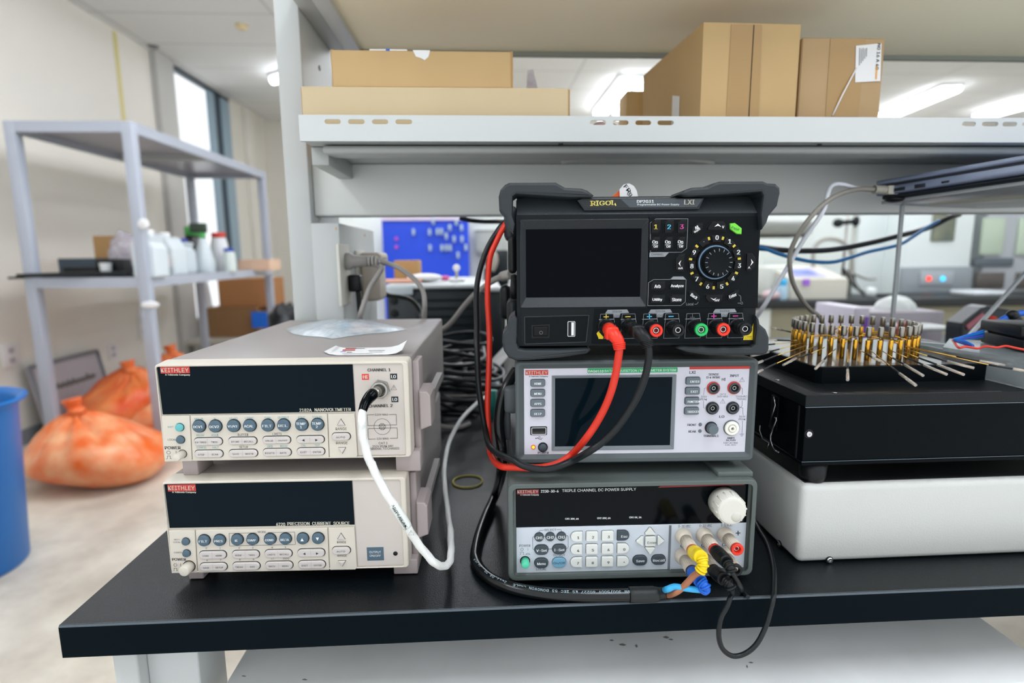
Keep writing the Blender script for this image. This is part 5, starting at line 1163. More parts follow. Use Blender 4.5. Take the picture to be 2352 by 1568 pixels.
# leaning board
t = empty('whiteboard', AZ(150, 1010, FL), 0, 'grey framed board with scrawled marks leaning on the left wall', 'board')
p = [AX(92, 1010, WX+.14), AX(246, 985, WX+.14), AX(222, 800, WX+.02), AX(105, 822, WX+.02)]
base = t.location
b = MB(); lo0 = Vector((WX+.11, AX(92, 900, WX+.1).y, FL)); lo1 = Vector((WX+.11, AX(248, 900, WX+.1).y, FL)); zt_ = AX(222, 802, WX+.02).z
hi0 = Vector((WX+.03, lo0.y, zt_)); hi1 = Vector((WX+.03, lo1.y, zt_)); th = Vector((.025, 0, 0))
b.add([lo0-base, lo1-base, hi1-base, hi0-base, lo0+th-base, lo1+th-base, hi1+th-base, hi0+th-base], [(0, 1, 2, 3), (7, 6, 5, 4), (0, 4, 5, 1), (1, 5, 6, 2), (2, 6, 7, 3), (3, 7, 4, 0)], mat('grey_board', 'a7a2a6', .4)); b.build('board_panel', t)
b = MB(); u = (lo1-lo0); v = (hi0-lo0); f0 = lo0+th-base+Vector((.004, 0, 0))
def bp(a_, c_): return f0+u*a_+v*c_
for a_, c_ in (((0, 0), (0, 1)), ((0, 1), (1, 1)), ((1, 1), (1, 0)), ((1, 0), (0, 0))): b.tube([bp(*a_), bp(*c_)], .012, mat('board_edge', '76777c', .4), 6, 1)
b.build('board_frame', t)
b = MB(); rnd = random.Random(3)
for i in range(9):
    a_ = .18+i*.075; c_ = .66; b.tube([bp(a_, c_-.03), bp(a_+.03, c_+.03+rnd.uniform(-.01, .03)), bp(a_+.05, c_-.02), bp(a_+.07, c_+.02)], .006, mat('marker_grey', '6f6c66', .6), 5, 3)
b.build('scrawl', t, 'dark scrawled marks')
# blue bin
bc = Vector((-1.905, 1.52, FL)); rb = .235; zr = AY(40, 925, 1.52).z
t = empty('waste_bin', bc, 0, 'round bright blue plastic bin at the left edge', 'bin'); h = zr-FL
BL = mat('bright_blue_plastic', '0068b8', .38); b = MB()
b.lathe([(rb*.84, 0), (rb*.88, .01), (rb, h-.03), (rb*1.02, h-.02), (rb*1.10, h-.012), (rb*1.12, h), (rb*1.08, h+.004), (rb*1.0, h-.005), (rb*.96, h-.02), (rb*.82, .02), (.0001, .02)], (0, 0, 0), (0, 0, 1), BL, 48, cap=False); b.build('bin_body', t)
ORB = mat('orange_film', 'e8641c', .3, col2='efae80', vscale=8, bump=.9, bscale=25, sss=0)
ORB2 = mat('orange_film_deep', 'df4f12', .35, col2='e58a50', vscale=7, bump=.7, bscale=20)
crumple((bc.x-.02, bc.y, FL+h*.5), rb*.78, rb*.78, h*.55, mat('peach_film', 'e8a184', .35, bump=.6, bscale=30), 4, 'bin_bag', 'peach coloured bag stuffed in the blue bin', 'bag', .12, True)
def obag(c, rx, ry, rz, mt, seed, label, knot):
    rnd = random.Random(seed); K_ = [(Vector((rnd.uniform(-1, 1), rnd.uniform(-1, 1), rnd.uniform(-1, 1))).normalized(), rnd.uniform(2, 5), rnd.uniform(0, 6)) for _ in range(6)]
    t = empty('rubbish_bag', (c[0], c[1], FL), 0, label, 'bag', 'orange rubbish bags on the floor')
    n, m = 72, 30; v = []; f = []
    for i in range(m+1):
        a = PI*i/m
        for j in range(n):
            bb = 2*PI*j/n; d = Vector((math.sin(a)*math.cos(bb), math.sin(a)*math.sin(bb), math.cos(a)))
            k = 1+.16*sum(math.sin(d.dot(q_[0])*q_[1]+q_[2]) for q_ in K_)/3
            pl = max(0, math.cos(a))**1.2; k *= 1+.05*math.sin(bb*11+seed)*pl+.03*math.sin(bb*23)*pl
            if a < .5: k *= 1+(.5-a)*.35
            v.append(Vector((rx*d.x*k+knot[0]*max(0, d.z)**3, ry*d.y*k, max(rz*.62+rz*.75*d.z*k, .004+.01*rnd.random()))))
    for i in range(m):
        for j in range(n): f.append((i*n+j, i*n+(j+1) % n, (i+1)*n+(j+1) % n, (i+1)*n+j))
    b = MB(); b.add(v, f, mt, True); b.build('bag_body', t)
    zt_ = v[0].z; b = MB(); kx_ = v[0].x; b.tube([(kx_, 0, zt_-.03), (kx_-.01, 0, zt_+.02), (kx_-.02, 0, zt_+.07)], lambda u_: .022+.035*abs(u_-.35), ORB2, 12, 4); b.ell((kx_, 0, zt_+.01), .04, .04, .025, ORB2); b.build('knot', t)
    return t
obag((-1.98, 2.38), .36, .28, .205, ORB, 2, 'nearest and largest knotted orange rubbish bag on the floor', (-.05, 0))
obag((-2.28, 3.15), .25, .25, .27, ORB2, 5, 'deep orange rubbish bag behind the largest one, under the rack', (.06, 0))
obag((-1.86, 2.98), .22, .18, .20, ORB, 9, 'low orange rubbish bag squeezed between the largest one and the beige instruments', (.0, 0))
obag((-2.30, 3.75), .24, .26, .27, ORB, 11, 'farthest orange rubbish bag, at the back under the rack', (.02, 0))
# ============================================================ white base box and black probe box
Cx, Cy, Ca = .2657, .0475, .005
t = empty('equipment_base', (Cx, Cy, 0), Ca, 'low white steel box on the bench carrying the black probe box', 'equipment box')
b = MB(); b.box(0, .50, 0, .46, .001, .0785, WBASE, .006, 3); b.build('housing', t)
b = MB(); b.box(.006, .494, .007, .45, .0780, .0792, mat('black_rubber_mat', '17191a', .45, bump=.5, bscale=900)); b.build('mat', t)
def screw(t, x, y, z, r, ax, name='screw'):
    b = MB(); ax = Vector(ax); b.lathe([(r*1.25, -.0002), (r*1.25, .0004), (r*1.05, .0006)], (x, y, z), ax, BLKP, 20); b.lathe([(r, 0), (r, .0012), (r*.8, .0018), (r*.35, .0018), (r*.3, .001), (.0001, .001)], (x, y, z), ax, CHROME, 20); b.build(name, t)
fb = Fr.__new__(Fr); fb.M = Matrix.Translation((Cx, Cy, 0)) @ Matrix.Rotation(Ca, 4, 'Z'); fb.I = fb.M.inverted()
x, z = fb.p(1740+615/3.734, 900+1438/3.734); screw(t, x, 0, z, .0028, (0, -1, 0))
p = fb.loc(AX(1740+192/3.734, 900+1302/3.734, Cx)); screw(t, 0, p.y, p.z, .0028, (-1, 0, 0))
# black box
PBX, PBY = .2632, .048
t = empty('probe_station', (PBX, PBY, .0793), 0, 'black anodised probe box with a ring of gold pins on top', 'probe station'); PS = t
def PB(mb, name, par=t, **k): return mb.build(name, par, M=Matrix.Translation(-t.location), **k)
fb2 = lambda px, py: AY(px, py, PBY)
zb0, zb1, zl_, zt_ = .0979, .1018, .1538, .1650; PX1 = .62; PY1 = .36
b = MB(); b.box(PBX, PX1, PBY, PY1, zb0, zb1, BANOD, .0006, 1); PB(b, 'base_plate')
b = MB(); b.box(PBX+.001, PX1-.001, PBY+.0008, PY1-.001, zb1, zl_-.0004, BANOD, .0004, 1); b.box(PBX-.0002, PBX+.003, PBY+.010, PBY+.0115, zb1, zl_-.001, SHADOWGAP); PB(b, 'body')
b = MB(); b.box(PBX-.0004, PX1, PBY-.0002, PY1, zl_+.0002, zt_, BANODT, .0005, 1); PB(b, 'lid')
EDGE = mat('bright_machined_edge', '6c7c86', .3, metal=.5)
b = MB(); b.box(PBX-.0004, PX1, PBY-.0005, PBY, zl_-.0004, zl_+.0002, EDGE); b.box(PBX, PX1, PBY-.0003, PBY, zb1-.0002, zb1+.0002, EDGE); PB(b, 'edge_line')
x, z = fb2(1740+440/3.734, 900+360/3.734).xz
b = MB(); b.lathe([(.0042, 0), (.0042, .0004)], (x+.0004, PBY+.0008, z), (0, -1, 0), SHADOWGAP, 20); b.lathe([(.0029, 0), (.0029, .0014), (.0024, .002), (.0010, .002), (.0009, .001), (.0001, .001)], (x, PBY+.0008, z), (0, -1, 0), CHROME, 20); PB(b, 'screw')
for px, py in ((1868, 1100),):
    for (fx, fy) in ((.2831, .062), (.60, .062), (.2831, .34), (.60, .34)):
        b = MB(); b.lathe([(.0105, 0), (.0115, .004), (.0125, .0186)], (fx, fy, .0794), (0, 0, 1), BLKP, 28); PB(b, 'foot')
for (px, py) in ((1786, 873), (1917, 902), (2340, 889)):
    c = AZ(px, py, zt_); b = MB(); b.lathe([(.0032, .0001), (.0032, .0003), (.0026, .0004)], (c.x, c.y, zt_), (0, 0, 1), BLKP, 18); b.lathe([(.0024, .0003), (.0018, .0008), (.0001, .0008)], (c.x, c.y, zt_), (0, 0, 1), CHROME, 16); PB(b, 'screw')
# latch on the left side
S = lambda x, y: AX(1740+x/3.734, 900+y/3.734, PBX-.004)
b = MB(); b.box(PBX-.003, PBX-.0005, S(60, 0).y-.012, S(180, 0).y+.002, .1165, .152, BANOD, .0008)
PB(b, 'latch_plate')
LW = mat('latch_wire', 'b8bcbc', .25, metal=1)
b = MB(); b.tube([S(138, 40), S(152, 110), S(100, 295)], .0007, LW, 8, 1); b.tube([S(150, 220), S(160, 240), S(112, 372), S(122, 450), S(150, 500), S(180, 516)], .0008, LW, 8, 2); b.tube([S(22, 285), S(18, 330), S(44, 402), S(100, 438), S(82, 482)], .0007, LW, 8, 1)
PB(b, 'latch_wire', label='bent steel latch wire')
# raised slab with glossy gridded sheet
sl = [(.2995, .091), (.4775, .0935), (.520, .235), (.300, .255)]
slx0 = .2995
b = MB(); P_ = [(.2995, .091), (.4750, .092), (.4770, .275), (.2995, .275)]
P_ = [Vector((x, y, 0)) for x, y in ((.3030, .0905), (.4728, .0912), (.4745, .270), (.2985, .268), (.2985, .095))]
n = len(P_); v = [(p.x, p.y, zt_) for p in P_]+[(p.x, p.y, .1808) for p in P_]+[(p.x+(.0006 if p.x < .4 else -.0006), p.y+(.0006 if p.y < .2 else -.0006), .1812) for p in P_]
f = [[i, (i+1) % n, n+(i+1) % n, n+i] for i in range(n)]+[[n+i, n+(i+1) % n, 2*n+(i+1) % n, 2*n+i] for i in range(n)]+[[2*n+i for i in range(n)]]
b.add(v, f, BANOD); PB(b, 'raised_slab')
def grid_fn(nt, n, l, b):
    tc = n.new('ShaderNodeTexCoord'); br = n.new('ShaderNodeTexBrick'); br.offset = 0; br.inputs['Scale'].default_value = 1
    br.inputs['Brick Width'].default_value = .012; br.inputs['Row Height'].default_value = .012; br.inputs['Mortar Size'].default_value = .0004
    br.inputs['Color1'].default_value = lin('625f60'); br.inputs['Color2'].default_value = lin('5e5c5d'); br.inputs['Mortar'].default_value = lin('5a4a28')
    l.new(tc.outputs['Object'], br.inputs['Vector']); l.new(br.outputs['Color'], b.inputs['Base Color']); b.inputs['Roughness'].default_value = .09; b.inputs['Metallic'].default_value = .45
GRID = nodemat('gridded_mirror_sheet', grid_fn) if 'nodemat' in globals() else None
b = MB(); b.add([(.3035, .094, .1815), (.4715, .0945, .1815), (.4735, .268, .1815), (.2998, .266, .1815), (.2998, .0975, .1815)], [(0, 1, 2, 3, 4)], GRID); PB(b, 'grid_sheet')
RC = Vector((AY(1957, 790, .178).x, .178, .1816)); RR = .0605
capS = mat('pin_cap_steel', '9a968c', .3, metal=1)
for i in range(34):
    u = 2*PI*(i+.5)/34; p = RC+Vector((math.cos(u)*RR, math.sin(u)*RR, 0))
    b = MB(); b.lathe([(.0023, 0), (.0023, .0205), (.0019, .021)], p, (0, 0, 1), GOLD, 16); b.lathe([(.0008, .021), (.0008, .0245)], p, (0, 0, 1), capS, 8)
    b.lathe([(.0026, .0243), (.0029, .0250), (.0029, .0335), (.0025, .0345), (.0001, .0346)], p, (0, 0, 1), capS, 18); PB(b, 'probe_pin')
# gold leads lying inside the ring
rnd = random.Random(21)
for i in range(12):
    u = rnd.uniform(0, 2*PI); a = RC+Vector((math.cos(u)*RR*.9, math.sin(u)*RR*.9, .016)); c = RC+Vector((math.cos(u+.4)*RR*.25, math.sin(u+.4)*RR*.25, .012+rnd.random()*.008))
    b = MB(); b.tube([a, (a+c)/2+Vector((0, 0, .004)), c], .0008, GOLD, 6, 3); PB(b, 'inner_lead')
SLV = mat('black_heat_sleeve', '14191c', .45); GW = mat('gold_wire', 'd9ae5c', .3, metal=.9)
cz = lambda x, y, z: AZ(1740+x/3.843, 680+y/3.843, z)
wires = [[(690, 465), (620, 520), (582, 568), (512, 640)], [(592, 452), (470, 505), (340, 548), (228, 606)], [(510, 440), (165, 594), (45, 650), (-60, 695)], [(445, 430), (175, 522), (45, 572), (-70, 615)], [(390, 415), (190, 468), (100, 490), (-60, 530)],
  [(795, 470), (793, 590), (795, 650), (795, 738)], [(905, 478), (960, 505), (1010, 540), (1100, 575)], [(1000, 480), (1170, 615), (1255, 682), (1395, 785)], [(1095, 480), (1195, 545), (1300, 605), (1460, 700)], [(1175, 478), (1325, 545), (1470, 608), (1668, 690)],
  [(1240, 472), (1425, 545), (1590, 605), (1820, 692)], [(1290, 460), (1505, 527), (1675, 575), (1912, 635)], [(1305, 440), (1755, 535), (1955, 570), (2180, 608)], [(1305, 446), (2040, 605), (2250, 640), (2400, 665)], [(355, 402), (150, 422), (60, 430), (-60, 440)], [(350, 388), (290, 392), (172, 388), (60, 384)], [(355, 330), (300, 318), (215, 298), (120, 275)]]
for i, w_ in enumerate(wires):
    zz = [.1965, .192, .190, .1868] if i < 14 else [.196, .195, .195, .194]
    if i in (15, 16): zz = [.198, .197, .197, .197]
    A_ = [cz(x, y, z) for (x, y), z in zip(w_, zz)]
    b = MB(); b.tube([A_[0], A_[1]], .00045, GW, 6, 1); o = PB(b, 'probe_wire')
    b = MB(); b.tube([A_[1], A_[2]], .0009, SLV, 8, 1); PB(b, 'sleeve', o)
    b = MB(); b.tube([A_[2], A_[3]], .0004, GW, 6, 1); b.tube([A_[2], A_[3]], .0013, CLEART, 10, 1); PB(b, 'clear_tube', o, label='clear tube end')
# acrylic rails behind the ring carrying motors
ACR = mat('frosted_acrylic', 'b9c4c8', .12, trans=.55, alpha=.75)
t = empty('acrylic_frame', (.5, .25, zt_+.0004), 0, 'clear acrylic frame with steel screws resting on the black probe box', 'frame'); AF = t
def AFb(mb, name, par=t, **k): return mb.build(name, par, M=Matrix.Translation(-t.location), **k)
a = AZ(2086, 800, .180); c = AZ(2420, 872, .180)
d = (c-a); nrm = Vector((-d.y, d.x, 0)).normalized()*.006
def bar(p, q, h0, h1, wd, mt):
    d = q-p; nn = Vector((-d.y, d.x, 0)).normalized()*wd; b = MB()
    P8 = [p.copy(), q.copy(), q+nn, p+nn]; b.hexa([Vector((k.x, k.y, h0)) for k in P8]+[Vector((k.x, k.y, h1)) for k in P8], mt); return b
AFb(bar(a, c, zt_+.0005, .187, .006, ACR), 'rail')
a2 = AZ(2060, 786, .187); c2 = AZ(2200, 800, .187); AFb(bar(a2, c2, zt_+.0005, .190, .006, ACR), 'rail')
b = MB(); p = AZ(2165, 805, .187); q = AZ(2420, 850, .187); r2 = AZ(2420, 800, .187); s2 = AZ(2180, 785, .187); P8 = [p, q, r2, s2]
b.hexa([Vector((k.x, k.y, .187)) for k in P8]+[Vector((k.x, k.y, .191)) for k in P8], ACR); AFb(b, 'plate')
for px, py in ((2100, 795), (2305, 828)):
    c_ = AZ(px, py, .178); b = MB(); b.lathe([(.0055, 0), (.0055, .002), (.004, .0022)], (c_.x, c_.y-.003, .178), (-.25, -1, 0), STEEL, 20); b.lathe([(.003, .002), (.003, .008), (.0001, .008)], (c_.x, c_.y-.003, .178), (-.25, -1, 0), CHROME, 6, False); AFb(b, 'screw')
# motor block and cables on the frame
t = empty('motor_block', (AZ(2300, 810, .191).x, AZ(2300, 810, .191).y, .1915), -.25, 'black motor block with red wires at the right edge on the acrylic frame', 'motor')
mw = .085
b = MB(); b.box(.018, mw, 0, .07, 0, .013, BLKP, .002); b.box(.022, mw, .004, .066, .013, .015, SHADOWGAP); b.build('lower_block', t)
b = MB(); b.box(.016, mw, .002, .07, .015, .026, BLKP, .002); b.build('upper_block', t)
b = MB(); b.lathe([(.004, 0), (.003, .0015), (.0001, .0018)], (.045, .002, .020), (0, -1, 0), CHROME, 16); b.build('screw', t)
E7 = lambda x, y, d: AY(2050+x/7.126, 640+y/7.126, d)
def cable(name, pts, r, mt, label, cat='cable', n=10, k=8, group=None, **kw):
    b = MB(); b.tube(pts, r, mt, n, k, **kw); return b.build(name, None, label, cat, group)
yM = t.location.y-.006
cable('cable', [E7(985, 1000, yM+.03), E7(1080, 1125, yM), E7(1200, 1110, yM), E7(1400, 1140, yM-.003), E7(1520, 1105, yM-.006), E7(1700, 1125, yM-.008), E7(1850, 1100, yM-.01), E7(2000, 1130, yM-.012), E7(2200, 1170, yM-.014)], .0011, REDC, 'thin red wire running across the black motor block')
for j in range(5):
    cable('cable', [E7(1490, 850+j*25, yM+.05), E7(1300, 900+j*20, yM+.045), E7(1100, 960+j*8, yM+.03), E7(1010, 990+j*5, yM+.02), E7(1180, 1020+j*12, yM+.01), E7(1320, 1090+j*6, yM)], .0010+.0002*(j % 2), (BLUP, BCAB, BLUP, mat('purple_wire', '5a48b8', .4), BCAB)[j], 'thin wire in the blue and purple bundle left of the motor block', group='blue wire bundle by the motor block')
cable('cable', [E7(1700, 740, yM+.10), E7(1850, 640, yM+.10), E7(1960, 595, yM+.10), E7(2060, 570, yM+.10), E7(2250, 545, yM+.10)], .0035, BLUP, 'thick blue wire with a black knot above the motor block')
b = MB(); p = E7(1962, 595, yM+.098); b.ell(p, .007, .006, .006, BLKP); b.build('cable_tie', None, 'black knot tied around the thick blue wire', 'cable tie')
# ============================================================ laptop on an acrylic stand
Lr = AY(2012, 440, .30); Lf = AY(2352, 386, .155)
dirv = Vector((Lf.x-Lr.x, Lf.y-Lr.y, 0)).normalized(); ang = math.atan2(dirv.x, -dirv.y)     # side edge runs towards the camera
t = empty('laptop', (Lr.x, Lr.y, Lr.z-.006), 0, 'closed silver laptop on a clear raised stand at the right edge', 'laptop')
el = (Lf.z-Lr.z)/((Lf-Lr).xy.length); fwd = Vector((dirv.x, dirv.y, el)).normalized(); rgt = Vector((-dirv.y, dirv.x, 0)).normalized(); up = rgt.cross(fwd)
if up.z < 0: up = -up
LM = Matrix(((rgt.x, fwd.x, up.x, 0), (rgt.y, fwd.y, up.y, 0), (rgt.z, fwd.z, up.z, 0), (0, 0, 0, 1)))
LAPS = mat('laptop_blue_silver', '8e9ab4', .3, metal=.6); LAPD = mat('laptop_dark', '1a2028', .35)
b = MB(); b.box(0, .34, 0, .24, 0, .0105, LAPS, .0018, M=LM); b.box(.006, .334, .004, .236, -.005, .0005, LAPD, .002, M=LM); b.build('base', t)
b = MB(); b.box(0, .34, 0, .24, .0135, .0195, LAPS, .0015, M=LM); b.box(.003, .337, .002, .238, .0105, .0135, LAPD, M=LM); b.build('lid', t)
for y, w2, h2 in ((.030, .014, .0045), (.054, .013, .0050), (.082, .009, .0028)):
    b = MB(); b.box(-.0004, .002, y-w2/2, y+w2/2, .0045-h2/2, .0045+h2/2, LAPD, .0008, M=LM); b.build('port', t)
b = MB(); b.ell(LM @ Vector((.012, .018, -.006)), .012, .012, .004, BLKP); b.build('rubber_foot', t)
# stand
t = empty('laptop_stand', (Lr.x+.05, Lr.y, .0), 0, 'clear acrylic stand raising the laptop above the probe box', 'stand'); LS = t; LO = Vector((Lr.x, Lr.y, Lr.z-.006))
def LSb(mb, name, par=t, **k): return mb.build(name, par, M=Matrix.Translation(-t.location), **k)
STA = mat('stand_acrylic', 'b4babd', .15, trans=.3, alpha=.9)
b = MB(); b.box(.012, .33, .0, .235, -.0102, -.0055, STA, .0008, M=Matrix.Translation(LO) @ LM); LSb(b, 'platform')
def strut(pa, pb, w, name='strut'):
    b = MB(); d = (pb-pa).normalized(); sx = Vector((1, 0, 0)); b.add([pa-sx*w, pa+sx*w, pa+sx*w+Vector((0, .004, 0)), pa-sx*w+Vector((0, .004, 0)), pb-sx*w, pb+sx*w, pb+sx*w+Vector((0, .004, 0)), pb-sx*w+Vector((0, .004, 0))], [(3, 2, 1, 0), (4, 5, 6, 7), (0, 1, 5, 4), (1, 2, 6, 5), (2, 3, 7, 6), (3, 0, 4, 7)], STA); return LSb(b, name)
ys = .33
strut(AY(2076, 462, ys), AY(2050, 760, ys), .0022)
pz = AY(2050, 760, ys); strut(pz, Vector((pz.x, ys, zt_+.0004)), .0022)
p_ = AY(2212, 790, .30); strut(AY(2400, 580, .30), Vector((p_.x, .30, max(p_.z, zt_+.0004))), .0025)
# plug and cables into the laptop
t = empty('network_cable', AY(2040, 436, .285), 0, 'grey network cable plugged into the laptop and looping down behind the pins', 'cable')
def NC(mb, name, par=t, **k): return mb.build(name, par, M=Matrix.Translation(-t.location), **k)
L_ = lambda x, y, d: AY(1740+x/3.843, 340+y/3.843, d)
PLG = mat('grey_plug', 'b7b4a8', .4)
b = MB(); pa = L_(1030, 365, .285); pb = L_(1130, 368, .285); pc = L_(1250, 360, .285)
b.tube([pa, pb], .0052, PLG, 8, 1); b.box(pb.x, pc.x, pb.y-.006, pb.y+.006, pb.z-.006, pb.z+.005, PLG, .001); NC(b, 'plug')
for i in range(5): b = MB(); q = pa.lerp(pb, i/5); b.lathe([(.0058, 0), (.0058, .0014)], q, pb-pa, PLG, 10); NC(b, 'plug_rib')
b = MB(); b.tube([L_(1030, 365, .285), L_(900, 362, .28), L_(740, 400, .27), L_(600, 480, .265), L_(460, 620, .265), L_(350, 780, .275), L_(290, 920, .285), L_(285, 1040, .29), L_(310, 1180, .30), L_(380, 1320, .31), L_(470, 1430, .32), L_(560, 1510, .33), AY(1900, 790, .335)], .0030, mat('khaki_grey_sheath', '8f8b82', .45), 12, 8); NC(b, 'sheath')
cable('cable', [L_(1000, 372, .295), L_(860, 350, .285), L_(760, 322, .28), L_(690, 318, .278), L_(640, 350, .275), L_(615, 430, .27), L_(590, 530, .268), L_(540, 620, .27), L_(420, 790, .28), L_(300, 990, .29), L_(180, 1190, .30), L_(60, 1390, .31), L_(-60, 1560, .33)], .0028, mat('white_lead', 'dcdfe6', .4), 'white cable arching from the laptop down behind the black power supply')
cable('cable', [L_(-200, 860, .42), L_(40, 880, .42), L_(180, 895, .44), L_(360, 905, .46), L_(600, 900, .48), L_(820, 870, .5), L_(1040, 825, .52), L_(1240, 775, .54), L_(1420, 730, .56), L_(1560, 680, .57), L_(1700, 610, .58), L_(1780, 585, .6)], .0048, BLKC, 'thick black cable sagging behind the probe box below the shelf')
cable('cable', [L_(-200, 850, .40), L_(40, 880, .40), L_(180, 930, .41), L_(320, 970, .42), L_(480, 1000, .43), L_(660, 1005, .44), L_(820, 965, .46), L_(980, 915, .48), L_(1240, 855, .5), L_(1360, 790, .52), L_(1480, 710, .54), L_(1600, 640, .56)], .0030, BCAB, 'blue cable sagging just below the thick black one')
# ============================================================ leads in front
def W(px, py, d): return AY(px, py, d)
# white sensor cable on the nanovoltmeter
t = empty('sensor_cable', nano_jack, 0, 'white braided cable plugged into the upper beige instrument, hanging in a loop', 'cable')
def SC(mb, name, par=t, **k): return mb.build(name, par, M=Matrix.Translation(-t.location), **k)
J = nano_jack
C2 = lambda x, y, d: AY(740+x/4.355, 720+y/4.355, d)
j0 = Vector((J.x, J.y-.002, J.z)); j1 = C2(510, 800, J.y-.017); j2 = C2(470, 840, J.y-.021); j3 = C2(430, 900, J.y-.028); j4 = C2(400, 985, J.y-.034)
b = MB(); b.tube([j0, j0.lerp(j1, .5), j1], .0044, STEEL, 24, 1); b.lathe([(.0047, 0), (.0047, .001)], j1, j1-j0, STEEL, 24); SC(b, 'steel_plug')
b = MB(); b.tube([j1, j2, j3, j4], lambda u: .0050-.0022*max(0, u-.25), BLACKG, 20, 6); SC(b, 'boot')
D_ = lambda x, y, d: AY(740+x/4.9, 1040+y/4.9, d)
pts = [j4, C2(400, 1060, -.0), C2(400, 1160, .0), C2(415, 1260, .0), C2(450, 1400, .0), C2(500, 1530, .0), D_(560, 130, -.004), D_(630, 290, -.006), D_(720, 450, -.008), D_(800, 580, -.009), D_(880, 700, -.009), D_(960, 830, -.008), D_(1030, 950, -.004), D_(1110, 1060, .0), D_(1200, 1170, .004), D_(1270, 1240, .008)]
ze = [D_(1340, 1272, .02), D_(1400, 1264, .03), D_(1440, 1210, .045), D_(1450, 1120, .06), D_(1450, 1000, .08), D_(1442, 860, .10), D_(1420, 700, .13), D_(1400, 540, .16), D_(1380, 380, .19), D_(1372, 240, .22), D_(1378, 120, .25), D_(1400, 0, .28)]
for p in ze+pts: p.z = max(p.z, .0035)
F6 = lambda x, y, d: AY(960+x/2.8, 760+y/2.8, d)
ze += [F6(185, 770, .30), F6(215, 680, .33), F6(270, 580, .36), F6(340, 500, .40), F6(400, 445, .44), F6(450, 415, .48), F6(500, 385, .52)]
b = MB(); b.tube(pts+ze, lambda u: .0033 if u < .62 else .0029, WCABLE, 14, 8, tw=.16); SC(b, 'braided_sleeve')
c0 = D_(800, 580, -.009); c1 = D_(980, 850, -.0075)
m_ = [pts[9], pts[10], pts[11]]
b = MB(); b.tube([pts[9], pts[10], pts[11]], .0038, mat('label_sleeve', 'dfe6e2', .4), 16, 6)
SC(b, 'marker_sleeve')
b = MB(); d = (pts[11]-pts[9]); a_ = math.atan2(d.z, d.x)
mp = pts[10]; L = .024
b.text('350V PEAK', -.011, .011, .0012, .0018, 0, INK, True, a_); b.text('ANY TERMINAL', -.011, .011, -.0012, .0015, 0, INK, True, a_)
b2 = MB(); b2.v = [v+Vector((mp.x, mp.y-.0041, mp.z)) for v in b.v]; b2.f = b.f; b2.mi = b.mi; b2.sm = b.sm; b2.mats = b.mats; warn_tri(b2, mp.x+.0085, mp.z-.013, .0022, mp.y-.0041); SC(b2, 'marker_lettering')
# rubber band
b = MB(); c = AZ(1074, 1105, .0015); pts = [Vector((c.x+.0190*math.cos(u), c.y+.0205*math.sin(u)*(1+.05*math.cos(2*u)), .0015)) for u in [2*PI*i/24 for i in range(25)]]
b.tube(pts, .0012, mat('olive_yellow_rubber', 'bdb348', .5), 8, 3, caps=False); b.build('rubber_band', None, 'olive yellow rubber band lying on the bench between the stacks', 'rubber band')
# red and black test leads
R_ = rposts['p1']; M_ = rposts['m1']
def lead(name, label, start, plug, pts, mt, pm, r):
    t = empty(name, start, 0, label, 'cable')
    def B_(mb, nm, **k): return mb.build(nm, t, M=Matrix.Translation(-t.location), **k)
    b = MB(); b.tube(plug[:2], lambda u: .0056-.0006*u, pm, 18, 1); b.box(plug[1].x-.0052, plug[1].x+.0052, plug[1].y-.006, plug[1].y+.004, plug[1].z-.006, plug[1].z+.0045, pm, .0022, 3)
    b.tube(plug[1:], lambda u: .0060-.0022*u, pm, 18, 6); B_(b, 'banana_plug')
    n_ = len(plug); A_ = plug[-2]; Z_ = plug[-1]
    for i in range(4):
        q = A_.lerp(Z_, .1+.26*i); b = MB(); b.lathe([(.0050-.0002*i, 0), (.0052-.0002*i, .0005), (.0050-.0002*i, .0012)], q, Z_-A_, pm, 20); B_(b, 'strain_rib')
    b = MB(); b.tube(pts, r, mt, 14, 8); B_(b, 'lead'); return t
G = lambda x, y, d: AY(1130+x/K, 400+y/K, d)
yf_ = R_.y
plug = [R_+Vector((0, .004, 0)), G(975, 1290, yf_-.012), G(1010, 1330, yf_-.018), G(1038, 1375, yf_-.020), G(1045, 1430, yf_-.021)]
D7 = lambda x, y, d: AY(1130+x/5.227, 800+y/5.227, d)
pts = [plug[-1], D7(1528, 30, yf_-.021), D7(1510, 160, yf_-.020), D7(1480, 330, yf_-.018), D7(1430, 520, yf_-.016), D7(1350, 720, yf_-.012), D7(1240, 920, yf_-.008), D7(1120, 1090, yf_-.003), D7(980, 1250, .033), D7(850, 1350, .034), D7(720, 1405, .034), D7(560, 1432, .034), D7(400, 1430, .036), D7(260, 1425, .042), D7(130, 1420, .05), D7(50, 1375, .07), D7(-5, 1290, .09), D7(-30, 1180, .10),
       F6(455, 640, .12), F6(448, 500, .13), F6(452, 350, .14), F6(458, 200, .15), F6(460, 60, .16), W(1123, 740, .165), W(1120, 690, .17), W(1121, 640, .175), W(1126, 590, .18), W(1140, 555, .185), W(1155, 525, .19), W(1172, 500, .20), W(1195, 485, .22), W(1230, 480, .26)]
lead('test_lead', 'red test lead plugged into the top power supply and looping to the left', R_, plug, pts, REDC, REDP, .0031)
yf_ = M_.y
plug = [M_+Vector((0, .004, 0)), G(1185, 1275, yf_-.014), G(1225, 1320, yf_-.020), G(1262, 1360, yf_-.022), G(1278, 1410, yf_-.023)]
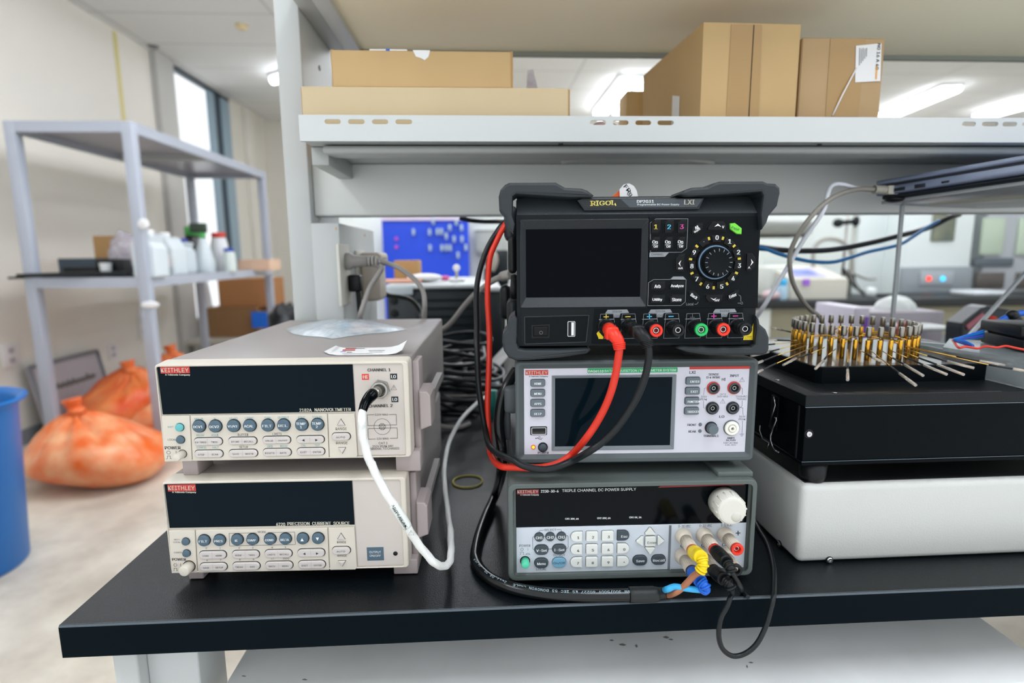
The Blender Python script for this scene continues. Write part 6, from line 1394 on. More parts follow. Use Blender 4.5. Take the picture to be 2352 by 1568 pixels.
pts = [plug[-1], D7(1885, 40, yf_-.023), D7(1875, 170, yf_-.022), D7(1840, 330, yf_-.021), D7(1770, 520, yf_-.019), D7(1650, 740, yf_-.016), D7(1500, 950, yf_-.013), D7(1330, 1120, yf_-.010), D7(1160, 1240, yf_-.007), D7(980, 1340, .027), D7(820, 1410, .026), D7(660, 1450, .026), D7(500, 1440, .028), D7(360, 1400, .032), D7(260, 1340, .038), D7(150, 1300, .048), D7(40, 1240, .07), D7(-40, 1150, .09),
       F6(430, 620, .12), F6(405, 470, .13), F6(388, 320, .14), F6(382, 160, .15), F6(378, 40, .16), W(1095, 740, .165), W(1094, 680, .17), W(1098, 640, .175), W(1108, 600, .18), W(1122, 565, .185), W(1140, 535, .19), W(1158, 512, .20), W(1185, 495, .23)]
lead('test_lead', 'black test lead crossing beside the red one on the right stack', M_, plug, pts, BLKC, BLKP, .0030)
# thick printed mains cable with brown and blue cores
t = empty('power_cable', AZ(1300, 1360, .006), 0, 'thick black printed cable ending in a brown and a blue wire with banana plugs', 'cable'); PCt = t
def PC(mb, name, par=None, **k): return mb.build(name, par or PCt, M=Matrix.Translation(-PCt.location), **k)
rc = .0052
Z = lambda px, py, z=rc: AZ(px, py, z)
Bm = lambda x, y, z=rc: AZ(1060+x/3.178, 1280+y/3.178, z)
main = [W(1185, 850, .13), W(1165, 885, .12), W(1152, 920, .115), W(1146, 970, .11), W(1152, 1030, .105), W(1152, 1080, .10), Z(1140, 1130, .014), Z(1118, 1180, .007), Z(1100, 1230), Z(1092, 1270), Bm(105, 20), Bm(140, 90), Bm(230, 165), Bm(380, 225), Bm(600, 262), Bm(850, 275), Bm(1050, 275), Bm(1240, 272)]
b = MB(); b.tube(main, rc, mat('glossy_black_sheath', '0d1113', .22), 18, 8); PC(b, 'sheath')
b = MB(); e0 = Bm(1225, 272); e1 = Bm(1390, 268); e2 = Bm(1420, 264); e3 = Bm(1485, 258)
b.tube([e0, e1, e2, e3], lambda u: .0066 if u < .5 else .0066-.0018*min(1, (u-.5)*3), mat('heat_shrink', '1a1f20', .45, bump=.3, bscale=500), 20, 6); PC(b, 'heat_shrink')
# printed legend following the cable (reads upside down, as the cable lies)
def along(b, s, pts, h, mt, off, up_=(0, -.55, .83)):
    Q_ = catmull(pts, 12); tot = [0]
    for i in range(1, len(Q_)): tot.append(tot[-1]+(Q_[i]-Q_[i-1]).length)
    n_ = len(s); step = tot[-1]/n_
    for i, ch in enumerate(s):
        if ch == ' ': continue
        d = (n_-1-i+.5)*step
        j = max(1, min(len(Q_)-1, next((k for k in range(len(tot)) if tot[k] >= d), len(tot)-1)))
        p = Q_[j-1].lerp(Q_[j], (d-tot[j-1])/max(1e-9, tot[j]-tot[j-1])); tg = (Q_[j]-Q_[j-1]).normalized()
        U = Vector(up_).normalized(); U = (U-tg*U.dot(tg)).normalized(); nrm_ = U; side_ = tg.cross(U)
        v, f, a0, a1, c0_, c1_ = text_mesh(ch, False); wv = min(step*.78, h*.75)/max(a1-a0, .2); hv = h/.75
        V = []
        for q in v:
            X = (q[0]-(a0+a1)/2)*wv; Y = (q[1]-.36)*hv
            V.append(p+nrm_*(off+.00015)-tg*X+side_*Y*(-1 if side_.z > 0 or side_.y > 0 else 1))
        b.add(V, f, mt)
b = MB(); LET = mat('pale_cable_ink', '9fb8c2', .5)
along(b, 'MM 300/500V 60227 KS IEC 53 DONGWON CABLE', [Bm(380, 225), Bm(600, 262), Bm(850, 275), Bm(1050, 275), Bm(1225, 272)], .0032, LET, rc)
along(b, '2012.06.20', [Bm(180, 130), Bm(230, 165), Bm(340, 212)], .0030, LET, rc); along(b, 'J6J03', [Bm(100, 45), Bm(150, 108)], .0028, LET, rc)
PC(b, 'printed_legend', fixn=False)
I_ = lambda x, y, d: AY(1440+x/4.48, 1050+y/4.48, d)
pr = posts['r1']; pk = posts['k1']
def bplug(par, p0, p1, p2, p3, mt, ribs, r0=.0056):
    b = MB(); b.tube([p0, p0.lerp(p1, .4), p1], lambda u: r0+.0004*math.sin(u*PI), mt, 20, 4); b.tube([p1, p2, p3], lambda u: r0*.70-.0006*u, mt, 16, 6); o = PCb(b, par, 'banana_plug')
    Q_ = catmull([p1, p2, p3], 6)
    for i in range(ribs):
        u = i/(ribs-.5); q = Q_[int(u*(len(Q_)-1))]; q2 = Q_[min(len(Q_)-1, int(u*(len(Q_)-1))+1)]
        b = MB(); b.lathe([(r0*.72, 0), (r0*.84, .0006), (r0*.84, .0015), (r0*.72, .0021)], q, q2-q if (q2-q).length > 1e-6 else p3-p2, mt, 20); PCb(b, o, 'strain_rib')
    for i in range(4):
        q = p0.lerp(p1, .22+.1*i); b = MB(); b.lathe([(r0*1.0, 0), (r0*1.09, .0004), (r0*1.09, .0009), (r0*1.0, .0013)], q, p1-p0, mt, 20); PCb(b, o, 'grip_ring')
    return o
def PCb(b, par, nm): return b.build(nm, par, M=Matrix.Translation(-PCt.location))
y1 = pr.y
yp0 = pr; yp1 = I_(765, 1030, y1-.022); yp2 = I_(785, 1110, y1-.026); yp3 = I_(745, 1180, y1-.026)
o = bplug(PCt, yp0, yp1, yp2, yp3, YEL, 5); o['label'] = 'yellow banana plug'
bp0 = pk; bp1 = I_(755, 1270, pk.y-.020); bp2 = I_(805, 1330, pk.y-.024); bp3 = I_(790, 1362, pk.y-.022)
o = bplug(PCt, bp0, bp1, bp2, bp3, BLUP, 5); o['label'] = 'blue banana plug'
b = MB(); b.tube([yp3, I_(690, 1215, y1-.022), I_(620, 1290, y1-.020), I_(560, 1350, y1-.018), I_(490, 1395, y1-.016), e3+Vector((.002, -.0015, -.001)), e3-Vector((.004, 0, 0))], .0026, BRWN, 12, 6); PC(b, 'core', label='brown wire')
b = MB(); b.tube([bp3+Vector((.001, 0, 0)), I_(740, 1362, pk.y-.02), I_(640, 1352, pk.y-.02), I_(560, 1340, pk.y-.018), I_(490, 1330, pk.y-.016), I_(420, 1355, pk.y-.016), e3+Vector((0, .002, .001)), e3-Vector((.004, 0, 0))], .0026, LBLU, 12, 6); PC(b, 'core', label='light blue wire')
# two black banana leads joined in a loop over the bench edge
t = empty('jumper_lead', posts['r2'], 0, 'thin black lead with two black banana plugs, looping down over the bench edge', 'cable'); PCt2 = t
def PCb(b, par, nm): return b.build(nm, par, M=Matrix.Translation(-PCt2.location))
q0 = posts['r2']; q1 = I_(1030, 1080, q0.y-.020); q2 = I_(1060, 1130, q0.y-.024); q3 = I_(1078, 1175, q0.y-.026)
bplug(PCt2, q0, q1, q2, q3, BLKP, 3, .0054)
r0_ = posts['k2']; r1 = I_(1000, 1255, r0_.y-.020); r2 = I_(1050, 1300, r0_.y-.024); r3 = I_(1078, 1350, r0_.y-.026)
bplug(PCt2, r0_, r1, r2, r3, BLKP, 3, .0054)
b = MB(); ysf = -.010
b.tube([r3, I_(1080, 1400, ysf), I_(1060, 1450, ysf-.004), I_(1030, 1530, ysf-.006), AY(1655, 1420, ysf-.006), AY(1651, 1460, ysf-.006), AY(1660, 1490, ysf-.006), AY(1683, 1506, ysf-.006), AY(1712, 1500, ysf-.006), AY(1738, 1478, ysf-.006), AY(1758, 1440, ysf-.004), AY(1770, 1400, ysf), I_(1508, 1440, ysf+.004), AZ(1779, 1345, .0045), AZ(1778, 1300, .003), AZ(1765, 1250, .003), AZ(1745, 1215, .003), AZ(1735, 1190, .003), AZ(1728, 1150, .003)], .0021, BLKC, 12, 8)
b.build('lead', PCt2, M=Matrix.Translation(-PCt2.location))
b = MB(); b.tube([q3, I_(1110, 1230, q3.y), I_(1170, 1330, q3.y+.004), AZ(1704, 1357, .0028), AZ(1718, 1371, .0024)], .0019, BLKC, 12, 8)
b.build('lead', PCt2, M=Matrix.Translation(-PCt2.location))
# ============================================================ on the nanovoltmeter lid
nz = fr_nano.M.translation.z+.104+.0013
def crm(pts, z): return [AZ(px, py, z) for px, py in pts]
BAGM = mat('clear_bag_film', 'e6eef2', .12, alpha=.55, col2='c3d2dc', vscale=90, bump=.9, bscale=260)
outl_ = crm([(656, 757), (700, 748), (745, 739), (800, 737), (860, 742), (900, 750), (936, 757), (890, 764), (840, 768), (795, 774), (765, 779), (735, 774), (700, 772), (675, 768)], nz)
cen = sum(outl_, Vector())/len(outl_); rnd = random.Random(4); b = MB(); n = len(outl_); rings = 7; v = []; f = []
for k in range(rings+1):
    s__ = 1-k/rings
    for p in outl_:
        q = cen+(p-cen)*s__; h = .009*(1-s__**2)+rnd.uniform(0, .0022)*(s__ < .98); v.append(Vector((q.x, q.y, nz+.0006+h)))
for k in range(rings):
    for i in range(n): j = (i+1) % n; f.append((k*n+i, k*n+j, (k+1)*n+j, (k+1)*n+i))
b.add(v, f, BAGM, True)
# lower film
b.add([p+Vector((0, 0, .0004)) for p in outl_], [list(range(n))], BAGM)
b.build('plastic_bag', None, 'crumpled clear plastic bag lying on top of the upper beige instrument', 'bag')
b = MB()
for pts, mt in (([(770, 745), (800, 741), (812, 752), (778, 756)], mat('tint_blue_print', '8fb4cc', .4)), ([(800, 741), (840, 744), (850, 754), (812, 753)], mat('tint_red_print', 'c89a9c', .4)), ([(812, 753), (880, 752), (850, 762), (800, 764)], mat('tint_tan_print', 'd6b9a8', .4))):
    P_ = crm(pts, nz+.0015); b.add(P_+[p+Vector((0, 0, .0006)) for p in P_], [(0, 1, 2, 3), (4, 5, 6, 7), (0, 1, 5, 4), (1, 2, 6, 5), (2, 3, 7, 6), (3, 0, 4, 7)], mt)
b.build('paper_insert', None, 'faded blue and red printed slip inside the clear bag', 'paper')
# curled paper label with a red logo
t = empty('paper_slip', AZ(838, 805, nz), 0, 'white printed paper slip with curled ends on the upper beige instrument', 'paper')
L0 = AZ(760, 815, nz); R0 = AZ(905, 814, nz); Lb = AZ(778, 800, nz); Rb = AZ(900, 798, nz)
f_e = [AZ(744, 808, nz+.0008), AZ(756, 814, nz+.0004), AZ(775, 816.5, nz), AZ(840, 816, nz), AZ(890, 815, nz), AZ(910, 812, nz+.001), AZ(924, 804, nz+.004), AZ(934, 790, nz+.011)]
k_e = [AZ(772, 794, nz+.004), AZ(780, 797, nz+.001), AZ(790, 799, nz), AZ(845, 799, nz), AZ(888, 798, nz), AZ(900, 797, nz+.001), AZ(916, 793, nz+.004), AZ(934, 782, nz+.012)]
f_e[-1] = AZ(931, 790, nz+.010); k_e[-1] = AZ(935, 782, nz+.012)
up = Vector((0, 0, .0004)); v = [p+up-t.location for p in f_e]+[p+up-t.location for p in k_e]; nn = len(f_e)
b = MB(); f = [(i, i+1, nn+i+1, nn+i) for i in range(nn-1)]
b.add(v+[q-Vector((0, 0, .00025)) for q in v], f+[(nn*2+i, nn*2+i+1, nn*3+i+1, nn*3+i) for i in range(nn-1)], PAPER, True); b.build('slip', t)
b = MB()
def band(u0, u1, w0, w1, mt):
    a = v[2].lerp(v[4], u0); a2 = v[2].lerp(v[4], u1); c = v[nn+2].lerp(v[nn+4], u0); c2 = v[nn+2].lerp(v[nn+4], u1)
    P_ = [a.lerp(c, w0), a2.lerp(c2, w0), a2.lerp(c2, w1), a.lerp(c, w1)]; b.add([p+Vector((0, 0, .0002)) for p in P_], [(0, 1, 2, 3)], mt)
band(.02, .3, .55, .72, REDB); band(.06, .5, .80, .86, INK); band(.0, .12, .40, .46, BLUP); band(.15, .26, .30, .38, INK); band(.08, .7, .12, .16, LGREY); band(.6, .95, .5, .55, LGREY); band(.62, .9, .3, .34, LGREY); band(.05, .3, .86, .93, REDB)
b.build('print', t)
# labels behind the top power supply
b = MB(); y = .14; tw_ = [AY(1424, 455, y), AY(1423, 435, y), AY(1432, 424, y), AY(1445, 421, y), AY(1456, 427, y), AY(1463, 438, y), AY(1466, 455, y)]
b.add([p for p in tw_]+[p+Vector((0, .0006, 0)) for p in tw_], [list(range(7)), list(range(7, 14))[::-1]]+[(i, (i+1) % 7, 7+(i+1) % 7, 7+i) for i in range(7)], PAPER)
p = AY(1441, 438, y-.0003); b.text('FR', p.x-.004, p.x+.004, p.z+.002, .004, p.y, INK, True, -.9); b.text('3L', p.x, p.x+.006, p.z-.004, .004, p.y, INK, True, -.9)
b.build('inspection_tag', None, 'round-ended white paper tag standing on the top power supply', 'tag')
b = MB(); P_ = [AY(1400, 456, y+.003), AY(1424, 436, y+.003), AY(1430, 444, y+.003), AY(1424, 458, y+.003)]; b.add(P_+[p+Vector((0, .0006, 0)) for p in P_], [(0, 1, 2, 3), (7, 6, 5, 4), (0, 1, 5, 4), (1, 2, 6, 5), (2, 3, 7, 6), (3, 0, 4, 7)], mat('orange_tag', 'e8642a', .5)); b.build('inspection_tag', None, 'small orange tag tucked beside the white paper tag', 'tag')
# ============================================================ things standing on the bench behind the instruments
def bxp(name, label, cat, px0, px1, py0, py1, y, d, mt, bev=.004, group=None, z0=None):
    """upright block seen between those pixel columns and rows at depth y"""
    a = AY(px0, py1, y); c = AY(px1, py0, y); b = MB(); b.box(a.x, c.x, y, y+d, a.z if z0 is None else z0, c.z, mt, bev); return b.build(name, None, label, cat, group), a, c
BTW = mat('black_tower_plastic', '20292d', .35); WTOP = mat('white_glossy_lid', 'e2e6e8', .3)
# dark cabinet with a pale tray top
t = empty('device_cabinet', (-.05, 1.02, 0), 0, 'dark equipment cabinet with a pale top behind the beige instruments', 'equipment'); yc_ = .92
a = AY(893, 790, yc_); c = AY(1100, 662, yc_)
b = MB(); b.box(a.x, c.x, yc_, yc_+.4, .001, c.z, BTW, .006); 
for i in range(7): z = c.z-.03-i*.02; b.box(a.x+.07, c.x-.01, yc_-.0015, yc_+.001, z, z+.006, BLKP)
O_(b, 'cabinet_body', t)
a2 = AY(884, 676, yc_-.01); c2 = AY(1104, 657, yc_-.01); b = MB(); b.box(a2.x, c2.x, yc_-.01, yc_+.41, c.z, c2.z+.006, mat('pale_tray', 'cdd3d6', .35), .006); b.box(a2.x, AY(948, 670, yc_-.012).x, yc_-.012, yc_-.004, AY(900, 678, yc_-.01).z, c2.z, mat('pale_blue_grey', 'b9c4cc', .4), .002); O_(b, 'top_tray', t)
b = MB(); p = AY(905, 720, yc_-.003); 
for i in range(4): b.lathe([(.010, 0), (.009, .004), (.0001, .005)], (p.x, yc_, p.z-.03*i+.03), (0, -1, 0), BLKP, 14)
O_(b, 'socket', t)
bxp('printer', 'black printer with a white lid behind the left edge of the right stack', 'printer', 1100, 1156, 672, 800, .80, .3, BTW, .006, z0=.001)
a = AY(1100, 674, .80); c = AY(1152, 652, .80); b = MB(); b.box(a.x, c.x, .80, 1.1, AY(1100, 672, .8).z+.0008, AY(1100, 672, .8).z+.012, WTOP, .005); b.build('document_tray', None, 'small white glossy lid lying on the black printer', 'lid')
# things on the pale tray
zt2 = c2.z+.0068
b = MB(); q = AY(928, 640, 1.0); b.box(q.x-.032, q.x+.032, 1.05, 1.12, zt2, AY(928, 598, 1.05).z, KRAFT3, .002); b.build('cardboard_box', None, 'small brown box on the pale cabinet top in front of the blue panel', 'box')
b = MB(); q = AY(925, 645, .99); b.box(q.x-.055, q.x+.05, .96, 1.03, zt2, zt2+.008, mat('salmon_paper', 'e0a890', .6), .002); b.build('paper_stack', None, 'salmon coloured papers on the pale cabinet top', 'paper')
b = MB(); q = AY(975, 642, 1.0); b.ell((q.x, 1.01, zt2+.011), .045, .04, .0105, PAPER, 18, 10); b.build('cloth', None, 'crumpled white cloth on the pale cabinet top', 'cloth')
b = MB(); q = AY(1049, 640, 1.0); b.box(q.x-.02, q.x+.02, .98, 1.02, zt2, zt2+.010, PAPER, .003); b.cyl((q.x, 1.0, zt2+.01), (q.x, 1.0, AY(1049, 620, 1.0).z), .004, STEEL); b.ell((q.x, 1.0, AY(1049, 615, 1.0).z), .009, .009, .009, PAPER); b.build('desk_bell', None, 'small stand with a white ball on the pale cabinet top', 'stand')
b = MB(); q = AY(1019, 650, 1.0); b.ell((q.x, 1.06, zt2+.007), .014, .012, .0065, mat('pink_lump', 'd0508c', .5)); b.build('eraser', None, 'small pink lump on the pale cabinet top', 'eraser')
# black monitor behind with stand
o, a, c = bxp('monitor', 'black monitor half hidden behind the top power supply', 'monitor', 1112, 1168, 574, 655, 1.45, .03, BTW, .004, z0=None)
b = MB(); q = AY(1140, 640, 1.46); b.box(q.x-.03, q.x+.03, 1.45, 1.48, .001, a.z, BLKP, .003); b.parent_ = None; b.build('stand', o, M=Matrix.Translation(-o.location))
b = MB(); p0 = AY(1136, 600, 1.42); b.tube([AY(1118, 590, 1.42), AY(1128, 585, 1.42), AY(1132, 600, 1.42), AY(1124, 620, 1.42)], .018, mat('beige_hand_piece', 'b6afa4', .5), 12); b.build('microphone_arm', o, M=Matrix.Translation(-o.location))
# blue panel and white wall partitions behind
def board(px0, px1, py0, py1, y, th, mt, name, label, cat, z0=None):
    a = AY(px0, py1, y); c = AY(px1, py0, y); b = MB(); b.box(a.x, c.x, y, y+th, a.z if z0 is None else z0, c.z, mt, .003); return b.build(name, None, label, cat)
BLUEP = mat('blue_panel_paint', '0a40c8', .45)
t = empty('peg_panel', (AY(980, 600, 3.2).x, 3.2, FL), 0, 'bright blue panel with small parts stuck on it behind the bench', 'panel')
a = AY(884, 680, 3.2); c = AY(1076, 498, 3.2); b = MB(); b.box(a.x, c.x, 3.2, 3.23, FL, c.z, BLUEP, .003); O_(b, 'panel_sheet', t)
b = MB(); b.box(a.x, c.x, 3.19, 3.2, AY(980, 506, 3.2).z, AY(980, 498, 3.2).z, mat('pale_lilac_strip', 'd5c8dc', .5)); O_(b, 'top_strip', t)
spm = mat('pale_parts', 'a9bccb', .4)
for px, py in ((950, 533), (987, 533), (1005, 532), (1014, 532), (1033, 523), (1060, 523), (1025, 542), (1043, 549), (1061, 549), (988, 569), (1015, 569), (1025, 569), (1034, 569), (1052, 586), (1070, 568), (995, 508), (1048, 510)):
    q = AY(px, py, 3.19); b = MB(); b.box(q.x-.008, q.x+.008, 3.175, 3.2, q.z-.02, q.z+.02, spm, .004); O_(b, 'hanging_part', t)
for px, py in ((910, 548), (910, 567)):
    q = AY(px, py, 3.19); b = MB(); b.lathe([(.012, 0), (.01, .01), (.0001, .01)], (q.x, 3.2, q.z), (0, -1, 0), mat('magenta_pin', 'c050c0', .5), 12); O_(b, 'pin', t)
WPART = mat('white_partition', 'd6dcda', .5)
board(770, 884, 470, 700, 3.3, .05, WPART, 'partition', 'white partition left of the blue panel', 'partition', FL)
board(1077, 1350, 470, 700, 3.35, .05, mat('grey_partition', 'c4c8c4', .5), 'partition', 'pale grey partition right of the blue panel', 'partition', FL)
b = MB(); a = AY(1092, 580, 3.3); c = AY(1160, 528, 3.3); b.box(a.x, c.x, 3.28, 3.34, a.z, c.z, mat('grey_cabinet_door', 'a5a9a6', .5), .004); b.box(a.x-.01, c.x, 3.27, 3.28, c.z, c.z+.02, WPART); b.build('wall_cabinet', None, 'small grey wall cabinet between the blue panel and the top power supply', 'cabinet')
# grey pipe shape behind the conduit
b = MB(); q = AY(872, 720, .75); b.lathe([(.045, 0), (.05, .06), (.045, .12), (.03, .14), (.0001, .142)], (q.x, .78, .0), (0, 0, 1), mat('pale_grey_tub', 'b8bec0', .4), 28); b.build('tub', None, 'pale grey rounded tub behind the socket column', 'tub')
# plugs and adapters on the socket column
GP = mat('warm_grey_plug', 'a8a49f', .45)
X_ = sx+.004
def colplug(px, py, label, mt, r=.009, L=.03):
    p = AX(px, py, X_); t = empty('plug', p, 0, label, 'plug', 'plugs in the socket column')
    b = MB(); b.lathe([(r*1.3, 0), (r*1.35, .006), (r, .010), (r*.8, L)], (0, 0, 0), (1, 0, 0), mt, 20); b.build('plug_body', t)
    for i in range(3): b = MB(); b.lathe([(r*.85, L+.001+i*.005), (r*.85, L+.004+i*.005)], (0, 0, 0), (1, 0, 0), mt, 16); b.build('strain_rib', t)
    return p+Vector((L+.016, 0, 0))
e = colplug(795, 600, 'grey round plug with a ribbed neck in the socket column', GP)
V8 = lambda x, y, d: AY(760+x/4.9, 480+y/4.9, d)
cable('mains_cable', [e, V8(470, 615, e.y), V8(540, 640, e.y), V8(570, 670, e.y-.005), V8(530, 740, e.y-.01), V8(450, 860, e.y-.015), V8(400, 980, e.y-.02), V8(340, 1160, e.y-.03), V8(310, 1260, .36)], .0036, GCABLE, 'grey cord dropping from the ribbed plug behind the beige instruments', 'cable')
cable('mains_cable', [V8(460, 580, e.y+.02), V8(600, 600, e.y+.02), V8(740, 650, e.y+.01), V8(880, 740, e.y), V8(980, 830, e.y-.005), V8(1040, 940, e.y-.01), V8(1055, 1080, e.y-.02), V8(1050, 1260, .37)], .0034, GCABLE, 'grey cord arching right from the socket column', 'cable')
p = AX(835, 600, X_); t = empty('power_adapter', (X_, p.y, AX(835, 690, X_).z), 0, 'cream power adapter block plugged into the socket column', 'adapter')
h = AX(835, 580, X_).z-t.location.z; b = MB(); b.box(.0005, .03, -.03, .03, 0, h*.8, IVORY, .006, 3); b.build('adapter_body', t)
b = MB(); b.box(.0005, .034, -.035, .035, h*.72, h, IVORY, .006, 3); b.box(.008, .0345, -.02, .02, h*.86, h*.89, mat('slot_grey', '9b958a', .5)); b.build('adapter_head', t)
p = AX(802, 650, X_); t = empty('plug', p, 0, 'small black plug with a cord below the grey one', 'plug', 'plugs in the socket column')
b = MB(); b.box(0.0005, .018, -.01, .01, -.012, .012, BLKP, .003); b.build('plug_body', t); b = MB(); b.tube([(.012, 0, -.01), (.013, 0, -.04), (.015, -.01, -.09), (.016, -.01, -.13)], .0035, BLKC, 10); b.build('cord', t)
cable('mains_cable', [V8(585, 940, .58), V8(660, 975, .58), V8(780, 990, .57), V8(880, 1015, .56), V8(960, 1080, .55), V8(1010, 1170, .54), V8(1030, 1250, .52), V8(1040, 1330, .50)], .0042, BLKC, 'black cord drooping behind the grey arched cord', 'cable')
cable('mains_cable', [V8(2000, 740, .27), V8(1900, 770, .29), V8(1800, 820, .31), V8(1700, 900, .33), V8(1600, 980, .35), V8(1500, 1090, .37), V8(1400, 1220, .39), V8(1330, 1300, .40), V8(1270, 1345, .41), V8(1200, 1370, .42)], .0040, GCABLE, 'grey power cord running from the back of the top power supply to the left', 'cable')
b = MB(); a = V8(2035, 725, .245); b.tube([V8(1930, 760, .27), V8(2040, 725, .245)], .0062, GP, 10, 1); b.build('plug', None, 'grey plug at the rear of the top power supply', 'plug')
cable('cable', [V8(1450, 95, .5), V8(1560, 125, .5), V8(1720, 140, .5), V8(1900, 140, .48), V8(2000, 150, .45)], .0036, BLKC, 'black cable hanging under the cross beam beside the top power supply')
bxp('wall_wart', 'black adapter hanging at the left side of the top power supply', 'adapter', 1150, 1176, 655, 735, .26, .03, BLKP, .008)
# tangle of cables on the bench behind
TG = BLKC; rnd = random.Random(9)
for i in range(22):
    cx, cy = rnd.uniform(-.12, -.055), rnd.uniform(.50, .66); rx, ry = rnd.uniform(.04, .085), rnd.uniform(.04, .08); z0 = .005+i*.0062; ph = rnd.uniform(0, 6)
    sp = rnd.uniform(4.5, 6.6); m_ = BLKC if i % 6 else GCABLE
    pts = [Vector((cx+rx*math.cos(ph+u*sp/12), cy+ry*math.sin(ph+u*sp/12), z0+.006*math.sin(ph*2+u*.9))) for u in range(13)]
    for p in pts: p.z = max(p.z, .0045)
    cable('cable', pts, rnd.choice((.003, .0036, .0042)), m_, ('black' if m_ is BLKC else 'grey')+' cable coil in the tangle on the bench between the two stacks', group='tangled cables on the bench'+('' if m_ is BLKC else ', grey ones'))
b = MB(); p = AY(1133, 960, .40); b.tube([Vector((p.x, .40, .09)), Vector((p.x, .40, .045))], .006, mat('teal_plug', '1f8a80', .45), 12, 1); b.build('connector', None, 'teal cable connector beside the tangle of cables', 'connector')
b = MB(); p = AZ(1040, 905, .001); b.box(p.x-.10, p.x+.10, .70, .80, .001, .03, mat('grey_blue_case', '59656f', .35), .008); b.build('device_case', None, 'flat grey blue case behind the tangle of cables', 'case')
b = MB(); c = AZ(1150, 835, .02); P_ = [AY(1118, 840, .55), AY(1160, 795, .60), AY(1176, 810, .60), AY(1140, 850, .55)]; b.add(P_+[q+Vector((0, 0, .002)) for q in P_], [(0, 1, 2, 3), (4, 5, 6, 7), (0, 1, 5, 4), (1, 2, 6, 5), (2, 3, 7, 6), (3, 0, 4, 7)], PAPER); b.build('booklet', None, 'white booklet leaning behind the middle of the right stack', 'booklet')
# ============================================================ far bench on the right with its equipment
t = empty('lab_bench', (2.6, 3.1, FL), 0, 'far lab bench with a black top and olive cabinets across the aisle', 'bench')
yB = 2.85; zB = AY(1850, 690, yB).z
b = MB(); b.box(.9, 5.5, yB, yB+.5, zB-.05, zB, mat('far_black_top', '15191b', .4), .003); O_(b, 'worktop', t)
b = MB(); b.box(1.0, 5.4, yB+.08, yB+.49, FL, zB-.05, mat('olive_cabinet', '8c8872', .55)); O_(b, 'cabinet_body', t)
b = MB(); b.box(AY(1745, 720, yB).x, AY(1780, 720, yB).x, yB+.05, yB+.12, FL, zB-.05, WPART); O_(b, 'leg', t)
HW = mat('hood_white', 'd6dedd', .5); HG = mat('hood_grey', '8f979b', .4)
def far(name, label, cat, px0, px1, py0, py1, y, d, mt, bev=.01, z0=None): return bxp(name, label, cat, px0, px1, py0, py1, y, d, mt, bev, z0=z0)
t = empty('fume_hood', (AY(1950, 600, 3.62).x, 3.62, FL), 0, 'white fume hood with a grey control panel behind the far bench', 'fume hood')
a = AY(1745, 690, 3.62); c = AY(2050, 470, 3.62); b = MB(); b.box(a.x, c.x, 3.62, 3.9, FL, c.z+.5, mat('hood_back', 'dbe2dd', .5), .004); O_(b, 'back_panel', t)
a = AY(1960, 690, 3.58); c = AY(2066, 470, 3.58); b = MB(); b.box(a.x, c.x, 3.58, 3.61, FL, c.z+.5, HW, .004); O_(b, 'side_panel', t)
a = AY(2070, 615, 3.4); c = AY(2244, 470, 3.4); b = MB(); b.box(a.x, c.x, 3.4, 3.9, FL, c.z+.5, HW, .01); O_(b, 'front_panel', t)
a = AY(2068, 690, 3.36); c = AY(2236, 612, 3.36); b = MB(); b.box(a.x, c.x, 3.36, 3.4, a.z, c.z, HG, .006); O_(b, 'control_panel', t)
a = AY(2112, 655, 3.35); c = AY(2192, 622, 3.35); b = MB(); b.box(a.x, c.x, 3.35, 3.36, a.z, c.z, mat('control_face', 'a4abb0', .4), .003); O_(b, 'control_face', t)
for px, col, nm in ((2136, 'ff4030', 'red'), (2168, '30b8f0', 'blue')):
    q = AY(px, 640, 3.34); b = MB(); b.lathe([(.018, 0), (.014, .008), (.0001, .01)], (q.x, 3.35, q.z), (0, -1, 0), mat(nm+'_lamp', col, .4, emit=1.6), 16); O_(b, 'indicator_lamp', t, label='glowing '+nm+' lamp')
a = AY(2138, 554, 3.39); c = AY(2198, 492, 3.39); b = MB(); b.box(a.x, c.x, 3.385, 3.40, a.z, c.z+.02, mat('hood_dark_glass', '5f6a66', .15, col2='7d8068', vscale=8), .02, 3); O_(b, 'window', t)
t = empty('cabinet', (AY(2300, 600, 3.5).x, 3.5, FL), 0, 'grey glazed cabinet at the far right behind the laptop', 'cabinet')
a = AY(2246, 700, 3.5); c = AY(2480, 480, 3.5); b = MB(); b.box(a.x, c.x, 3.5, 3.9, FL, c.z+.4, mat('cab_grey', 'a9aeb2', .45), .01); O_(b, 'cabinet_body', t)
for p_, m_, nm in (((2250, 2312, 500, 585), mat('cab_green_glass', 'b9c8b4', .2), 'glass_door'), ((2334, 2400, 500, 585), MATS['cab_green_glass'], 'glass_door'), ((2236, 2330, 592, 612), mat('cab_dark', '5c666c', .4), 'drawer'), ((2240, 2310, 625, 662), mat('cab_bronze', '5f5a56', .3), 'drawer'), ((2334, 2400, 625, 662), MATS['cab_bronze'], 'drawer')):
    a = AY(p_[0], p_[3], 3.48); c = AY(p_[1], p_[2], 3.48); b = MB(); b.box(a.x, c.x, 3.48, 3.5, a.z, c.z, m_, .004); O_(b, nm, t)
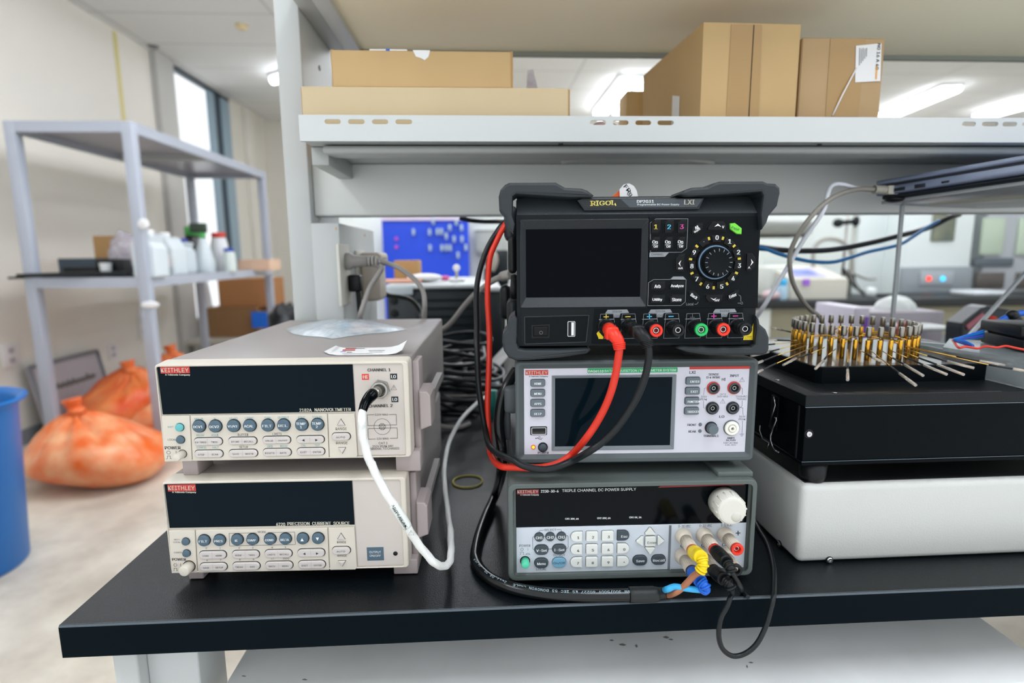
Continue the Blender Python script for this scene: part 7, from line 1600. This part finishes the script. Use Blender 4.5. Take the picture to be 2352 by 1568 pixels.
# beige bench device
t = empty('bench_device', (AY(1885, 680, 2.95).x, 2.95, zB), 0, 'beige bench analyser with a sloped purple keypad on the far bench', 'device')
a = AY(1815, 686, 2.95); c = AY(1948, 640, 2.95); top = AY(1880, 608, 3.2).z; DV = mat('analyser_beige', 'c8c6ba', .45)
b = MB(); w2 = (c.x-a.x)
b.hexa([(a.x, 2.95, zB), (c.x, 2.95, zB), (c.x, 3.3, zB), (a.x, 3.3, zB), (a.x, 2.95, c.z), (c.x, 2.95, c.z), (c.x, 3.3, top), (a.x, 3.3, top)], DV); O_(b, 'housing', t)
b = MB(); sl_ = (top-c.z)/.35; P_ = [(a.x+.05, 3.0), (c.x-.1, 3.0), (c.x-.1, 3.2), (a.x+.05, 3.2)]; b.add([(x, y, c.z+(y-2.95)*sl_+.004) for x, y in P_], [(0, 1, 2, 3)], mat('keypad_lilac', 'b5aee0', .4)); b.add([(x, y, c.z+(y-2.95)*sl_+.006) for x, y in ((a.x+.08, 3.03), (a.x+.22, 3.03), (a.x+.22, 3.15), (a.x+.08, 3.15))], [(0, 1, 2, 3)], mat('lcd_blue', '6a7ab8', .3)); O_(b, 'keypad', t)
b = MB(); q = AY(1852, 648, 2.945); b.box(q.x-.02, q.x+.02, 2.94, 2.95, q.z-.02, q.z+.02, mat('purple_mark', '9a60d0', .4)); O_(b, 'badge', t)
far('device_box', 'pale box with bottles in front at the left end of the far bench', 'box', 1766, 1812, 612, 690, 3.15, .25, mat('pale_far_box', 'cfd3cc', .5), z0=zB)
t, r, h = bottle(1788, 1812, 640, 2.92, mat('blueish_bottle', 'a9c8dc', .3), mat('cyan_cap', '38b8f0', .4), .3, 'small bottle with a bright cyan cap on the far bench', z0=zB)
b = MB(); q = AY(1775, 684, 2.9); b.ell((q.x, 2.92, zB+.03), .06, .04, .03, mat('pinkish_pack', 'c8b0b4', .5)); b.build('pack', None, 'soft pinkish pack at the left end of the far bench', 'pack')
t = empty('retort_stand', (AY(1955, 690, 3.3).x, 3.3, zB), 0, 'steel retort stand with a black clamp on the far bench', 'stand')
b = MB(); q = AY(1945, 510, 3.3); b.cyl((q.x-t.location.x, 0, 0), (q.x-t.location.x, 0, q.z-zB+.1), .009, STEEL); q2 = AY(1963, 510, 3.3); b.cyl((q2.x-t.location.x, 0, 0), (q2.x-t.location.x, 0, q.z-zB+.1), .012, mat('pole_pale', 'c2c6bd', .4)); b.build('pole', t)
b = MB(); b.tube([AY(1922, 512, 3.27)-t.location, AY(1970, 508, 3.27)-t.location], .016, BLKP, 10, 1); b.ell(AY(1925, 512, 3.27)-t.location, .035, .03, .03, BLKP); b.ell(AY(1966, 508, 3.27)-t.location, .025, .02, .035, BLKP); b.build('clamp', t)
b = MB(); b.tube([AY(1868, 620, 3.25)-t.location, AY(1868, 580, 3.25)-t.location, AY(1880, 556, 3.25)-t.location, AY(1905, 548, 3.25)-t.location, AY(1935, 556, 3.25)-t.location, AY(1955, 580, 3.25)-t.location, AY(1958, 640, 3.25)-t.location], .014, mat('hose_grey', '9c9a92', .4), 10); b.build('hose', t)
b = MB(); rnd = random.Random(2)
for i in range(5): b.tube([AY(1935+i*6, 615+i*3, 3.15)-t.location, AY(1950+i*4, 640+i*4, 3.15)-t.location, AY(1965+i*8, 660+i*6, 3.15)-t.location], .010, (BLKP, STEEL)[i % 2], 8)
b.tube([AY(1960, 628, 3.1)-t.location, AY(1990, 640, 3.1)-t.location, AY(2012, 640, 3.1)-t.location], .008, STEEL, 8); b.build('clamp_arm', t)
far('beaker', 'white plastic beaker on the far bench', 'beaker', 1996, 2018, 660, 694, 3.0, .06, mat('beaker_white', 'd3d8d8', .3), .02, z0=zB)
far('balance', 'flat white balance with a black foot on the far bench', 'balance', 2022, 2058, 676, 686, 3.05, .1, BLKP, .01, z0=zB)
far('tray', 'white wire tray on the far bench in front of the grey cabinet', 'tray', 2236, 2320, 668, 694, 3.0, .2, mat('tray_white', 'c9cfd2', .4), .02, z0=zB)
t = empty('hanging_hood', (AY(1810, 520, 2.6).x, 2.7, AY(1810, 540, 2.6).z), 0, 'grey hood-like housing hanging over the left end of the far bench', 'lamp')
a = AY(1700, 540, 2.6); c = AY(1872, 505, 2.6); b = MB(); b.box(a.x, c.x, 2.6, 2.85, a.z, c.z, mat('hood_housing', '8a8d88', .4), .02); O_(b, 'housing', t)
b = MB(); b.cyl((a.x+.1, 2.72, c.z), (a.x+.1, 2.72, CZ), .01, STEEL); O_(b, 'suspension_rod', t)  # hood-like housing, not a lamp; the rod is added to carry it
b = MB(); b.box(a.x+.02, c.x-.02, 2.62, 2.83, a.z-.012, a.z, BLKP, .004); O_(b, 'dark_underside', t)
# nearer things behind the pins, on the near bench
t = empty('tissue_box', (AY(2055, 760, .98).x, 1.03, 0), 0, 'white and lilac tissue box with a white tissue on the bench behind the pins', 'tissue box')
a = AY(1957, 780, .95); c = AY(2157, 706, .98); c1 = AY(2000, 706, .95)
b = MB(); b.box(a.x, c1.x, .95, 1.12, .001, c1.z, mat('tissue_box_white', 'd9d4e2', .5), .003); b.box(c1.x, c.x, .96, 1.12, .001, c.z-.008, mat('tissue_box_lilac', 'a59fa8', .5), .003); b.build('box_body', t, M=Matrix.Translation(-t.location))
b = MB(); q = AY(1985, 745, .949); b.box(q.x-.004, q.x+.010, .948, .951, .02, q.z+.02, mat('violet_print', '8a5ac8', .5)); b.build('print', t, M=Matrix.Translation(-t.location))
b = MB(); q = AY(2075, 700, 1.0); rq = .050
b.ell((q.x, 1.03, c.z-.008), rq, .04, .034, mat('soft_tissue', 'dfe5e4', .7), 24, 14, lambda d: 1+.1*math.sin(d.x*7+d.y*5)); b.build('tissue', t, M=Matrix.Translation(-t.location))
t = empty('jar', (AY(2086, 760, .75).x, .75, 0), 0, 'jar with a red lid beside the ring of pins', 'jar')
q = AY(2086, 744, .75).z; q1 = AY(2086, 772, .75).z; b = MB(); b.lathe([(.019, 0), (.02, .004), (.02, q1*.95), (.017, q1)], (0, 0, 0), (0, 0, 1), mat('jar_dark_red', '6a2426', .3), 24); b.build('jar_body', t); b = MB(); b.lathe([(.0215, q1), (.0215, q), (.019, q+.003), (.0001, q+.003)], (0, 0, 0), (0, 0, 1), mat('jar_red_lid', 'c8413a', .4), 24); b.build('lid', t)
# multimeter leaning
t = empty('multimeter', (AY(2250, 760, .62).x, .62, 0), 0, 'dark multimeter with red trim standing behind the motor block', 'multimeter')
b = MB(); Mm = Matrix.Translation((0, 0, .10)) @ Matrix.Rotation(math.radians(-32), 4, 'Y') if 0 else None
pp_ = [AY(x_, y_, .62) for x_, y_ in ((2210, 752), (2212, 742), (2258, 706), (2272, 702), (2330, 712), (2352, 730), (2352, 790), (2215, 790))]; pp_[-2].z = .001; pp_[-1].z = .001
b.prism([(p.x-t.location.x, p.z) for p in pp_], .04, 0, mat('meter_dark', '2a3034', .4), ch=.004, back=True); b.build('meter_body', t)
b = MB(); pp_ = [AY(x_, y_, .618) for x_, y_ in ((2218, 748), (2256, 718), (2262, 724), (2224, 758))]; b.prism([(p.x-t.location.x, p.z) for p in pp_], -.001, -.004, mat('meter_pink', 'b86a78', .4), ch=.001); b.build('label_plate', t)
b = MB(); q = AY(2278, 738, .615); b.ell((q.x-t.location.x, -.006, q.z), .011, .006, .011, REDC); b.build('dial', t)
far('paper_stack', 'white papers on the bench between the red-lidded jar and the multimeter', 'paper', 2100, 2205, 752, 762, .85, .2, mat('paper_dim', 'c6cacb', .5), .002)
w = bpy.data.worlds.new('w'); bpy.context.scene.world = w; w.use_nodes = True
bg = w.node_tree.nodes['Background']; bg.inputs[0].default_value = lin('e6eaee'); bg.inputs[1].default_value = 1.35
sc = bpy.context.scene; sc.view_settings.view_transform = 'Standard'; sc.view_settings.look = 'None'; sc.view_settings.exposure = .18; sc.view_settings.gamma = 1
sc.view_settings.use_curve_mapping = False
